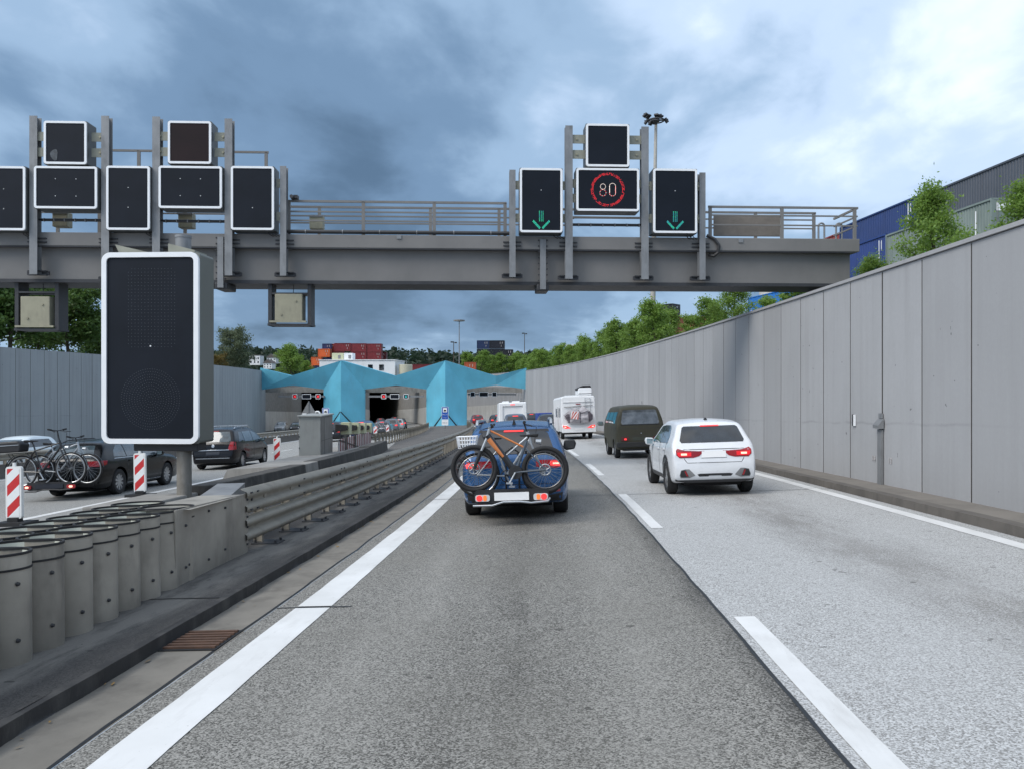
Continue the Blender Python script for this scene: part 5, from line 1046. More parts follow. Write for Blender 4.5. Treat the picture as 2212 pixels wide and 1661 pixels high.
# the fabric cover over the bicycles
out = [(-1.0, 1.62), (-0.93, 1.38), (-0.72, 1.10), (0.0, 1.06), (0.70, 1.10), (0.90, 1.30), (0.93, 1.62), (0.72, 1.84), (0.45, 2.06), (0.24, 2.22), (0.10, 2.04), (-0.05, 1.97), (-0.30, 2.10), (-0.55, 1.98), (-0.80, 1.80)]
def fold(x, z):
    n = noise.fractal(Vector((x * 2.2, z * 4.5, 0.3)), 0.6, 2.0, 4); e = min(1.0, 1.6 * (1 - max(abs(x / 1.02), abs((z - 1.58) / 0.62)))); return Vector((x, -0.14 - 0.30 * max(0.05, e) ** 0.5 + 0.05 * n - 0.03 * abs(math.sin(z * 9 + x * 3)), z))
cv = thing('bicycle_cover', 'grey fabric cover wrapped over bicycles on the motorhome', 'bicycle cover', mat=mh.matrix_world.copy())
M_CV = basic('grey_cover_cloth', (0.42, 0.40, 0.42), 0.85, var=0.15, scale=2.5, dirt=(0.30, 0.28, 0.30)); M_CVD = basic('plum_cover_cloth', (0.10, 0.085, 0.10), 0.85, var=0.2)
drape(out, fold, lambda v: Vector((0, 1, 0)), 0.045, 0.12).build('cloth', M_CV, cv, 60)
lift = lambda x, z: fold(x, z) + Vector((0, -0.012, 0))
drape([(-0.95, 1.56), (-0.72, 1.12), (-0.62, 1.12), (-0.62, 1.68), (-0.80, 1.70)], lift, lambda v: Vector((0, 1, 0)), 0.05).build('end_panel', M_CVD, cv, 60); drape([(0.62, 1.12), (0.88, 1.32), (0.90, 1.60), (0.70, 1.82), (0.58, 1.80)], lift, lambda v: Vector((0, 1, 0)), 0.05).build('end_panel', M_CVD, cv, 60)
for q in ([(0.06, 1.08), (0.09, 1.08), (0.09, 1.75), (-0.05, 1.98), (-0.08, 1.97), (0.06, 1.74)], [(0.09, 1.68), (0.60, 1.88), (0.60, 1.90), (0.09, 1.71)], [(-0.62, 1.36), (0.06, 1.36), (0.06, 1.38), (-0.62, 1.38)]): drape(q, lambda x, z: fold(x, z) + Vector((0, -0.02, 0)), lambda v: Vector((0, 1, 0)), 0.05).build('strap', M_CVD, cv)
M_WRED = basic('warning_red', (0.55, 0.10, 0.07), 0.6); wp = thing('warning_board', 'red and white striped warning panel on the bicycle cover', 'warning panel', mat=mh.matrix_world @ Matrix.Translation((-0.30, -0.56, 1.60)) @ Matrix.Rotation(R(6), 4, 'Y')); m = MB(); m.box((0, 0, 0), (0.5, 0.012, 0.5)); m.build('board', M_CAMP, wp)
for k in range(-1, 3):
    c = -0.26 + 0.2 * k; q = [(max(-0.24, min(0.24, c + d + e)), -0.24 if e == 0 else 0.24) for d, e in ((0, 0), (0.1, 0), (0.1, 0.30), (0, 0.30))]; m = MB(); m.prism(q, -0.012, -0.007); m.build('stripe', M_WRED, wp)

# -- caravan and the queue ahead
t = thing('caravan', 'white caravan with recessed rear panel ahead in the left lane', 'caravan', mat=frame(-0.30, 62, 0, 0), group='vans and campers')
m = MB(); m.prism([(-1.13, 0.45), (1.13, 0.45), (1.15, 1.3), (1.10, 2.55), (-1.10, 2.55), (-1.15, 1.3)], 0.0, 5.2); m.build('body', M_CAMP, t, bevel=0.07, seg=3)
m = MB(); m.ring([(-1.1, 0.6), (1.1, 0.6), (1.08, 2.5), (-1.08, 2.5)], [(-0.82, 0.7), (0.82, 0.7), (0.80, 2.25), (-0.80, 2.25)], -0.10, 0.02); m.build('rear_moulding', M_CAMP, t, bevel=0.03)
m = MB(); m.box((0, -0.11, 2.37), (0.36, 0.02, 0.05)); m.build('brake_light', M_LAMP, t); m = MB(); m.prism(rrect(0.55, 0.14, 0.06, 3, -0.55, 2.6), 0.4, 1.2); m.build('roof_hatch', M_CAMP, t); m = MB(); m.prism(rrect(0.6, 0.14, 0.06, 3, 0.3, 2.6), 0.6, 1.4); m.build('roof_vent', M_CAMP, t)
for s in (1, -1): m = MB(); m.box((s * 0.9, -0.11, 0.85), (0.22, 0.02, 0.35)); m.build('tail_light', M_LAMP, t)
add_wheels(t, 0.33, 0.2, (2.4,), 1.95)
GEN = {}
def generic(kind):
    if kind in GEN: return GEN[kind]
    if kind == 'estate':
        s_ = Shell(4.75, 1.80, [(0, 0.60), (0.03, 0.72), (0.06, 0.92), (0.13, 1.0), (0.28, 1.16), (0.48, 1.33), (0.58, 1.385), (0.7, 1.40), (1.6, 1.455), (2.3, 1.44), (2.7, 1.36), (3.5, 0.98), (4.2, 0.88), (4.6, 0.72), (4.75, 0.56)], [(0, 0.36), (0.04, 0.27), (0.3, 0.21), (4.4, 0.2), (4.65, 0.23), (4.75, 0.34)], [(0.2, 0.93), (0.4, 0.985), (0.62, 1.0), (0.85, 0.975), (0.97, 0.94), (1.2, 0.84), (1.46, 0.68)], PLAN(4.75), 0.10, 0.11)
    elif kind == 'mpv':
        s_ = Shell(4.4, 1.80, [(0, 0.58), (0.03, 0.70), (0.06, 0.93), (0.12, 1.05), (0.24, 1.28), (0.36, 1.48), (0.46, 1.545), (0.6, 1.56), (1.6, 1.62), (2.2, 1.60), (2.7, 1.46), (3.5, 1.02), (3.9, 0.90), (4.25, 0.74), (4.4, 0.56)], [(0, 0.36), (0.04, 0.27), (0.3, 0.22), (4.1, 0.22), (4.3, 0.25), (4.4, 0.34)], [(0.2, 0.93), (0.4, 0.985), (0.65, 1.0), (0.9, 0.97), (1.05, 0.94), (1.3, 0.85), (1.62, 0.70)], PLAN(4.4), 0.10, 0.11)
    else:
        s_ = Shell(4.25, 1.78, [(0, 0.60), (0.03, 0.70), (0.06, 0.92), (0.13, 1.0), (0.30, 1.2), (0.46, 1.40), (0.54, 1.445), (0.7, 1.46), (1.5, 1.515), (2.0, 1.50), (2.5, 1.38), (3.25, 1.0), (3.8, 0.90), (4.1, 0.75), (4.25, 0.58)], [(0, 0.36), (0.04, 0.27), (0.3, 0.22), (3.9, 0.22), (4.15, 0.25), (4.25, 0.34)], [(0.2, 0.93), (0.4, 0.985), (0.65, 1.0), (0.9, 0.97), (1.0, 0.94), (1.2, 0.86), (1.5, 0.70)], PLAN(4.25), 0.10, 0.11)
    GEN[kind] = s_; return s_
PAINTS = {}
def pcol(name, col):
    if name not in PAINTS: PAINTS[name] = paint(name, col, 0.26, 0.2)
    return PAINTS[name]
def queue_car(label, kind, pname, col, x0, Y, lit=True, oncoming=False, dz=0.0, yaw=0.0, third=True):
    s_ = generic(kind); key = ('parts', kind)
    if key not in GEN:
        zt = {'estate': 1.32, 'mpv': 1.46, 'hatch': 1.38}[kind]; zb_ = {'estate': 1.02, 'mpv': 1.08, 'hatch': 1.03}[kind]
        d = {}
        me = s_.body(0.10, 8); d['body'] = me
        d['rear_window'] = rear_patch(s_, [(-0.60, zb_), (0.60, zb_), (0.52, zt), (-0.52, zt)], 0.012, 0.12).mesh('rear_window', M_GLASS, 40)
        d['lamps'] = [rear_patch(s_, q, 0.012, 0.12).mesh('tail_light', None) for q in ([(0.45, 0.78), (0.76, 0.78), (0.78, 0.92), (0.5, 0.92)], mir([(0.45, 0.78), (0.76, 0.78), (0.78, 0.92), (0.5, 0.92)]))]
        d['third'] = rear_patch(s_, rc(-0.2, 0.2, zt + 0.005, zt + 0.05), 0.02).mesh('brake_light', M_LAMP); d['plate'] = rear_patch(s_, rc(-0.26, 0.26, 0.66, 0.77), 0.012).mesh('number_plate', M_PLATE); d['bump'] = rear_patch(s_, rc(-0.66, 0.66, 0.29, 0.36), 0.008).mesh('bumper_trim', M_TRIM)
        d['sw'] = [side_patch(s_, [(0.62, zb_), (s_.L * 0.60, zb_ - 0.02), (s_.L * 0.53, zt - 0.02), (0.85, zt - 0.02)], sd, 0.006, 0.2).mesh('side_window', M_GLASS, 40) for sd in (1, -1)]
        d['ws'] = front_patch(s_, [(-0.62, zb_ + 0.02), (0.62, zb_ + 0.02), (0.52, zt), (-0.52, zt)], 0.012, 0.15).mesh('windscreen', M_GLASSL, 40); d['hl'] = [front_patch(s_, q, 0.01, 0.12).mesh('headlight', M_CLEAR) for q in (rc(0.45, 0.70, 0.62, 0.72), rc(-0.70, -0.45, 0.62, 0.72))]; d['gr'] = front_patch(s_, rc(-0.4, 0.4, 0.42, 0.58), 0.01).mesh('grille', M_TRIM)
        GEN[key] = d
    d = GEN[key]; t = thing('car', label, 'car', group='cars', mat=frame(x0, Y, dz, yaw + (math.pi if oncoming else 0)))
    o = d['body'].build('body', pcol(pname, col), t, 38)
    inst('rear_window', d['rear_window'], t); inst('number_plate', d['plate'], t); inst('bumper_trim', d['bump'], t); inst('windscreen', d['ws'], t); inst('grille', d['gr'], t)
    for me in d['sw']: inst('side_window', me, t)
    for me in d['hl']: inst('headlight', me, t)
    for me in d['lamps']:
        k = (me.name, lit)
        if k not in GEN: c = me.copy(); c.materials.clear(); c.materials.append(M_LAMP if lit else M_REFL); GEN[k] = c
        inst('tail_light', GEN[k], t)
    if third and lit: inst('brake_light', d['third'], t)
    add_wheels(t, 0.32, 0.21, (0.80, s_.L * 0.80), 1.60); m = MB(); m.box((0, s_.L / 2, 0.3), (1.3, s_.L - 0.6, 0.2)); m.build('underbody_shade', M_UNDER, t); return t
# black estate
def near_rear_side(t, s_, kind):
    pass
t = thing('car', 'black estate car carrying bicycles on its tail rack at left', 'car', mat=frame(-12.15, 19.12, ZL, R(0)), group='cars'); est = t; s_ = generic('estate')
M_PK = paint('black_car_paint', (0.004, 0.0045, 0.0055), 0.16, 0, 0.03)
assemble(t, s_, M_PK, (0.93, 3.62), 0.335, 0.22, 1.56, 0.06, style='multi')
rp(t, s_, 'rear_window', [(-0.56, 1.02), (0.56, 1.02), (0.60, 1.08), (0.50, 1.32), (-0.50, 1.32), (-0.60, 1.08)], M_GLASSL, 0.01); rp(t, s_, 'tail_light', [(0.46, 0.80), (0.80, 0.78), (0.82, 0.92), (0.48, 0.93)], M_REFL, 0.01, True); spt(t, s_, 'tail_light_wing', [(0.06, 0.78), (0.34, 0.82), (0.40, 0.93), (0.06, 0.93)], M_REFL, 0.008)
spt(t, s_, 'side_window', [(0.72, 1.01), (1.32, 0.99), (1.30, 1.32), (1.02, 1.30), (0.80, 1.16)], M_GLASSL, 0.006); spt(t, s_, 'side_window', [(1.37, 0.99), (2.20, 0.985), (2.18, 1.34), (1.36, 1.33)], M_GLASSL, 0.006); spt(t, s_, 'side_window', [(2.26, 0.985), (3.20, 0.97), (2.75, 1.24), (2.25, 1.34)], M_GLASSL, 0.006)
spt(t, s_, 'window_chrome', rc(0.72, 3.2, 0.955, 0.972), M_CHROME, 0.008); spt(t, s_, 'sill_chrome', rc(1.35, 3.2, 0.27, 0.285), M_CHROME, 0.012); spt(t, s_, 'door_handle', rc(1.42, 1.62, 0.86, 0.885), M_PK, 0.03); spt(t, s_, 'door_handle', rc(2.32, 2.52, 0.85, 0.875), M_PK, 0.03)
for a in (1.33, 2.21): spt(t, s_, 'door_gap', rc(a, a + 0.014, 0.35, 0.98), M_DARK, 0.003)
for s in (1, -1): m = MB(); m.tube([(s * 0.58, 0.75, 1.40), (s * 0.575, 1.0, 1.46), (s * 0.565, 2.2, 1.49), (s * 0.56, 2.5, 1.43)], 0.016, 6); m.build('roof_rail', M_TRIM, t, 40)
mirror(t, 0.86, 2.95, 1.0, M_PK, 1); rp(t, s_, 'bumper_trim', rc(-0.7, 0.7, 0.28, 0.36), M_TRIM, 0.008)
# black people carrier
t = thing('car', 'black people carrier with roof bars left of the grey cabinet', 'car', mat=frame(-12.55, 29.3, ZL, R(0)), group='cars'); s_ = generic('mpv')
M_PK2 = paint('dark_grey_blue_paint', (0.005, 0.0055, 0.008), 0.16, 0, 0.03)
for q in (M_PK, M_PK2): s0 = q.node_tree.nodes['Principled BSDF']; s0.inputs['Coat Weight'].default_value = 0.22; s0.inputs['Specular IOR Level'].default_value = 0.28
assemble(t, s_, M_PK2, (0.85, 3.50), 0.325, 0.21, 1.56, 0.06, style='multi')
rp(t, s_, 'rear_window', [(-0.60, 1.08), (0.60, 1.08), (0.66, 1.14), (0.56, 1.47), (-0.56, 1.47), (-0.66, 1.14)], M_GLASSL, 0.01); rp(t, s_, 'tail_light', [(0.58, 0.76), (0.82, 0.76), (0.82, 1.08), (0.66, 1.08)], M_REFL, 0.01, True); spt(t, s_, 'tail_light_wing', [(0.07, 0.76), (0.22, 0.78), (0.26, 1.06), (0.10, 1.06)], M_REFL, 0.008)
rp(t, s_, 'chrome_strip', rc(-0.62, 0.62, 0.755, 0.785), M_CHROME, 0.012); rp(t, s_, 'number_plate', rc(-0.26, 0.26, 0.58, 0.70), basic('dark_plate', (0.012, 0.02, 0.035), 0.5), 0.012); rp(t, s_, 'bumper_strip', rc(-0.66, 0.66, 0.44, 0.465), M_CHROME, 0.01); rp(t, s_, 'emblem', [(0.06 * math.cos(a / 10 * 6.283), 0.93 + 0.06 * math.sin(a / 10 * 6.283)) for a in range(10)], M_CHROME, 0.012)
spt(t, s_, 'side_window', [(0.55, 1.08), (1.12, 1.06), (1.12, 1.44), (0.78, 1.44)], M_GLASS, 0.006); spt(t, s_, 'side_window', [(1.17, 1.06), (2.10, 1.05), (2.08, 1.47), (1.17, 1.45)], M_GLASSL, 0.006); spt(t, s_, 'side_window', [(2.15, 1.05), (3.15, 1.02), (2.65, 1.36), (2.14, 1.47)], M_GLASSL, 0.006)
for a in (1.14, 2.11): spt(t, s_, 'door_gap', rc(a, a + 0.014, 0.35, 1.02), M_DARK, 0.003)
for y in (1.0, 1.95): m = MB(); m.bar((-0.68, y, 1.70), (0.68, y, 1.70), 0.07, 0.03); m.build('roof_bar', M_CHROME, t)
for s in (1, -1):
    m = MB(); m.tube([(s * 0.58, 0.7, 1.57), (s * 0.58, 0.85, 1.65), (s * 0.57, 2.2, 1.68), (s * 0.56, 2.5, 1.58)], 0.018, 6); m.build('roof_rail', M_CHROME, t, 40)
mirror(t, 0.87, 2.95, 1.08, M_PK2, 1); mirror(t, -0.87, 2.95, 1.08, M_PK2, -1); rp(t, s_, 'brake_light', rc(-0.14, 0.14, 1.485, 1.51), M_REFL, 0.02)
# far traffic
GR, DK, SI, BL = ('grey_metal', (0.09, 0.10, 0.115)), ('near_black', (0.010, 0.011, 0.014)), ('silver', (0.38, 0.39, 0.40)), ('deep_blue', (0.03, 0.06, 0.16))
tow = queue_car('slate blue car with high red brake light just behind the caravan', 'mpv', 'slate_blue', (0.045, 0.06, 0.09), -0.42, 54)
queue_car('dark car with lit tail light half hidden left of the motorhome', 'hatch', *DK, 2.55, 61, third=False)
queue_car('black car in the shade right of the caravan', 'mpv', *DK, 3.1, 84)
queue_car('dark red car at the mouth of the right tunnel tube', 'hatch', 'dark_red', (0.16, 0.012, 0.016), -1.2, 112); queue_car('black car beside the dark red car by the tunnel mouth', 'hatch', *DK, 0.3, 98)
queue_car('dark grey estate left of the caravan', 'estate', *GR, -0.1, 82, third=False); queue_car('white car farthest in the queue left of the caravan', 'hatch', 'far_white', (0.7, 0.7, 0.7), 0.2, 128)
t = thing('trailer', 'small trailer with blue tarpaulin beside the motorhome', 'trailer', mat=frame(3.2, 72, 0, 0), group='vans and campers'); m = MB(); m.box((0, 1.3, 1.1), (1.35, 2.6, 1.05)); m.build('tarpaulin', basic('blue_tarpaulin', (0.02, 0.055, 0.28), 0.6, var=0.12), t, bevel=0.05); m = MB(); m.box((0, 1.3, 0.5), (1.4, 2.7, 0.12)); m.build('bed', M_TRIM, t); add_wheels(t, 0.28, 0.17, (1.4,), 1.5)
queue_car('black car roof just behind the signal heads', 'mpv', *DK, -15.2, 62, dz=ZL); queue_car('blue car next to the signal heads', 'mpv', *BL, -13.0, 64, dz=ZL)
bk1 = queue_car('grey car with bicycles in the middle queue', 'estate', *GR, -13.0, 80, dz=ZL); queue_car('grey car ahead of the car with bicycles in the middle queue', 'mpv', 'mid_grey', (0.13, 0.135, 0.15), -12.9, 91, dz=ZL, third=False); queue_car('silver car in the middle queue', 'hatch', *SI, -12.7, 102, dz=ZL); queue_car('black car with high red brake light entering the middle tube', 'hatch', *DK, -12.6, 113, dz=ZL)
queue_car('dark car in the shade inside the middle tube', 'hatch', *DK, -16.3, 140, dz=ZL); queue_car('farther dark car deep inside the middle tube', 'mpv', *DK, -13.4, 150, dz=ZL)
queue_car('silver oncoming car leaving the left tube', 'mpv', *SI, -32.0, 124, oncoming=True, dz=ZL); queue_car('dark oncoming car beside the left pillar', 'hatch', *DK, -28.6, 118, oncoming=True, dz=ZL)
wcar = queue_car('white oncoming hatchback beyond the median at far left', 'hatch', 'pearl_white', (0.72, 0.78, 0.80), -23.6, 36.2, oncoming=True, dz=ZL)
# ---------------------------------------------------------------- bicycles and tail racks
M_SPOKE = basic('spoke_wire', (0.30, 0.31, 0.32), 0.35, 0.7); M_BLKF = basic('black_frame', (0.012, 0.012, 0.014), 0.35, var=0.1, coat=0.4); M_ORF = basic('orange_frame', (0.62, 0.20, 0.045), 0.3, var=0.06, coat=0.5); M_SILF = basic('silver_frame', (0.42, 0.45, 0.48), 0.35, 0.4); M_GRF = basic('slate_frame', (0.06, 0.08, 0.105), 0.35, coat=0.4)
def tor(m, c, R_, r, n=36, k=8, ax='y'):
    pts = [Vector((c[0] + R_ * math.cos(2 * math.pi * i / n), c[1], c[2] + R_ * math.sin(2 * math.pi * i / n))) for i in range(n)]; return m.tube(pts, r, k, closed=True)
def bicycle(label, mw, flip, Rw=0.34, wb=1.06, tyre=0.027, fr=M_BLKF, fr2=None, rimm=M_RIMD, motor=False, basket=None, case=False, mud=False, step=False, bar_h=1.02, sad=0.97, group='bicycles on tail racks'):
    t = thing('bicycle', label, 'bicycle', mat=mw @ Matrix.Diagonal((flip, 1, 1, 1)) if False else mw, group=group); f = flip
    q = lambda x, z, y=0.0: Vector((f * x, y, z)); fr2 = fr2 or fr
    rh, fh, bb = q(0, Rw), q(wb, Rw), q(0.43, 0.30); st, ht, hb = q(0.27, sad - 0.08), q(wb - 0.22, 0.93), q(wb - 0.175, 0.80)
    for hub, nm in ((rh, 'r'), (fh, 'f')):
        m = MB(); tor(m, (0, 0, 0), Rw - tyre, tyre); w = m.build('wheel', M_TYRE, t, 50); w.location = hub
        m = MB(); tor(m, (0, 0, 0), Rw - 2.3 * tyre, 0.013, 36, 6); m.build('rim', rimm, w, 50)
        m = MB(); m.cyl((0, -0.035, 0), (0, 0.035, 0), 0.022, n=8)
        for i in range(20): a = 2 * math.pi * i / 20; m.tube([(0.02 * math.cos(a + 0.6), 0.03 * (-1) ** i, 0.02 * math.sin(a + 0.6)), ((Rw - 2.3 * tyre) * math.cos(a), 0, (Rw - 2.3 * tyre) * math.sin(a))], 0.0022, 3)
        m.build('spokes', M_SPOKE, w)
        if motor:
            m = MB(); tor(m, (0, -0.05, 0), 0.078, 0.010, 20, 4)
            for i in range(6): a = i * 1.047; m.tube([(0.02 * math.cos(a), -0.05, 0.02 * math.sin(a)), (0.078 * math.cos(a + 0.5), -0.05, 0.078 * math.sin(a + 0.5))], 0.006, 4)
            m.build('brake_disc', M_CHROME, w)
    tr = 0.028 if motor else 0.020
    m = MB(); m.tube([bb, ht.lerp(hb, 0.75)], tr * (1.7 if motor else 1.2), 8); o = m.build('down_tube', fr, t, 50)
    if motor: m = MB(); m.tube([bb.lerp(hb, 0.42) + Vector((0, -0.035, 0.012)), bb.lerp(hb, 0.93) + Vector((0, -0.035, 0.012))], [0.02, 0.042], 6); m.build('flash', fr2, o, 50)
    m = MB(); m.tube([bb, st], tr * 0.8, 8); m.build('seat_tube', M_GRF if motor else fr, t, 50)
    if not step: m = MB(); m.tube([ht + Vector((0, 0, -0.03)), bb.lerp(st, 0.78)], tr * (0.52 if motor else 0.8), 8); m.build('top_tube', fr2, t, 50)
    else: m = MB(); m.tube([ht + Vector((0, 0, -0.06)), bb.lerp(st, 0.45) + Vector((0, 0, 0.02))], tr * 0.8, 8); m.build('top_tube', fr, t, 50)
    m = MB()
    for s in (-1, 1): m.tube([bb + Vector((0, 0.05 * s, 0)), rh + Vector((0, 0.06 * s, 0))], tr * 0.5, 6); m.tube([bb.lerp(st, 0.8), rh + Vector((0, 0.06 * s, 0))], tr * 0.45, 6)
    m.build('rear_stay', M_GRF if motor else fr, t, 50)
    m = MB()
    for s in (-1, 1): m.tube([hb + Vector((0, 0.055 * s, -0.02)), fh + Vector((0, 0.06 * s, 0))], [0.02 if motor else 0.014, 0.016], 6)
    m.tube([ht + Vector((0, 0, 0.02)), hb + Vector((0, 0, -0.03))], 0.024, 8)
    if motor:
        g = MB()
        for s in (-1, 1): g.tube([hb.lerp(fh, 0.42) + Vector((0, 0.058 * s, 0)), fh + Vector((0, 0.06 * s, 0))], [0.029, 0.022], 8)
        g.build('fork_lower', M_BLKF, t, 50)
    m.build('fork', M_SILF if motor else fr, t, 50)
    tb = q(wb - 0.26, bar_h); m = MB(); m.tube([ht, tb], 0.014, 6); m.tube([tb + Vector((0, -0.30, 0.03)), tb + Vector((0, -0.12, 0.01)), tb, tb + Vector((0, 0.12, 0.01)), tb + Vector((0, 0.30, 0.03))], 0.012, 6); hbx = m.build('handlebar', M_TRIM, t, 50)
    m = MB()
    for s in (-1, 1): m.cyl(tb + Vector((0, 0.20 * s, 0.02)), tb + Vector((0, 0.32 * s, 0.035)), 0.018, n=8); m.tube([tb + Vector((0, 0.19 * s, 0.0)), q(wb - 0.17, bar_h - 0.02, 0.21 * s), q(wb - 0.15, bar_h - 0.03, 0.30 * s)], 0.006, 4)
    m.tube([tb + Vector((0, 0.1, 0)), q(wb - 0.08, bar_h - 0.05, 0.04), q(wb - 0.12, 0.78, 0.03)], 0.004, 4); m.build('grip', M_TYRE, hbx)
    sp = q(0.23, sad); m = MB(); m.tube([st, sp], 0.013, 6); m.build('seat_post', M_TRIM, t)
    m = MB(); m.add([sp + Vector((f * a, y, z)) for a, y, z in ((-0.13, -0.075, 0.03), (-0.13, 0.075, 0.03), (0.02, 0.05, 0.01), (0.15, 0.02, 0.0), (0.15, -0.02, 0.0), (0.02, -0.05, 0.01), (-0.12, -0.06, -0.03), (-0.12, 0.06, -0.03), (0.14, 0.015, -0.02), (0.14, -0.015, -0.02))], [(0, 5, 2, 1), (5, 4, 3, 2), (0, 1, 7, 6), (1, 2, 3, 8, 7), (0, 6, 9, 4, 5), (3, 4, 9, 8), (6, 7, 8, 9)]); m.build('saddle', M_TRIM, t, bevel=0.012)
    m = MB(); m.cyl(bb + Vector((0, -0.06, 0)), bb + Vector((0, 0.06, 0)), 0.10 if motor else 0.03, n=16)
    if not motor: tor(m, (bb.x, -0.045, bb.z), 0.085, 0.008, 24, 4)
    ck = m.build('crankset', M_TRIM, t, 40); m = MB(); m.tube([bb + Vector((0, -0.075, 0)), bb + Vector((f * 0.08, -0.08, -0.15))], 0.012, 6); m.box(bb + Vector((f * 0.08, -0.12, -0.15)), (0.09, 0.08, 0.02)); m.build('pedal', M_SILF, ck); m = MB(); m.tube([bb + Vector((0, 0.075, 0)), bb + Vector((-f * 0.08, 0.08, 0.15))], 0.012, 6); m.build('pedal', M_SILF, ck)
    if mud:
        for hub in (rh, fh):
            m = MB(); pts = [hub + Vector(((Rw + 0.025) * math.cos(a), 0, (Rw + 0.025) * math.sin(a))) for a in [R(5 + 170 * i / 12) for i in range(13)]]
            for p in pts: m.v += [p + Vector((0, -0.022, 0)), p + Vector((0, 0.022, 0))]
            m.f = [(2 * i, 2 * i + 1, 2 * i + 3, 2 * i + 2) for i in range(12)]; m.build('mudguard', M_TRIM, t)
        m = MB(); m.tube([q(-0.30, 0.74), q(0.20, 0.74)], 0.009, 5)
        for s in (-1, 1): m.tube([q(-0.25, 0.74, 0.06 * s), rh + Vector((0, 0.06 * s, 0))], 0.006, 5); m.tube([q(-0.30, 0.74, 0.06 * s), q(0.20, 0.74, 0.06 * s)], 0.007, 5)
        m.build('luggage_carrier', M_TRIM, t)
        m = MB(); m.cyl(q(wb - 0.10, 0.80), q(wb - 0.02, 0.79), 0.03, 0.04, 8); m.build('lamp', M_SILF, t)
    if case:
        m = MB(); m.prism([(f * -0.40, 0.76), (f * 0.06, 0.76), (f * 0.10, 0.92), (f * 0.02, 1.0), (f * -0.38, 1.0), (f * -0.44, 0.92)][::f], -0.16, 0.16); c_ = m.build('top_case', M_TRIM, t, bevel=0.03); m = MB(); m.box(q(-0.17, 0.915, -0.165), (0.45, 0.012, 0.014)); m.build('case_strip', M_SILF, c_)
    if basket is not None:
        bx, bz, bw, bh = basket; m = MB(); c = q(bx, bz)
        for k in range(4):
            z = bz + bh * k / 3; s_ = 0.85 + 0.15 * k / 3
            pts = [Vector((f * bx + sx * bw / 2 * s_, sy * 0.15 * s_, z)) for sx, sy in ((-1, -1), (1, -1), (1, 1), (-1, 1))]; m.tube(pts, 0.007 if k == 3 else 0.005, 4, closed=True)
        for k in range(8):
            for sy in (-1, 1): x = -0.5 + k / 7; m.tube([(f * bx + x * bw * 0.85, sy * 0.1275, bz), (f * bx + x * bw, sy * 0.15, bz + bh)], 0.005, 4)
        for k in range(5):
            for sx in (-1, 1): y = -0.5 + k / 4; m.tube([(f * bx + sx * bw / 2 * 0.85, y * 0.255, bz), (f * bx + sx * bw / 2, y * 0.30, bz + bh)], 0.005, 4)
        for k in range(6): x = (-0.5 + k / 5) * bw * 0.85; m.tube([(f * bx + x, -0.127, bz), (f * bx + x, 0.127, bz)], 0.004, 4)
        m.build('basket', M_FRAMEW, t)
    return t
SM = suv.matrix_world.copy()
bicycle('orange and black electric mountain bike on the blue SUV rack', SM @ Matrix.Translation((0.46, -0.66, 0.455)) @ Matrix.Rotation(R(2.6), 4, 'Y'), -1, 0.345, 1.03, 0.033, M_BLKF, M_ORF, motor=True, bar_h=0.95, sad=0.84)
bicycle('silver city bike with white wire basket on the blue SUV rack', SM @ Matrix.Translation((-0.53, -0.36, 0.40)), 1, 0.33, 0.98, 0.02, M_SILF, rimm=M_RIM, step=True, basket=(-0.14, 0.735, 0.30, 0.17), mud=True, bar_h=1.06, sad=0.87)
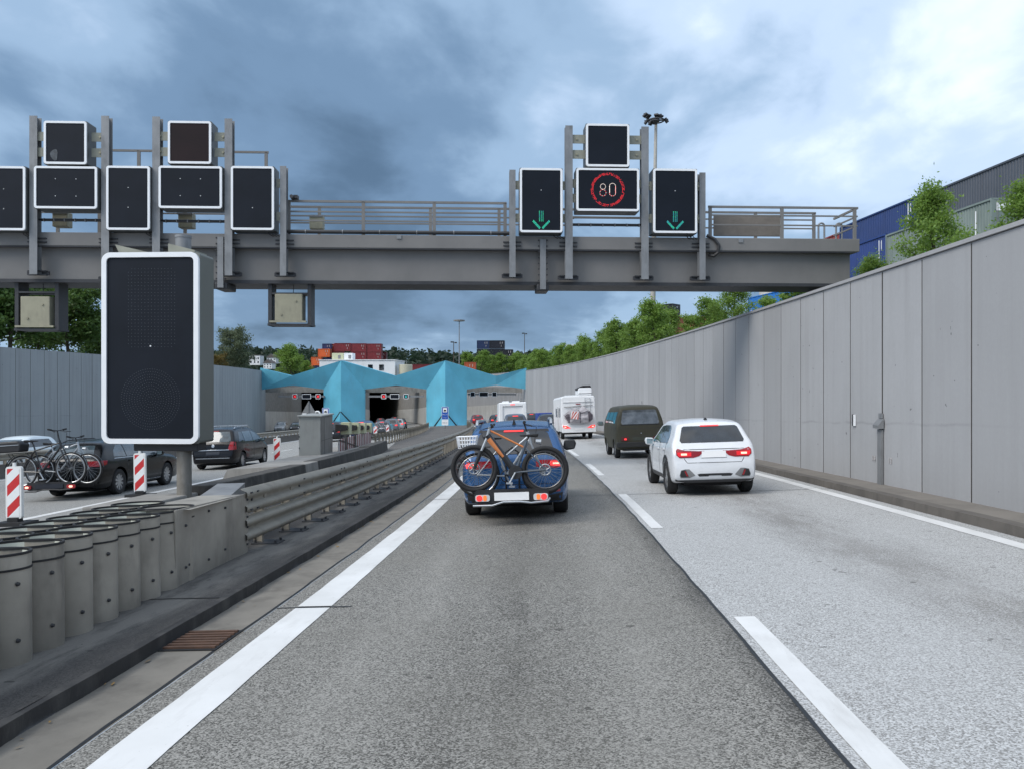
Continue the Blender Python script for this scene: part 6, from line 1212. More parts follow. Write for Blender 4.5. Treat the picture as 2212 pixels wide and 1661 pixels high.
def rack(label, mw, w, plate_mat, lamp_x, plate_w=0.50):
    t = thing('bike_rack', label, 'bike rack', mat=mw, group='tail mounted bike racks')
    m = MB(); m.box((0, -0.35, 0.0), (w * 0.55, 0.62, 0.05)); m.box((0, 0.05, -0.03), (0.09, 0.5, 0.07)); m.build('platform', M_TRIM, t, bevel=0.015)
    for y in (-0.52, -0.20): m = MB(); m.prism([(-w * 0.62, 0.10), (-w * 0.56, 0.05), (w * 0.56, 0.05), (w * 0.62, 0.10), (w * 0.62, 0.12), (w * 0.55, 0.075), (-w * 0.55, 0.075), (-w * 0.62, 0.12)], y - 0.05, y + 0.05); m.build('wheel_channel', M_TRIM, t)
    m = MB(); m.prism(rrect(w * 1.08, 0.20, 0.06, 4, 0, 0.02), -0.70, -0.66); m.build('light_board', M_TRIM, t)
    m = MB(); m.tube([(-w * 0.56, -0.74, -0.10), (-w * 0.28, -0.76, -0.10), (-w * 0.12, -0.76, -0.055), (w * 0.12, -0.76, -0.055), (w * 0.28, -0.76, -0.075), (w * 0.52, -0.74, -0.06), (w * 0.55, -0.70, -0.02)], 0.016, 8); m.build('front_bar', M_CHROME if plate_mat is M_PLATE else M_TRIM, t, 50)
    m = MB(); m.box((0, -0.715, 0.02), (plate_w, 0.012, 0.115)); m.build('number_plate', plate_mat, t)
    for s in (-1, 1):
        m = MB(); m.prism(rrect(0.21, 0.095, 0.03, 4, s * lamp_x, 0.005), -0.73, -0.70); o = m.build('tail_light', M_REFL if plate_mat is not M_PLATE else M_CLEAR, t)
        if plate_mat is M_PLATE:
            m = MB(); m.prism(rrect(0.085, 0.08, 0.035, 4, s * (lamp_x + 0.045), 0.005), -0.737, -0.729); m.build('red_lens', M_LAMP, o); m = MB(); m.prism(rrect(0.05, 0.08, 0.02, 3, s * (lamp_x - 0.035), 0.005), -0.735, -0.729); m.build('amber_lens', M_AMB, o)
        else: m = MB(); m.prism(rrect(0.09, 0.05, 0.02, 3, s * lamp_x, 0.005), -0.735, -0.729); m.build('lamp_core', M_LAMPC, o)
    m = MB()
    for s in (-1, 1): m.tube([(s * 0.10, -0.15, 0.02), (s * 0.10, -0.12, 0.62), (-s * 0.0, -0.12, 0.70)], 0.016, 6)
    m.tube([(0.08, -0.12, 0.6), (0.14, -0.5, 0.56)], 0.012, 6); m.tube([(-0.1, -0.12, 0.58), (-0.16, -0.3, 0.60)], 0.012, 6); m.build('clamp_arm', M_TRIM, t, 50); return t
rack('tail rack with round lamps and a white plate behind the blue SUV', SM @ Matrix.Translation((-0.02, -0.02, 0.415)), 1.0, M_PLATE, 0.42)
EM = est.matrix_world.copy(); M_PLD = basic('blacked_plate', (0.01, 0.014, 0.024), 0.6)
bicycle('black trekking bike with a top case on the estate car rack', EM @ Matrix.Translation((-0.72, -0.62, 0.36)) @ Matrix.Rotation(R(-2), 4, 'Y') @ Matrix.Scale(1.16, 4), 1, 0.345, 1.06, 0.019, M_BLKF, rimm=M_RIM, mud=True, case=True, bar_h=1.16, sad=0.98)
bicycle('second bike nearer the tailgate on the estate car rack', EM @ Matrix.Translation((-0.50, -0.28, 0.36)) @ Matrix.Scale(1.14, 4), 1, 0.345, 1.06, 0.019, M_SILF, rimm=M_RIM, mud=True, bar_h=1.04, sad=0.93)
rack('tail rack with red lamps behind the black estate car', EM @ Matrix.Translation((0, 0, 0.36)), 1.05, M_PLD, 0.55, 0.7)
B1 = bk1.matrix_world.copy()
bicycle('small silhouetted bicycle on the tail of the grey queue car', B1 @ Matrix.Translation((0.5, -0.3, 0.45)), -1, 0.34, 1.05, 0.02, M_SILF, rimm=M_RIM, mud=True, bar_h=1.05)

# ---------------------------------------------------------------- vegetation
def leaf_mat(name, a, b_, yel):
    b = NB(name); pos = b.coord('Position'); f = b.noise(pos, 1.6, 4, 0.6); g = b.noise(pos, 9, 3, 0.6); c = b.mix(b.ramp(f, 0.34, 0.66), a, b_); c = b.mix(b.ramp(g, 0.45, 0.75, 0, 0.6), c, yel); c = b.mix(b.math('MULTIPLY', b.rnd(), 0.35), c, mul(a, 0.8)); b.out(c, 0.55)
    tr = b.node('ShaderNodeBsdfTranslucent'); b.l.new(b.mix(0.5, c, yel), tr.inputs[0]); mx = b.node('ShaderNodeMixShader'); mx.inputs[0].default_value = 0.42; b.l.new(b.b.outputs[0], mx.inputs[1]); b.l.new(tr.outputs[0], mx.inputs[2]); b.l.new(mx.outputs[0], b.n['Material Output'].inputs[0]); return b.m
M_LEAF = leaf_mat('fresh_leaves', (0.11, 0.21, 0.03), (0.20, 0.345, 0.055), (0.33, 0.43, 0.10)); M_LEAFD = leaf_mat('dark_leaves', (0.045, 0.105, 0.022), (0.10, 0.19, 0.04), (0.18, 0.26, 0.07)); M_LEAFS = leaf_mat('silvery_leaves', (0.07, 0.10, 0.05), (0.14, 0.175, 0.09), (0.22, 0.25, 0.16)); M_LEAFO = leaf_mat('rusty_leaves', (0.12, 0.085, 0.02), (0.2, 0.15, 0.04), (0.26, 0.2, 0.06))
M_BARK = basic('bark', (0.075, 0.06, 0.045), 0.9, var=0.3, scale=6)
def leaf_mesh(name, centers, size, rng, mat, droop=0.3):
    n = len(centers); c = np.asarray(centers); d = rng.normal(size=(n, 3)); d[:, 2] = d[:, 2] * 0.6 - droop; d /= np.linalg.norm(d, axis=1)[:, None]; e = rng.normal(size=(n, 3)); e -= (e * d).sum(1)[:, None] * d; e /= np.linalg.norm(e, axis=1)[:, None]
    s = (size * rng.uniform(0.6, 1.35, n))[:, None]; v = np.stack([c - d * s, c + e * s * 0.55 - d * s * 0.1, c + d * s, c - e * s * 0.55 - d * s * 0.1], 1).reshape(-1, 3)
    me = bpy.data.meshes.new(name); me.vertices.add(4 * n); me.vertices.foreach_set('co', v.ravel().astype(np.float32)); me.loops.add(4 * n); me.loops.foreach_set('vertex_index', np.arange(4 * n, dtype=np.int32)); me.polygons.add(n); me.polygons.foreach_set('loop_start', np.arange(0, 4 * n, 4, dtype=np.int32)); me.update(calc_edges=True); me.materials.append(mat); return me
def tree_meshes(seed, H, Wd, nbr, per, size, mat, conic=0.5, low=0.22, lean=0.10):
    """trunk with limbs; leaves gathered in clumps along the limbs"""
    rng = np.random.default_rng(seed); tr = MB(); top = Vector((lean * H * rng.uniform(-1, 1), lean * H * rng.uniform(-1, 1), H * 0.93)); trunk = [Vector((0, 0, 0)), Vector((0.03 * H * rng.uniform(-1, 1), 0.03 * H * rng.uniform(-1, 1), H * 0.35)), top * 0.68, top]
    r0 = 0.02 * H + 0.02; tr.tube(trunk, [r0, r0 * 0.75, r0 * 0.42, r0 * 0.1], 7); cen = []
    for k in range(nbr):
        q = low + (1 - low) * (k + rng.uniform(0, 0.8)) / nbr; i = 0 if q < 0.35 else (1 if q < 0.68 else 2); base = trunk[0].lerp(top, q); a = k * 2.4 + rng.uniform(-0.5, 0.5)
        reach = Wd / 2 * (1 - conic * abs(q - 0.35) / 0.65 if q > 0.35 else 0.75 + 0.25 * q / 0.35) * rng.uniform(0.75, 1.15); tip = base + Vector((math.cos(a) * reach, math.sin(a) * reach, reach * rng.uniform(0.25, 0.75)))
        tr.tube([base, base.lerp(tip, 0.5) + Vector((0, 0, -0.03)), tip], [r0 * 0.32, r0 * 0.2, r0 * 0.06], 5)
        for c_ in range(4):
            p = base.lerp(tip, 0.42 + 0.2 * c_) ; sg = Wd * 0.085 * (1.15 - 0.12 * c_); m_ = per // 4
            pts = rng.normal(size=(m_, 3)) * [sg, sg, sg * 0.75] + [p.x, p.y, p.z]; cen.append(pts)
    cen.append(rng.normal(size=(per // 2, 3)) * [Wd * 0.07, Wd * 0.07, H * 0.06] + list(top)); return tr.mesh('trunk', M_BARK, 50), leaf_mesh('crown', np.concatenate(cen), size, rng, mat)
VAR = [tree_meshes(10 + i, 4.6, 3.0, 17, 330, 0.095, M_LEAF, 0.55, 0.12) for i in range(5)]; NEAR = [tree_meshes(20 + i, 4.6, 3.0, 15, 620, 0.060, M_LEAF, 0.75) for i in range(3)]; BIG = [tree_meshes(40 + i, 9.0, 7.5, 26, 420, 0.20, M_LEAFD, 0.35) for i in range(2)]; WIL = tree_meshes(60, 6.0, 5.2, 20, 420, 0.14, M_LEAFS, 0.3, 0.06); CON = tree_meshes(61, 5.6, 5.4, 24, 380, 0.14, M_LEAF, 0.85, 0.02); BUSH = tree_meshes(62, 2.6, 3.4, 10, 240, 0.12, M_LEAFO, 0.2, 0.1)
def tree(label, var, loc, s=1.0, rz=0.0, group=None, name='tree', sz=None):
    t = thing(name, label, 'tree' if name != 'bush' else 'bush', loc, group); t.rotation_euler = (0, 0, rz); t.scale = (s, s, sz or s); inst('trunk', var[0], t); inst('crown', var[1], t); return t
def gt(u, Y): return P(u, 830, Y).x
tree('young green tree over the wall, cut off by the right picture edge', NEAR[0], (gt(2228, 17), 17, GZ), 0.56, 1.0); tree('young maple-like tree in front of the pale green container', NEAR[1], (gt(2024, 20.5), 20.5, GZ), 0.60, 2.2, sz=0.74); tree('low rounded green tree by the right end of the gantry', NEAR[2], (gt(1885, 25), 25, GZ), 0.50, 0.4)
tree('small green tree between the two nearest trees over the wall', NEAR[0], (gt(2130, 22), 22, GZ), 0.26, 4.0)
tree('green tree under the gantry end, left of the light blue container', NEAR[1], (gt(1582, 34), 34, GZ), 0.62, 0.2); tree('dark green tree in front of the light blue container', VAR[4], (gt(1655, 37), 37, GZ), 0.50, 1.2); tree('green tree under the right end of the gantry beam', VAR[0], (gt(1728, 30), 30, GZ), 0.52, 3.2)
rg = random.Random(11)
for k in range(46):
    Y = 40 + 2.9 * k; x0 = 8.4 + rg.uniform(-0.5, 2.6); s = rg.uniform(0.58, 0.80) * (0.8 if 40 <= Y < 46 else 1.0); v = VAR[rg.randrange(5)]
    tree('young green tree in the dense row above the right wall', v, (x0 + cx(Y) if Y < 118 else x0 + cx(Y) + (Y - 118) * 0.10, Y, GZ), s, rg.uniform(0, 6.28), 'trees in the row above the right wall')
for k in range(17):
    u = 1012 + 15 * k + rg.uniform(-4, 4); Y = rg.uniform(206, 222)
    tree('light green tree in the far row beyond the right tunnel tube', VAR[rg.randrange(5)], (gt(u, Y), Y, GZ), rg.uniform(1.25, 1.6), rg.uniform(0, 6.28), 'trees in the far row beyond the right tube')
tree('large dark green tree at the left edge above the left wall', BIG[0], (gt(20, 62), 62, GZ), 0.92, 0.3); tree('large grey-green tree behind the hanging box at left', (BIG[1][0], BIG[1][1]), (gt(150, 70), 70, GZ), 0.86, 1.3); tree('dark green tree between the two large trees at left', BIG[1], (gt(85, 76), 76, GZ), 0.8, 2.1); tree('dark tree half hidden behind the large message sign', BIG[0], (gt(215, 84), 84, GZ), 0.62, 4.0)
tree('green tree filling the far left above the left wall', BIG[1], (gt(-60, 60), 60, GZ), 0.9, 5.0)
tree('silvery willow-like tree above the left wall', WIL, (gt(508, 112), 112, GZ), 0.98, 0.5); tree('conical bright green tree left of the orange containers', CON, (gt(628, 135), 135, GZ), 0.92, 0.8)
tree('rust coloured bush beside the silvery tree', BUSH, (gt(468, 108), 108, GZ), 0.85, 0.0, name='bush'); tree('green shrub behind the left end of the portal', CON, (gt(662, 150), 150, GZ), 0.5, 2.0, name='bush')
# the wooded ridge far behind
def ridge():
    rng = np.random.default_rng(5); cen = []; sz = []
    for k in range(2300):
        x = rng.uniform(-900, 620); Y = rng.uniform(582, 860) if k % 3 else rng.uniform(582, 650); base = (21 + 9 * (Y - 600) / 260 if Y > 635 else 6 + 16 * (Y - 582) / 53) + 8 * noise.noise(Vector((x / 150, 0.3, 0))) - 6 * max(0, (x - 30) / 300); h = rng.uniform(5, 10); r_ = rng.uniform(5, 9)
        n = 42; d = rng.normal(size=(n, 3)); d /= np.linalg.norm(d, axis=1)[:, None]; cen.append(d * [r_, r_, h] * rng.uniform(0.7, 1.0, (n, 1)) + [x, Y, base])
    return leaf_mesh('wood', np.concatenate(cen), 2.1, rng, leaf_mat('ridge_leaves', (0.016, 0.036, 0.020), (0.034, 0.060, 0.034), (0.05, 0.08, 0.045)), 0.0)
tag(inst('woodland', ridge()), 'distant dark wooded ridge on the horizon behind the tunnel', 'woodland', kind='stuff')
m = MB()
for i in range(61): x = -1500 + 45 * i; m.v += [Vector((x, 560, GZ)), Vector((x, 640, 22 + 6 * noise.noise(Vector((x / 150, 0.3, 0))) - 6 * max(0, (x - 30) / 300))), Vector((x, 900, 28 + 6 * noise.noise(Vector((x / 150, 0.3, 0))))), Vector((x, 1300, GZ))]
for i in range(60):
    for k in range(3): q = 4 * i + k; m.f.append((q, q + 4, q + 5, q + 1))
tag(m.build('hill', M_HILL), kind='structure')
# ---------------------------------------------------------------- houses on the ridge
M_HW = basic('house_white', (0.70, 0.71, 0.71), 0.8, var=0.05, scale=0.3); M_HR = basic('house_roof', (0.10, 0.085, 0.08), 0.8)
def house(label, u, v, w, h, Y, roof=True):
    p = P(u, v, Y); t = thing('house', label, 'house', p, 'white houses on the far slope'); m = MB(); m.box((0, 4, h / 2), (w, 8, h)); m.build('wall', M_HW, t)
    m = MB(); (m.prism([(-w / 2 - 0.5, h), (w / 2 + 0.5, h), (0, h + 2.6)], -0.5, 8.5) if roof else m.box((0, 4, h + 0.2), (w + 0.6, 8.6, 0.4))); m.build('roof', M_HR, t)
    for k in range(3):
        for r_ in range(2): m = MB(); m.box((-w / 3 + w / 3 * k, -0.03, h * 0.3 + h * 0.4 * r_), (w * 0.12, 0.1, h * 0.2)); m.build('window', M_GLASS, t)
house('boxy white house left on the far wooded slope', 550, 789, 8, 7, 560, False); house('white house in the middle of the far slope', 586, 786, 7, 4.5, 570); house('low white house beside the conical tree on the far slope', 604, 785, 8, 4, 575); house('small white house lowest on the far slope', 578, 797, 6, 4, 540)
# ---------------------------------------------------------------- yard: containers, hall, tank, masts
CMS = {}
def cont_meshes(L, H):
    if (L, H) in CMS: return CMS[(L, H)]
    s_ = MB(); n = int(L / 0.28); st = (L - 0.3) / n
    for i in range(n):
        y = 0.15 + st * i; pr = [(0.0, y), (0.0, y + st * 0.28), (0.045, y + st * 0.42), (0.045, y + st * 0.86), (0.0, y + st)]; b = len(s_.v)
        for (x, yy) in pr: s_.v += [Vector((x, yy, 0.15)), Vector((x, yy, H - 0.1))]
        for k in range(4): s_.f.append((b + 2 * k, b + 2 * k + 2, b + 2 * k + 3, b + 2 * k + 1))
    f_ = MB(); W2 = 1.22
    for sx in (-1, 1):
        f_.box((sx * W2, L / 2, H - 0.06), (0.10, L, 0.12)); f_.box((sx * W2, L / 2, 0.08), (0.10, L, 0.16))
        for y in (0.07, L - 0.07): f_.box((sx * (W2 - 0.02), y, H / 2), (0.16, 0.14, H))
    for y in (0.07, L - 0.07): f_.box((0, y, H - 0.06), (2.4, 0.12, 0.12)); f_.box((0, y, 0.08), (2.4, 0.12, 0.16))
    r_ = MB(); r_.box((0, L / 2, H - 0.03), (2.36, L - 0.1, 0.04)); d_ = MB()
    for sx in (-1, 1): d_.box((sx * 0.58, 0.03, H / 2), (1.13, 0.05, H - 0.28))
    for sx in (-1, 1):
        for z in (0.5, 1.1, 1.7, 2.2): d_.box((sx * 0.58, 0.0, z), (1.0, 0.03, 0.08))
    l_ = MB()
    for x in (-0.9, -0.35, 0.35, 0.9): l_.cyl((x, -0.04, 0.15), (x, -0.04, H - 0.15), 0.022, n=6)
    for x, z in ((-0.62, 1.2), (0.62, 1.2)): l_.box((x, -0.04, z), (0.5, 0.03, 0.05))
    CMS[(L, H)] = (s_, f_, r_, d_, l_); return CMS[(L, H)]
CM = {}
def container(label, col, mw, L=12.19, H=2.9, marks=None, group='stacked shipping containers', back_door=False):
    if col not in CM: CM[col] = basic('container_paint_%d' % len(CM), col, 0.5, var=0.10, scale=0.6, dirt=mul(col, 0.7))
    mt = CM[col]; s_, f_, r_, d_, l_ = cont_meshes(L, H); t = thing('shipping_container', label, 'container', group=group, mat=mw)
    key = (L, H, col)
    if key not in CM: CM[key] = [a.mesh(nm, mt) for a, nm in ((s_, 'side_wall'), (f_, 'frame'), (r_, 'roof'), (d_, 'door'))] + [l_.mesh('lock_bar', M_GAL)]
    sw, fr_, ro, do, lo = CM[key]
    inst('side_wall', sw, t, m=Matrix.Translation((-1.20, 0, 0))); inst('side_wall', sw, t, m=Matrix.Translation((1.20, L, 0)) @ Matrix.Rotation(math.pi, 4, 'Z')); inst('frame', fr_, t); inst('roof', ro, t); o = inst('door', do, t); inst('lock_bar', lo, o); o = inst('end_wall', do, t, m=Matrix.Translation((0, L, 0)) @ Matrix.Rotation(math.pi, 4, 'Z'))
    for (side, a, z, w, h, mm) in (marks or []):
        m = MB()
        if side == 'd': m.box((a, -0.035, z), (w, 0.01, h))
        else: m.box((-1.212 if side == 'l' else 1.212, a, z), (0.012, w, h))
        m.build('marking', mm, t)
    return t
def yd(x, Y, z, ang): return Matrix.Translation((x, Y, z)) @ Matrix.Rotation(ang, 4, 'Z')
AN = math.atan(0.114); Z3, Z4 = 10.75, 13.75; strp = [('l', 1.1, 1.7, 0.10, 1.7, M_FRAMEW), ('l', 0.75, 2.1, 0.08, 0.8, M_FRAMEW)]
CBL, CBL2, CDK, CGN, CRD, COR = (0.018, 0.045, 0.155), (0.020, 0.050, 0.20), (0.075, 0.085, 0.105), (0.20, 0.245, 0.225), (0.20, 0.022, 0.028), (0.62, 0.13, 0.03)
def at_row(u, v, Y): p = P(u, v, Y); return p
p = P(1977, 425, 62); container('dark blue container on the upper tier left of the long grey container', CBL, yd(p.x + 1.22, 62, p.z - 2.9, AN), marks=strp + [('d', 0.55, 2.2, 0.4, 0.4, M_SIGB), ('d', 0.55, 1.75, 0.5, 0.45, M_SKIN)])
z4 = p.z - 2.9; z3 = z4 - 2.95
p = P(2003, 416, 61.3); container('long dark grey container on the top tier at the right edge', CDK, yd(p.x + 1.22 + 12.2 * 0.113, 49.0, z4 + 0.05, AN), marks=strp)
p = P(2141, 429, 50); container('pale grey-green container with a white door panel at right', CGN, yd(p.x + 1.22, 50, p.z - 2.9, AN), marks=[('l', 1.6, 1.6, 0.10, 1.6, M_FRAMEW), ('d', -0.5, 2.35, 0.95, 0.5, M_FRAMEW), ('l', 7.3, 1.1, 0.35, 0.5, M_FRAMEW), ('l', 7.3, 0.6, 0.45, 0.4, glow('vivid_green_logo', (0.05, 0.7, 0.05), 0.0))])
p = P(1913, 506, 62.3); container('blue container on the lower tier beside the pale green one', CBL2, yd(p.x + 1.22, 62.3, p.z - 2.9, AN), marks=strp)
p = P(1835, 494, 75); container('red container on the upper tier behind the gantry railing', (0.26, 0.04, 0.03), yd(p.x + 1.22, 75, p.z - 2.9, AN), marks=strp)
p = P(1913, 506, 62.3); container('grey container under the blue lower-tier container', (0.10, 0.12, 0.13), yd(p.x + 1.3, 62.4, p.z - 5.9, AN)); p = P(2141, 429, 50); container('grey-green container under the pale green one', CGN, yd(p.x + 1.3, 50.1, p.z - 5.85, AN))
p = P(1704, 624, 109); container('bright light blue container above the wall under the gantry', (0.012, 0.17, 0.55), yd(p.x + 1.2, 109, p.z - 2.9, 0.22), marks=[('l', 11.2, 1.4, 0.15, 1.6, M_FRAMEW)]); container('cream container on top of the light blue one', (0.55, 0.52, 0.45), yd(p.x + 2.4, 107, p.z + 0.03, 0.22))
p = P(1430, 655, 130); container('black container behind the tall floodlight mast', (0.012, 0.016, 0.018), yd(p.x + 2.4, 130, p.z - 2.9, 0.9), 6.06, 2.7, marks=[('d', 0.2, 2.2, 0.5, 0.12, M_FRAMEW)]); p = P(1530, 685, 130); container('rust red container low behind the wall trees', (0.22, 0.05, 0.035), yd(p.x, 130, p.z - 2.7, 1.2), 6.06, 2.7)
# far stack above the portal, long sides towards the road
K = 260.0; side = Matrix.Rotation(R(90), 4, 'Z')
def far_cont(label, u, v, col, L=6.06, Y=K, H=2.72):
    q = P(u, v, Y); return container(label, col, Matrix.Translation((q.x + L, Y + 1.25, q.z - H)) @ side, L, H, marks=[('l', 0.4 + 0.35 * k, 1.9 if k % 2 else 0.9, 0.12, 0.7 if k % 2 else 0.5, M_FWH) for k in range(1, 4)], group='containers stacked behind the portal')
far_cont('dark red container, leftmost red one on the top tier behind the portal', 722, 741.8, CRD, 5.6); far_cont('dark red container in the middle of the top tier behind the portal', 758, 742.3, CRD, 5.2); far_cont('dark red container at the right end of the top tier behind the portal', 792, 742.8, CRD, 5.0)
far_cont('dark red container, left one of the second tier behind the portal', 706, 760, (0.15, 0.016, 0.022), 6.0); far_cont('dark red container in the middle of the second tier behind the portal', 758, 760, CRD, 5.2); far_cont('dark red container at the right end of the second tier behind the portal', 792, 760.3, CRD, 5.0); far_cont('deep dark red container set back right of the second tier', 824, 761, (0.12, 0.014, 0.018), 1.6, K + 4)
far_cont('navy blue container on top of the orange ones behind the portal', 696, 743, (0.02, 0.028, 0.10), 3.2); far_cont('red-orange container between the navy and dark red ones', 716, 743.3, (0.40, 0.05, 0.03), 1.2, K + 1)
far_cont('orange container under the navy one behind the portal', 687, 754, COR, 4.0, K - 3); far_cont('orange container one step lower behind the portal', 672, 772, COR, 3.4, K - 6); far_cont('lowest orange container at the left foot of the stack', 657, 790, COR, 2.8, K - 9); far_cont('navy container low between the orange steps and the white hall', 690, 774, (0.02, 0.028, 0.10), 4.5, K - 4); far_cont('small navy container at the foot of the orange steps', 676, 791, (0.02, 0.028, 0.10), 3.0, K - 8)
far_cont('dark navy container on top of the pair beyond the trees', 1030, 736, (0.014, 0.03, 0.09), 4.2); far_cont('black container on top of the pair beyond the trees', 1057, 736, (0.012, 0.014, 0.024), 5.1); far_cont('black container in the lower tier beyond the trees', 1030, 754.5, (0.010, 0.012, 0.02), 9.4); far_cont('black container with pale marks right of the lower tier', 1078, 755.5, (0.012, 0.013, 0.018), 4.6, K - 4)
far_cont('black container in the third tier beyond the trees', 1030, 773, (0.010, 0.012, 0.02), 9.4); far_cont('grey container in the lowest tier beyond the trees', 1030, 791, (0.05, 0.055, 0.06), 9.4); far_cont('long low dark red container right of the cream tank', 888, 787.5, (0.17, 0.02, 0.024), 9.5, 190); far_cont('orange container by the trees right of the portal peak', 1003, 783, (0.45, 0.10, 0.04), 2.8, 190)
# white hall behind the portal
pa, pb = P(690, 779, 150), P(853, 779, 150); t = thing('hall', 'flat white hall with small windows behind the portal', 'building', ((pa.x + pb.x) / 2, 150, GZ)); w = pb.x - pa.x; h = pa.z - GZ
m = MB(); m.box((0, 5, h / 2), (w, 10, h)); m.build('wall', M_WHITE, t); m = MB(); m.box((0, 5, h + 0.07), (w + 0.3, 10.3, 0.14)); m.build('roof', M_WHITE, t)
for u in (800, 824): m = MB(); m.box((P(u, 800, 150).x - (pa.x + pb.x) / 2, -0.03, 1.55), (0.9, 0.08, 1.1)); m.build('window', M_GLASS, t)
for k, (u0, u1) in enumerate(((717, 743), (743, 762))):
    a, b = P(u0, 764, 152), P(u1, 779, 152); o = thing('roof_unit', ['stained cream plant box, left one on the white hall roof', 'pale plant box, right one on the white hall roof'][k], 'roof unit', ((a.x + b.x) / 2, 153, pa.z + 0.14)); m = MB(); m.box((0, 0, 0.68), (b.x - a.x - 0.06, 2.2, 1.36)); m.build('casing', M_SIGB if k == 0 else M_WHITE, o, bevel=0.04); m = MB(); m.box((0.3, -1.12, 0.6), (0.5, 0.05, 0.7)); m.build('grille', M_GAL, o)
a, b = P(858, 788, 150), P(888, 810, 150); t = thing('storage_tank', 'round cream storage tank beside the white hall', 'tank', ((a.x + b.x) / 2, 151.5, GZ)); m = MB(); m.lathe([(1.35, -1), (1.35, a.z - GZ), (1.2, a.z - GZ + 0.05), (0, a.z - GZ + 0.08)], None, 24); m.build('shell', basic('cream_tank', (0.52, 0.50, 0.38), 0.6, var=0.05), t, 40); m = MB(); m.cyl((0.2, 0, a.z - GZ), (0.2, 0, a.z - GZ + 0.9), 0.05, n=6); m.build('vent_pipe', M_GAL, t)
a = P(1192, 757, 300); t = thing('tent_hall', 'white roofed tent hall with blue gable beyond the trees', 'building', (a.x + 4, 300, GZ)); zt = P(1215, 745, 300).z - GZ; m = MB(); m.prism([(-5, 0), (5, 0), (5, zt - 3), (0, zt), (-5, zt - 3)], 0, 1.0); m.build('gable', basic('gable_blue', (0.10, 0.25, 0.5), 0.6), t); m = MB(); m.prism([(-5.2, zt - 3), (0, zt + 0.05), (9, zt + 0.05), (9, zt - 3)], 1.0, 18); m.build('roof', M_WHITE, t)
a, b = P(915, 763, 880), P(972, 763, 880); t = thing('long_building', 'long low building on the far ridge', 'building', ((a.x + b.x) / 2, 880, GZ)); m = MB(); m.box((0, 5, (a.z - GZ) / 2), (b.x - a.x, 10, a.z - GZ)); m.build('wall', basic('far_grey', (0.10, 0.13, 0.14), 0.8), t)
# masts
M_MAST = basic('weathered_mast', (0.42, 0.40, 0.36), 0.7, var=0.14, scale=1.2, dirt=(0.22, 0.17, 0.13))
MY = 60.0; b = P(1408, 735, MY); tz = P(1417, 262, MY); t = thing('floodlight_mast', 'tall pale floodlight mast with lamp ring behind the right wall', 'light mast', (b.x, MY, GZ)); hh = tz.z - GZ; dx = tz.x - b.x
m = MB(); m.tube([(0, 0, 0), (dx * 0.5, 0, hh * 0.5), (dx, 0, hh)], [0.24, 0.17, 0.11], 14); m.build('pole', M_MAST, t, 40)
m = MB(); tor(m, (0, 0, 0), 0.62, 0.06, 20, 6); m.v = [Vector((v.x + dx, v.z, hh + 0.02 + v.y)) for v in m.v]; m.box((dx, 0, hh + 0.05), (1.2, 0.12, 0.1)); m.box((dx, 0, hh + 0.05), (0.12, 1.2, 0.1)); m.cyl((dx, 0, hh - 0.05), (dx, 0, hh + 0.2), 0.28, n=12); m.build('lamp_ring', M_DARK, t)
for k, (lx, ly, lz, a, e) in enumerate(((-0.85, -0.3, 0.35, 2.6, 0.6), (-0.55, 0.3, 0.45, 2.2, 0.5), (-0.75, -0.1, -0.1, 2.8, 0.9), (-0.45, -0.5, -0.32, 2.3, 0.7), (0.05, 0.0, 0.42, 1.2, 0.2), (0.35, 0.1, 0.40, 0.4, 0.2), (0.75, -0.2, -0.05, 0.3, 0.9), (-0.15, -0.6, -0.28, 1.7, 0.8))):
    m = MB(); m.box((0, 0, 0), (0.40, 0.34, 0.13), Matrix.Translation((dx + lx, ly, hh + lz)) @ Matrix.Rotation(a, 4, 'Z') @ Matrix.Rotation(e, 4, 'Y')); m.box((0, 0, 0.1), (0.1, 0.2, 0.12), Matrix.Translation((dx + lx, ly, hh + lz)) @ Matrix.Rotation(a, 4, 'Z') @ Matrix.Rotation(e, 4, 'Y')); m.build('floodlight', M_DARK, t, bevel=0.02)
def lampmast(label, u, v0, v1, Y, r, kind):
    a, b = P(u, v0, Y), P(u, v1, Y); t = thing('light_mast', label, 'light mast', (a.x, Y, min(GZ, b.z)), 'masts on the skyline'); h = a.z - t.location.z; m = MB(); m.tube([(0, 0, 0), (0, 0, h)], [r, r * 0.6], 8); m.build('pole', M_GAL if kind else M_BARK, t)
    m = MB()
    if kind: m.lathe([(0.1, -0.2), (1.5, -0.05), (1.5, 0.25), (0.2, 0.4)], Matrix.Translation((0, 0, h)), 14)
    else: m.box((-0.35, 0, h + 0.05), (0.8, 0.5, 0.3)); m.box((0.5, 0, h - 0.1), (0.6, 0.4, 0.3))
    m.build('lamp_head', M_GAL if kind else M_DARK, t)
lampmast('pale mast with ring of lamps on the skyline behind the portal', 992, 694, 775, 200, 0.17, True); lampmast('brown lamp post beside the ring mast on the skyline', 980, 740, 785, 190, 0.14, False); lampmast('lamp post on the skyline right of the black containers', 1133, 721, 765, 230, 0.14, False)
# harbour crane seen behind the trees at left
a, b = P(196, 690, 300), P(222, 664, 300); t = thing('harbour_crane', 'blue harbour crane jib behind the trees at left', 'crane', (a.x - 3, 300, GZ)); m = MB(); m.bar((0, 0, 0), (2, 0, a.z - GZ), 0.6, 0.6); m.build('mast', basic('crane_blue', (0.06, 0.2, 0.45), 0.5), t); m = MB(); m.bar((2, 0, a.z - GZ - 2), (b.x - a.x + 9, 0, b.z - GZ + 4), 0.5, 0.5); m.bar((0, 0, a.z - GZ), (b.x - a.x + 6, 0, b.z - GZ + 5), 0.25, 0.25); m.build('jib', MATS['crane_blue'], t)
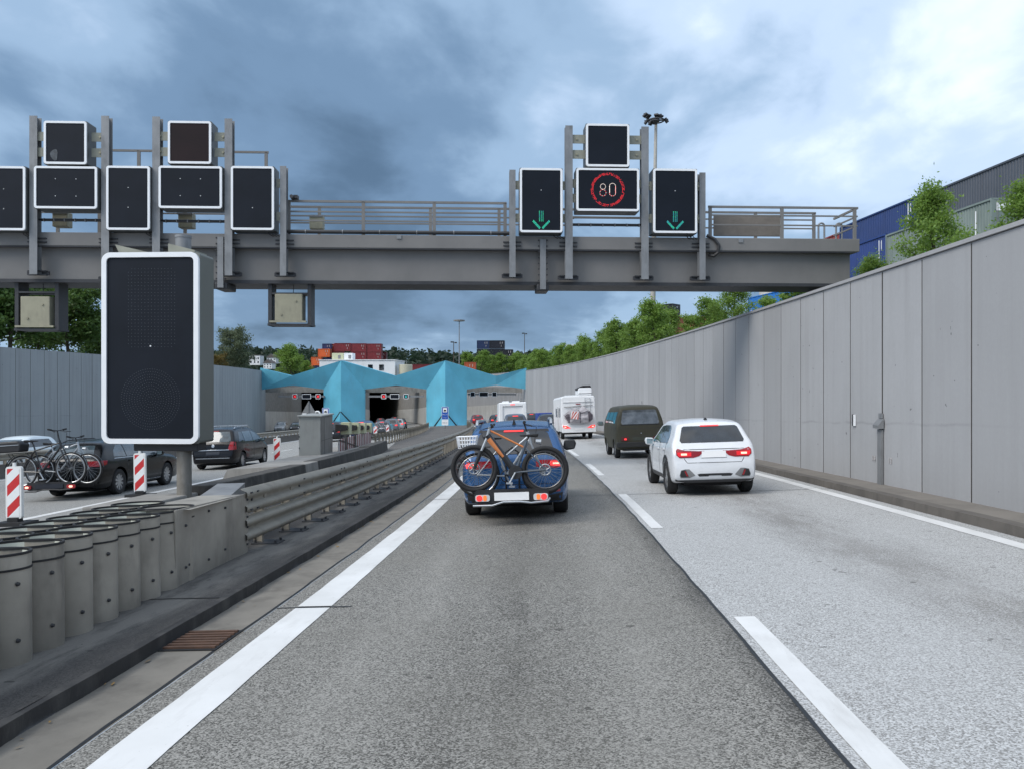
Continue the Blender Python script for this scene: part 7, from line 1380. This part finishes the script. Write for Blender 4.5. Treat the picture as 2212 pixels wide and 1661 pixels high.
# ---------------------------------------------------------------- portal signals and signs
M_REDX = glow('red_cross_led', (1.0, 0.05, 0.06), 0.5); M_SBLUE = basic('sign_blue', (0.015, 0.10, 0.46), 0.45, var=0.04)
for k, (u0, u1, row) in enumerate(((600, 700, ((637, 'x'), (662, 'r'), (687, 'x'))), (795, 915, ((829, 'x'), (852.5, 'r'), (877, 'g'))), (1010, 1115, ((1021, 'o'), (1045, 'r'), (1068, 'o'))))):
    vz = 856 if k < 2 else 851.5; YS = PY - 0.6 if k != 2 else PY + 2.0; a, b = P(u0, vz, YS), P(u1, vz, YS); t = thing('signal_bar', ['grey bar carrying lane signals in the left tube', 'grey bar carrying lane signals in the middle tube', 'grey bar carrying lane signals in the right tube'][k], 'sign support', a); m = MB(); m.bar((0, 0.3, 0), (b.x - a.x, 0.3, 0), 0.25, 0.28); m.build('bar', M_GAL, t)
    for u, kd in row:
        p = P(u, vz, YS); w_ = 1.42 if kd == 'r' else 0.76; nm = {'x': 'lit red cross lane signal', 'r': 'wide blank lane signal', 'g': 'dim green arrow lane signal', 'o': 'blank square lane signal'}[kd]; pos = 'left' if u < 650 or 800 < u < 840 or 1010 < u < 1030 else 'right'
        lab = nm + (' in the %s tube' % ('left', 'middle', 'right')[k] if kd in 'rg' or (kd == 'x' and k == 1) else ', %s one in the %s tube' % (pos, ('left', 'middle', 'right')[k]))
        s = thing('lane_signal', lab, 'traffic signal', p, 'lane signals in the portal'); m = MB(); m.ring(rrect(w_, 0.76, 0.12, 3), rrect(w_ - 0.14, 0.62, 0.07, 3), -0.05, 0.05); m.build('border', M_FRAMEW, s); m = MB(); m.prism(rrect(w_ - 0.13, 0.63, 0.07, 3), -0.02, 0.2); m.build('display', M_FACE, s)
        if kd == 'x':
            m = MB()
            for sg in (-1, 1): m.bar((-0.19, -0.03, -0.19 * sg), (0.19, -0.03, 0.19 * sg), 0.02, 0.10, (0, 1, 0)) if False else m.prism([(-0.23, -0.17 * sg), (-0.17, -0.23 * sg), (0.23, 0.17 * sg), (0.17, 0.23 * sg)][::sg], -0.04 - 0.004 * sg, -0.03)
            m.build('cross', M_REDX, s)
        if kd == 'g': m = MB(); m.prism([(0.0, -0.2), (0.18, 0.0), (0.05, 0.0), (0.05, 0.2), (-0.05, 0.2), (-0.05, 0.0), (-0.18, 0.0)], -0.04, -0.03); m.build('arrow', M_LEDC, s)
def tunnel_sign(label, u0, u1, v0, v1, Y, text=True, vb=None):
    a, b = P(u0, v0, Y), P(u1, v1, Y); w = b.x - a.x; h = a.z - b.z; t = thing('tunnel_sign', label, 'road sign', ((a.x + b.x) / 2, Y, b.z)); m = MB(); m.prism(rrect(w, h, 0.08, 3, 0, h / 2), 0.0, 0.04); m.build('plate', M_SBLUE, t); m = MB(); m.ring(rrect(w, h, 0.08, 3, 0, h / 2), rrect(w - 0.07, h - 0.07, 0.06, 3, 0, h / 2), -0.01, 0.0); m.build('edge', M_FRAMEW, t)
    q = w * 0.62; zc = h - q / 2 - 0.14; m = MB(); m.box((0, -0.012, zc), (q, 0.012, q)); m.build('pictogram_field', M_FRAMEW, t); r_ = q * 0.33; m = MB(); m.prism([(r_ * math.cos(a_), zc - q * 0.28 + r_ * 1.25 * math.sin(a_)) for a_ in [math.pi * i / 10 for i in range(11)]], -0.028, -0.018); m.build('tunnel_pictogram', M_BLACK, t)
    if text:
        for s_, z, sz in (('Elbtunnel', h * 0.36, w * 0.20), ('3 km', h * 0.12, w * 0.22)): inst('lettering', text_mesh(s_, sz, M_FRAMEW), t, m=Matrix.Translation((0, -0.016, z)) @ FACE_CAM)
    else: inst('lettering', text_mesh('Elbtunnel', w * 0.2, M_FRAMEW), t, m=Matrix.Translation((0, -0.016, h * 0.2)) @ FACE_CAM)
    m = MB(); m.cyl((0, 0.06, -4.5 if not text else -2.6), (0, 0.06, h * 0.9), 0.055, n=8); m.build('post', M_GAL, t); return t, w
t, w = tunnel_sign('blue tunnel sign on a post in front of the right pillar', 954, 968.5, 878, 905.5, 92)
m = MB(); m.box((0, 0.0, -0.36), (w * 0.98, 0.03, 0.66)); m.build('supplementary_plate', M_FRAMEW, t); inst('lettering', text_mesh('Radio an', w * 0.2, M_BLACK), t, m=Matrix.Translation((0, -0.02, -0.42)) @ FACE_CAM)
tunnel_sign('blue tunnel sign above the grey cabinet, at the left pillar edge', 696, 711, 880.5, 900, 90, False)
a = P(667, 886, 78); t = thing('warning_sign', 'grey back of a triangular sign above the cabinet', 'road sign', a); m = MB(); m.prism([(-0.92, -0.62), (0.92, -0.62), (0.0, 0.98)], 0, 0.04); m.build('plate', M_GAL, t, bevel=0.03); m = MB(); m.box((-0.45, -0.02, -0.42), (0.42, 0.03, 0.26)); m.build('sticker', M_FRAMEW, t); m = MB(); m.cyl((0, -0.05, -4), (0, -0.05, 0.9), 0.045, n=8); m.build('post', M_GAL, t)
a = P(685.5, 894, 80); t = thing('round_sign', 'small round white ringed sign above the cabinet', 'road sign', a); m = MB(); tor(m, (0, 0, 0), 0.28, 0.09, 20, 6); m.build('ring', M_FRAMEW, t, 50); m = MB(); m.disc((0, 0.02, 0), 0.25, 16); m.build('disc', M_FACE, t); m = MB(); m.cyl((0, 0.06, -4), (0, 0.06, 0), 0.04, n=8); m.build('post', M_GAL, t)
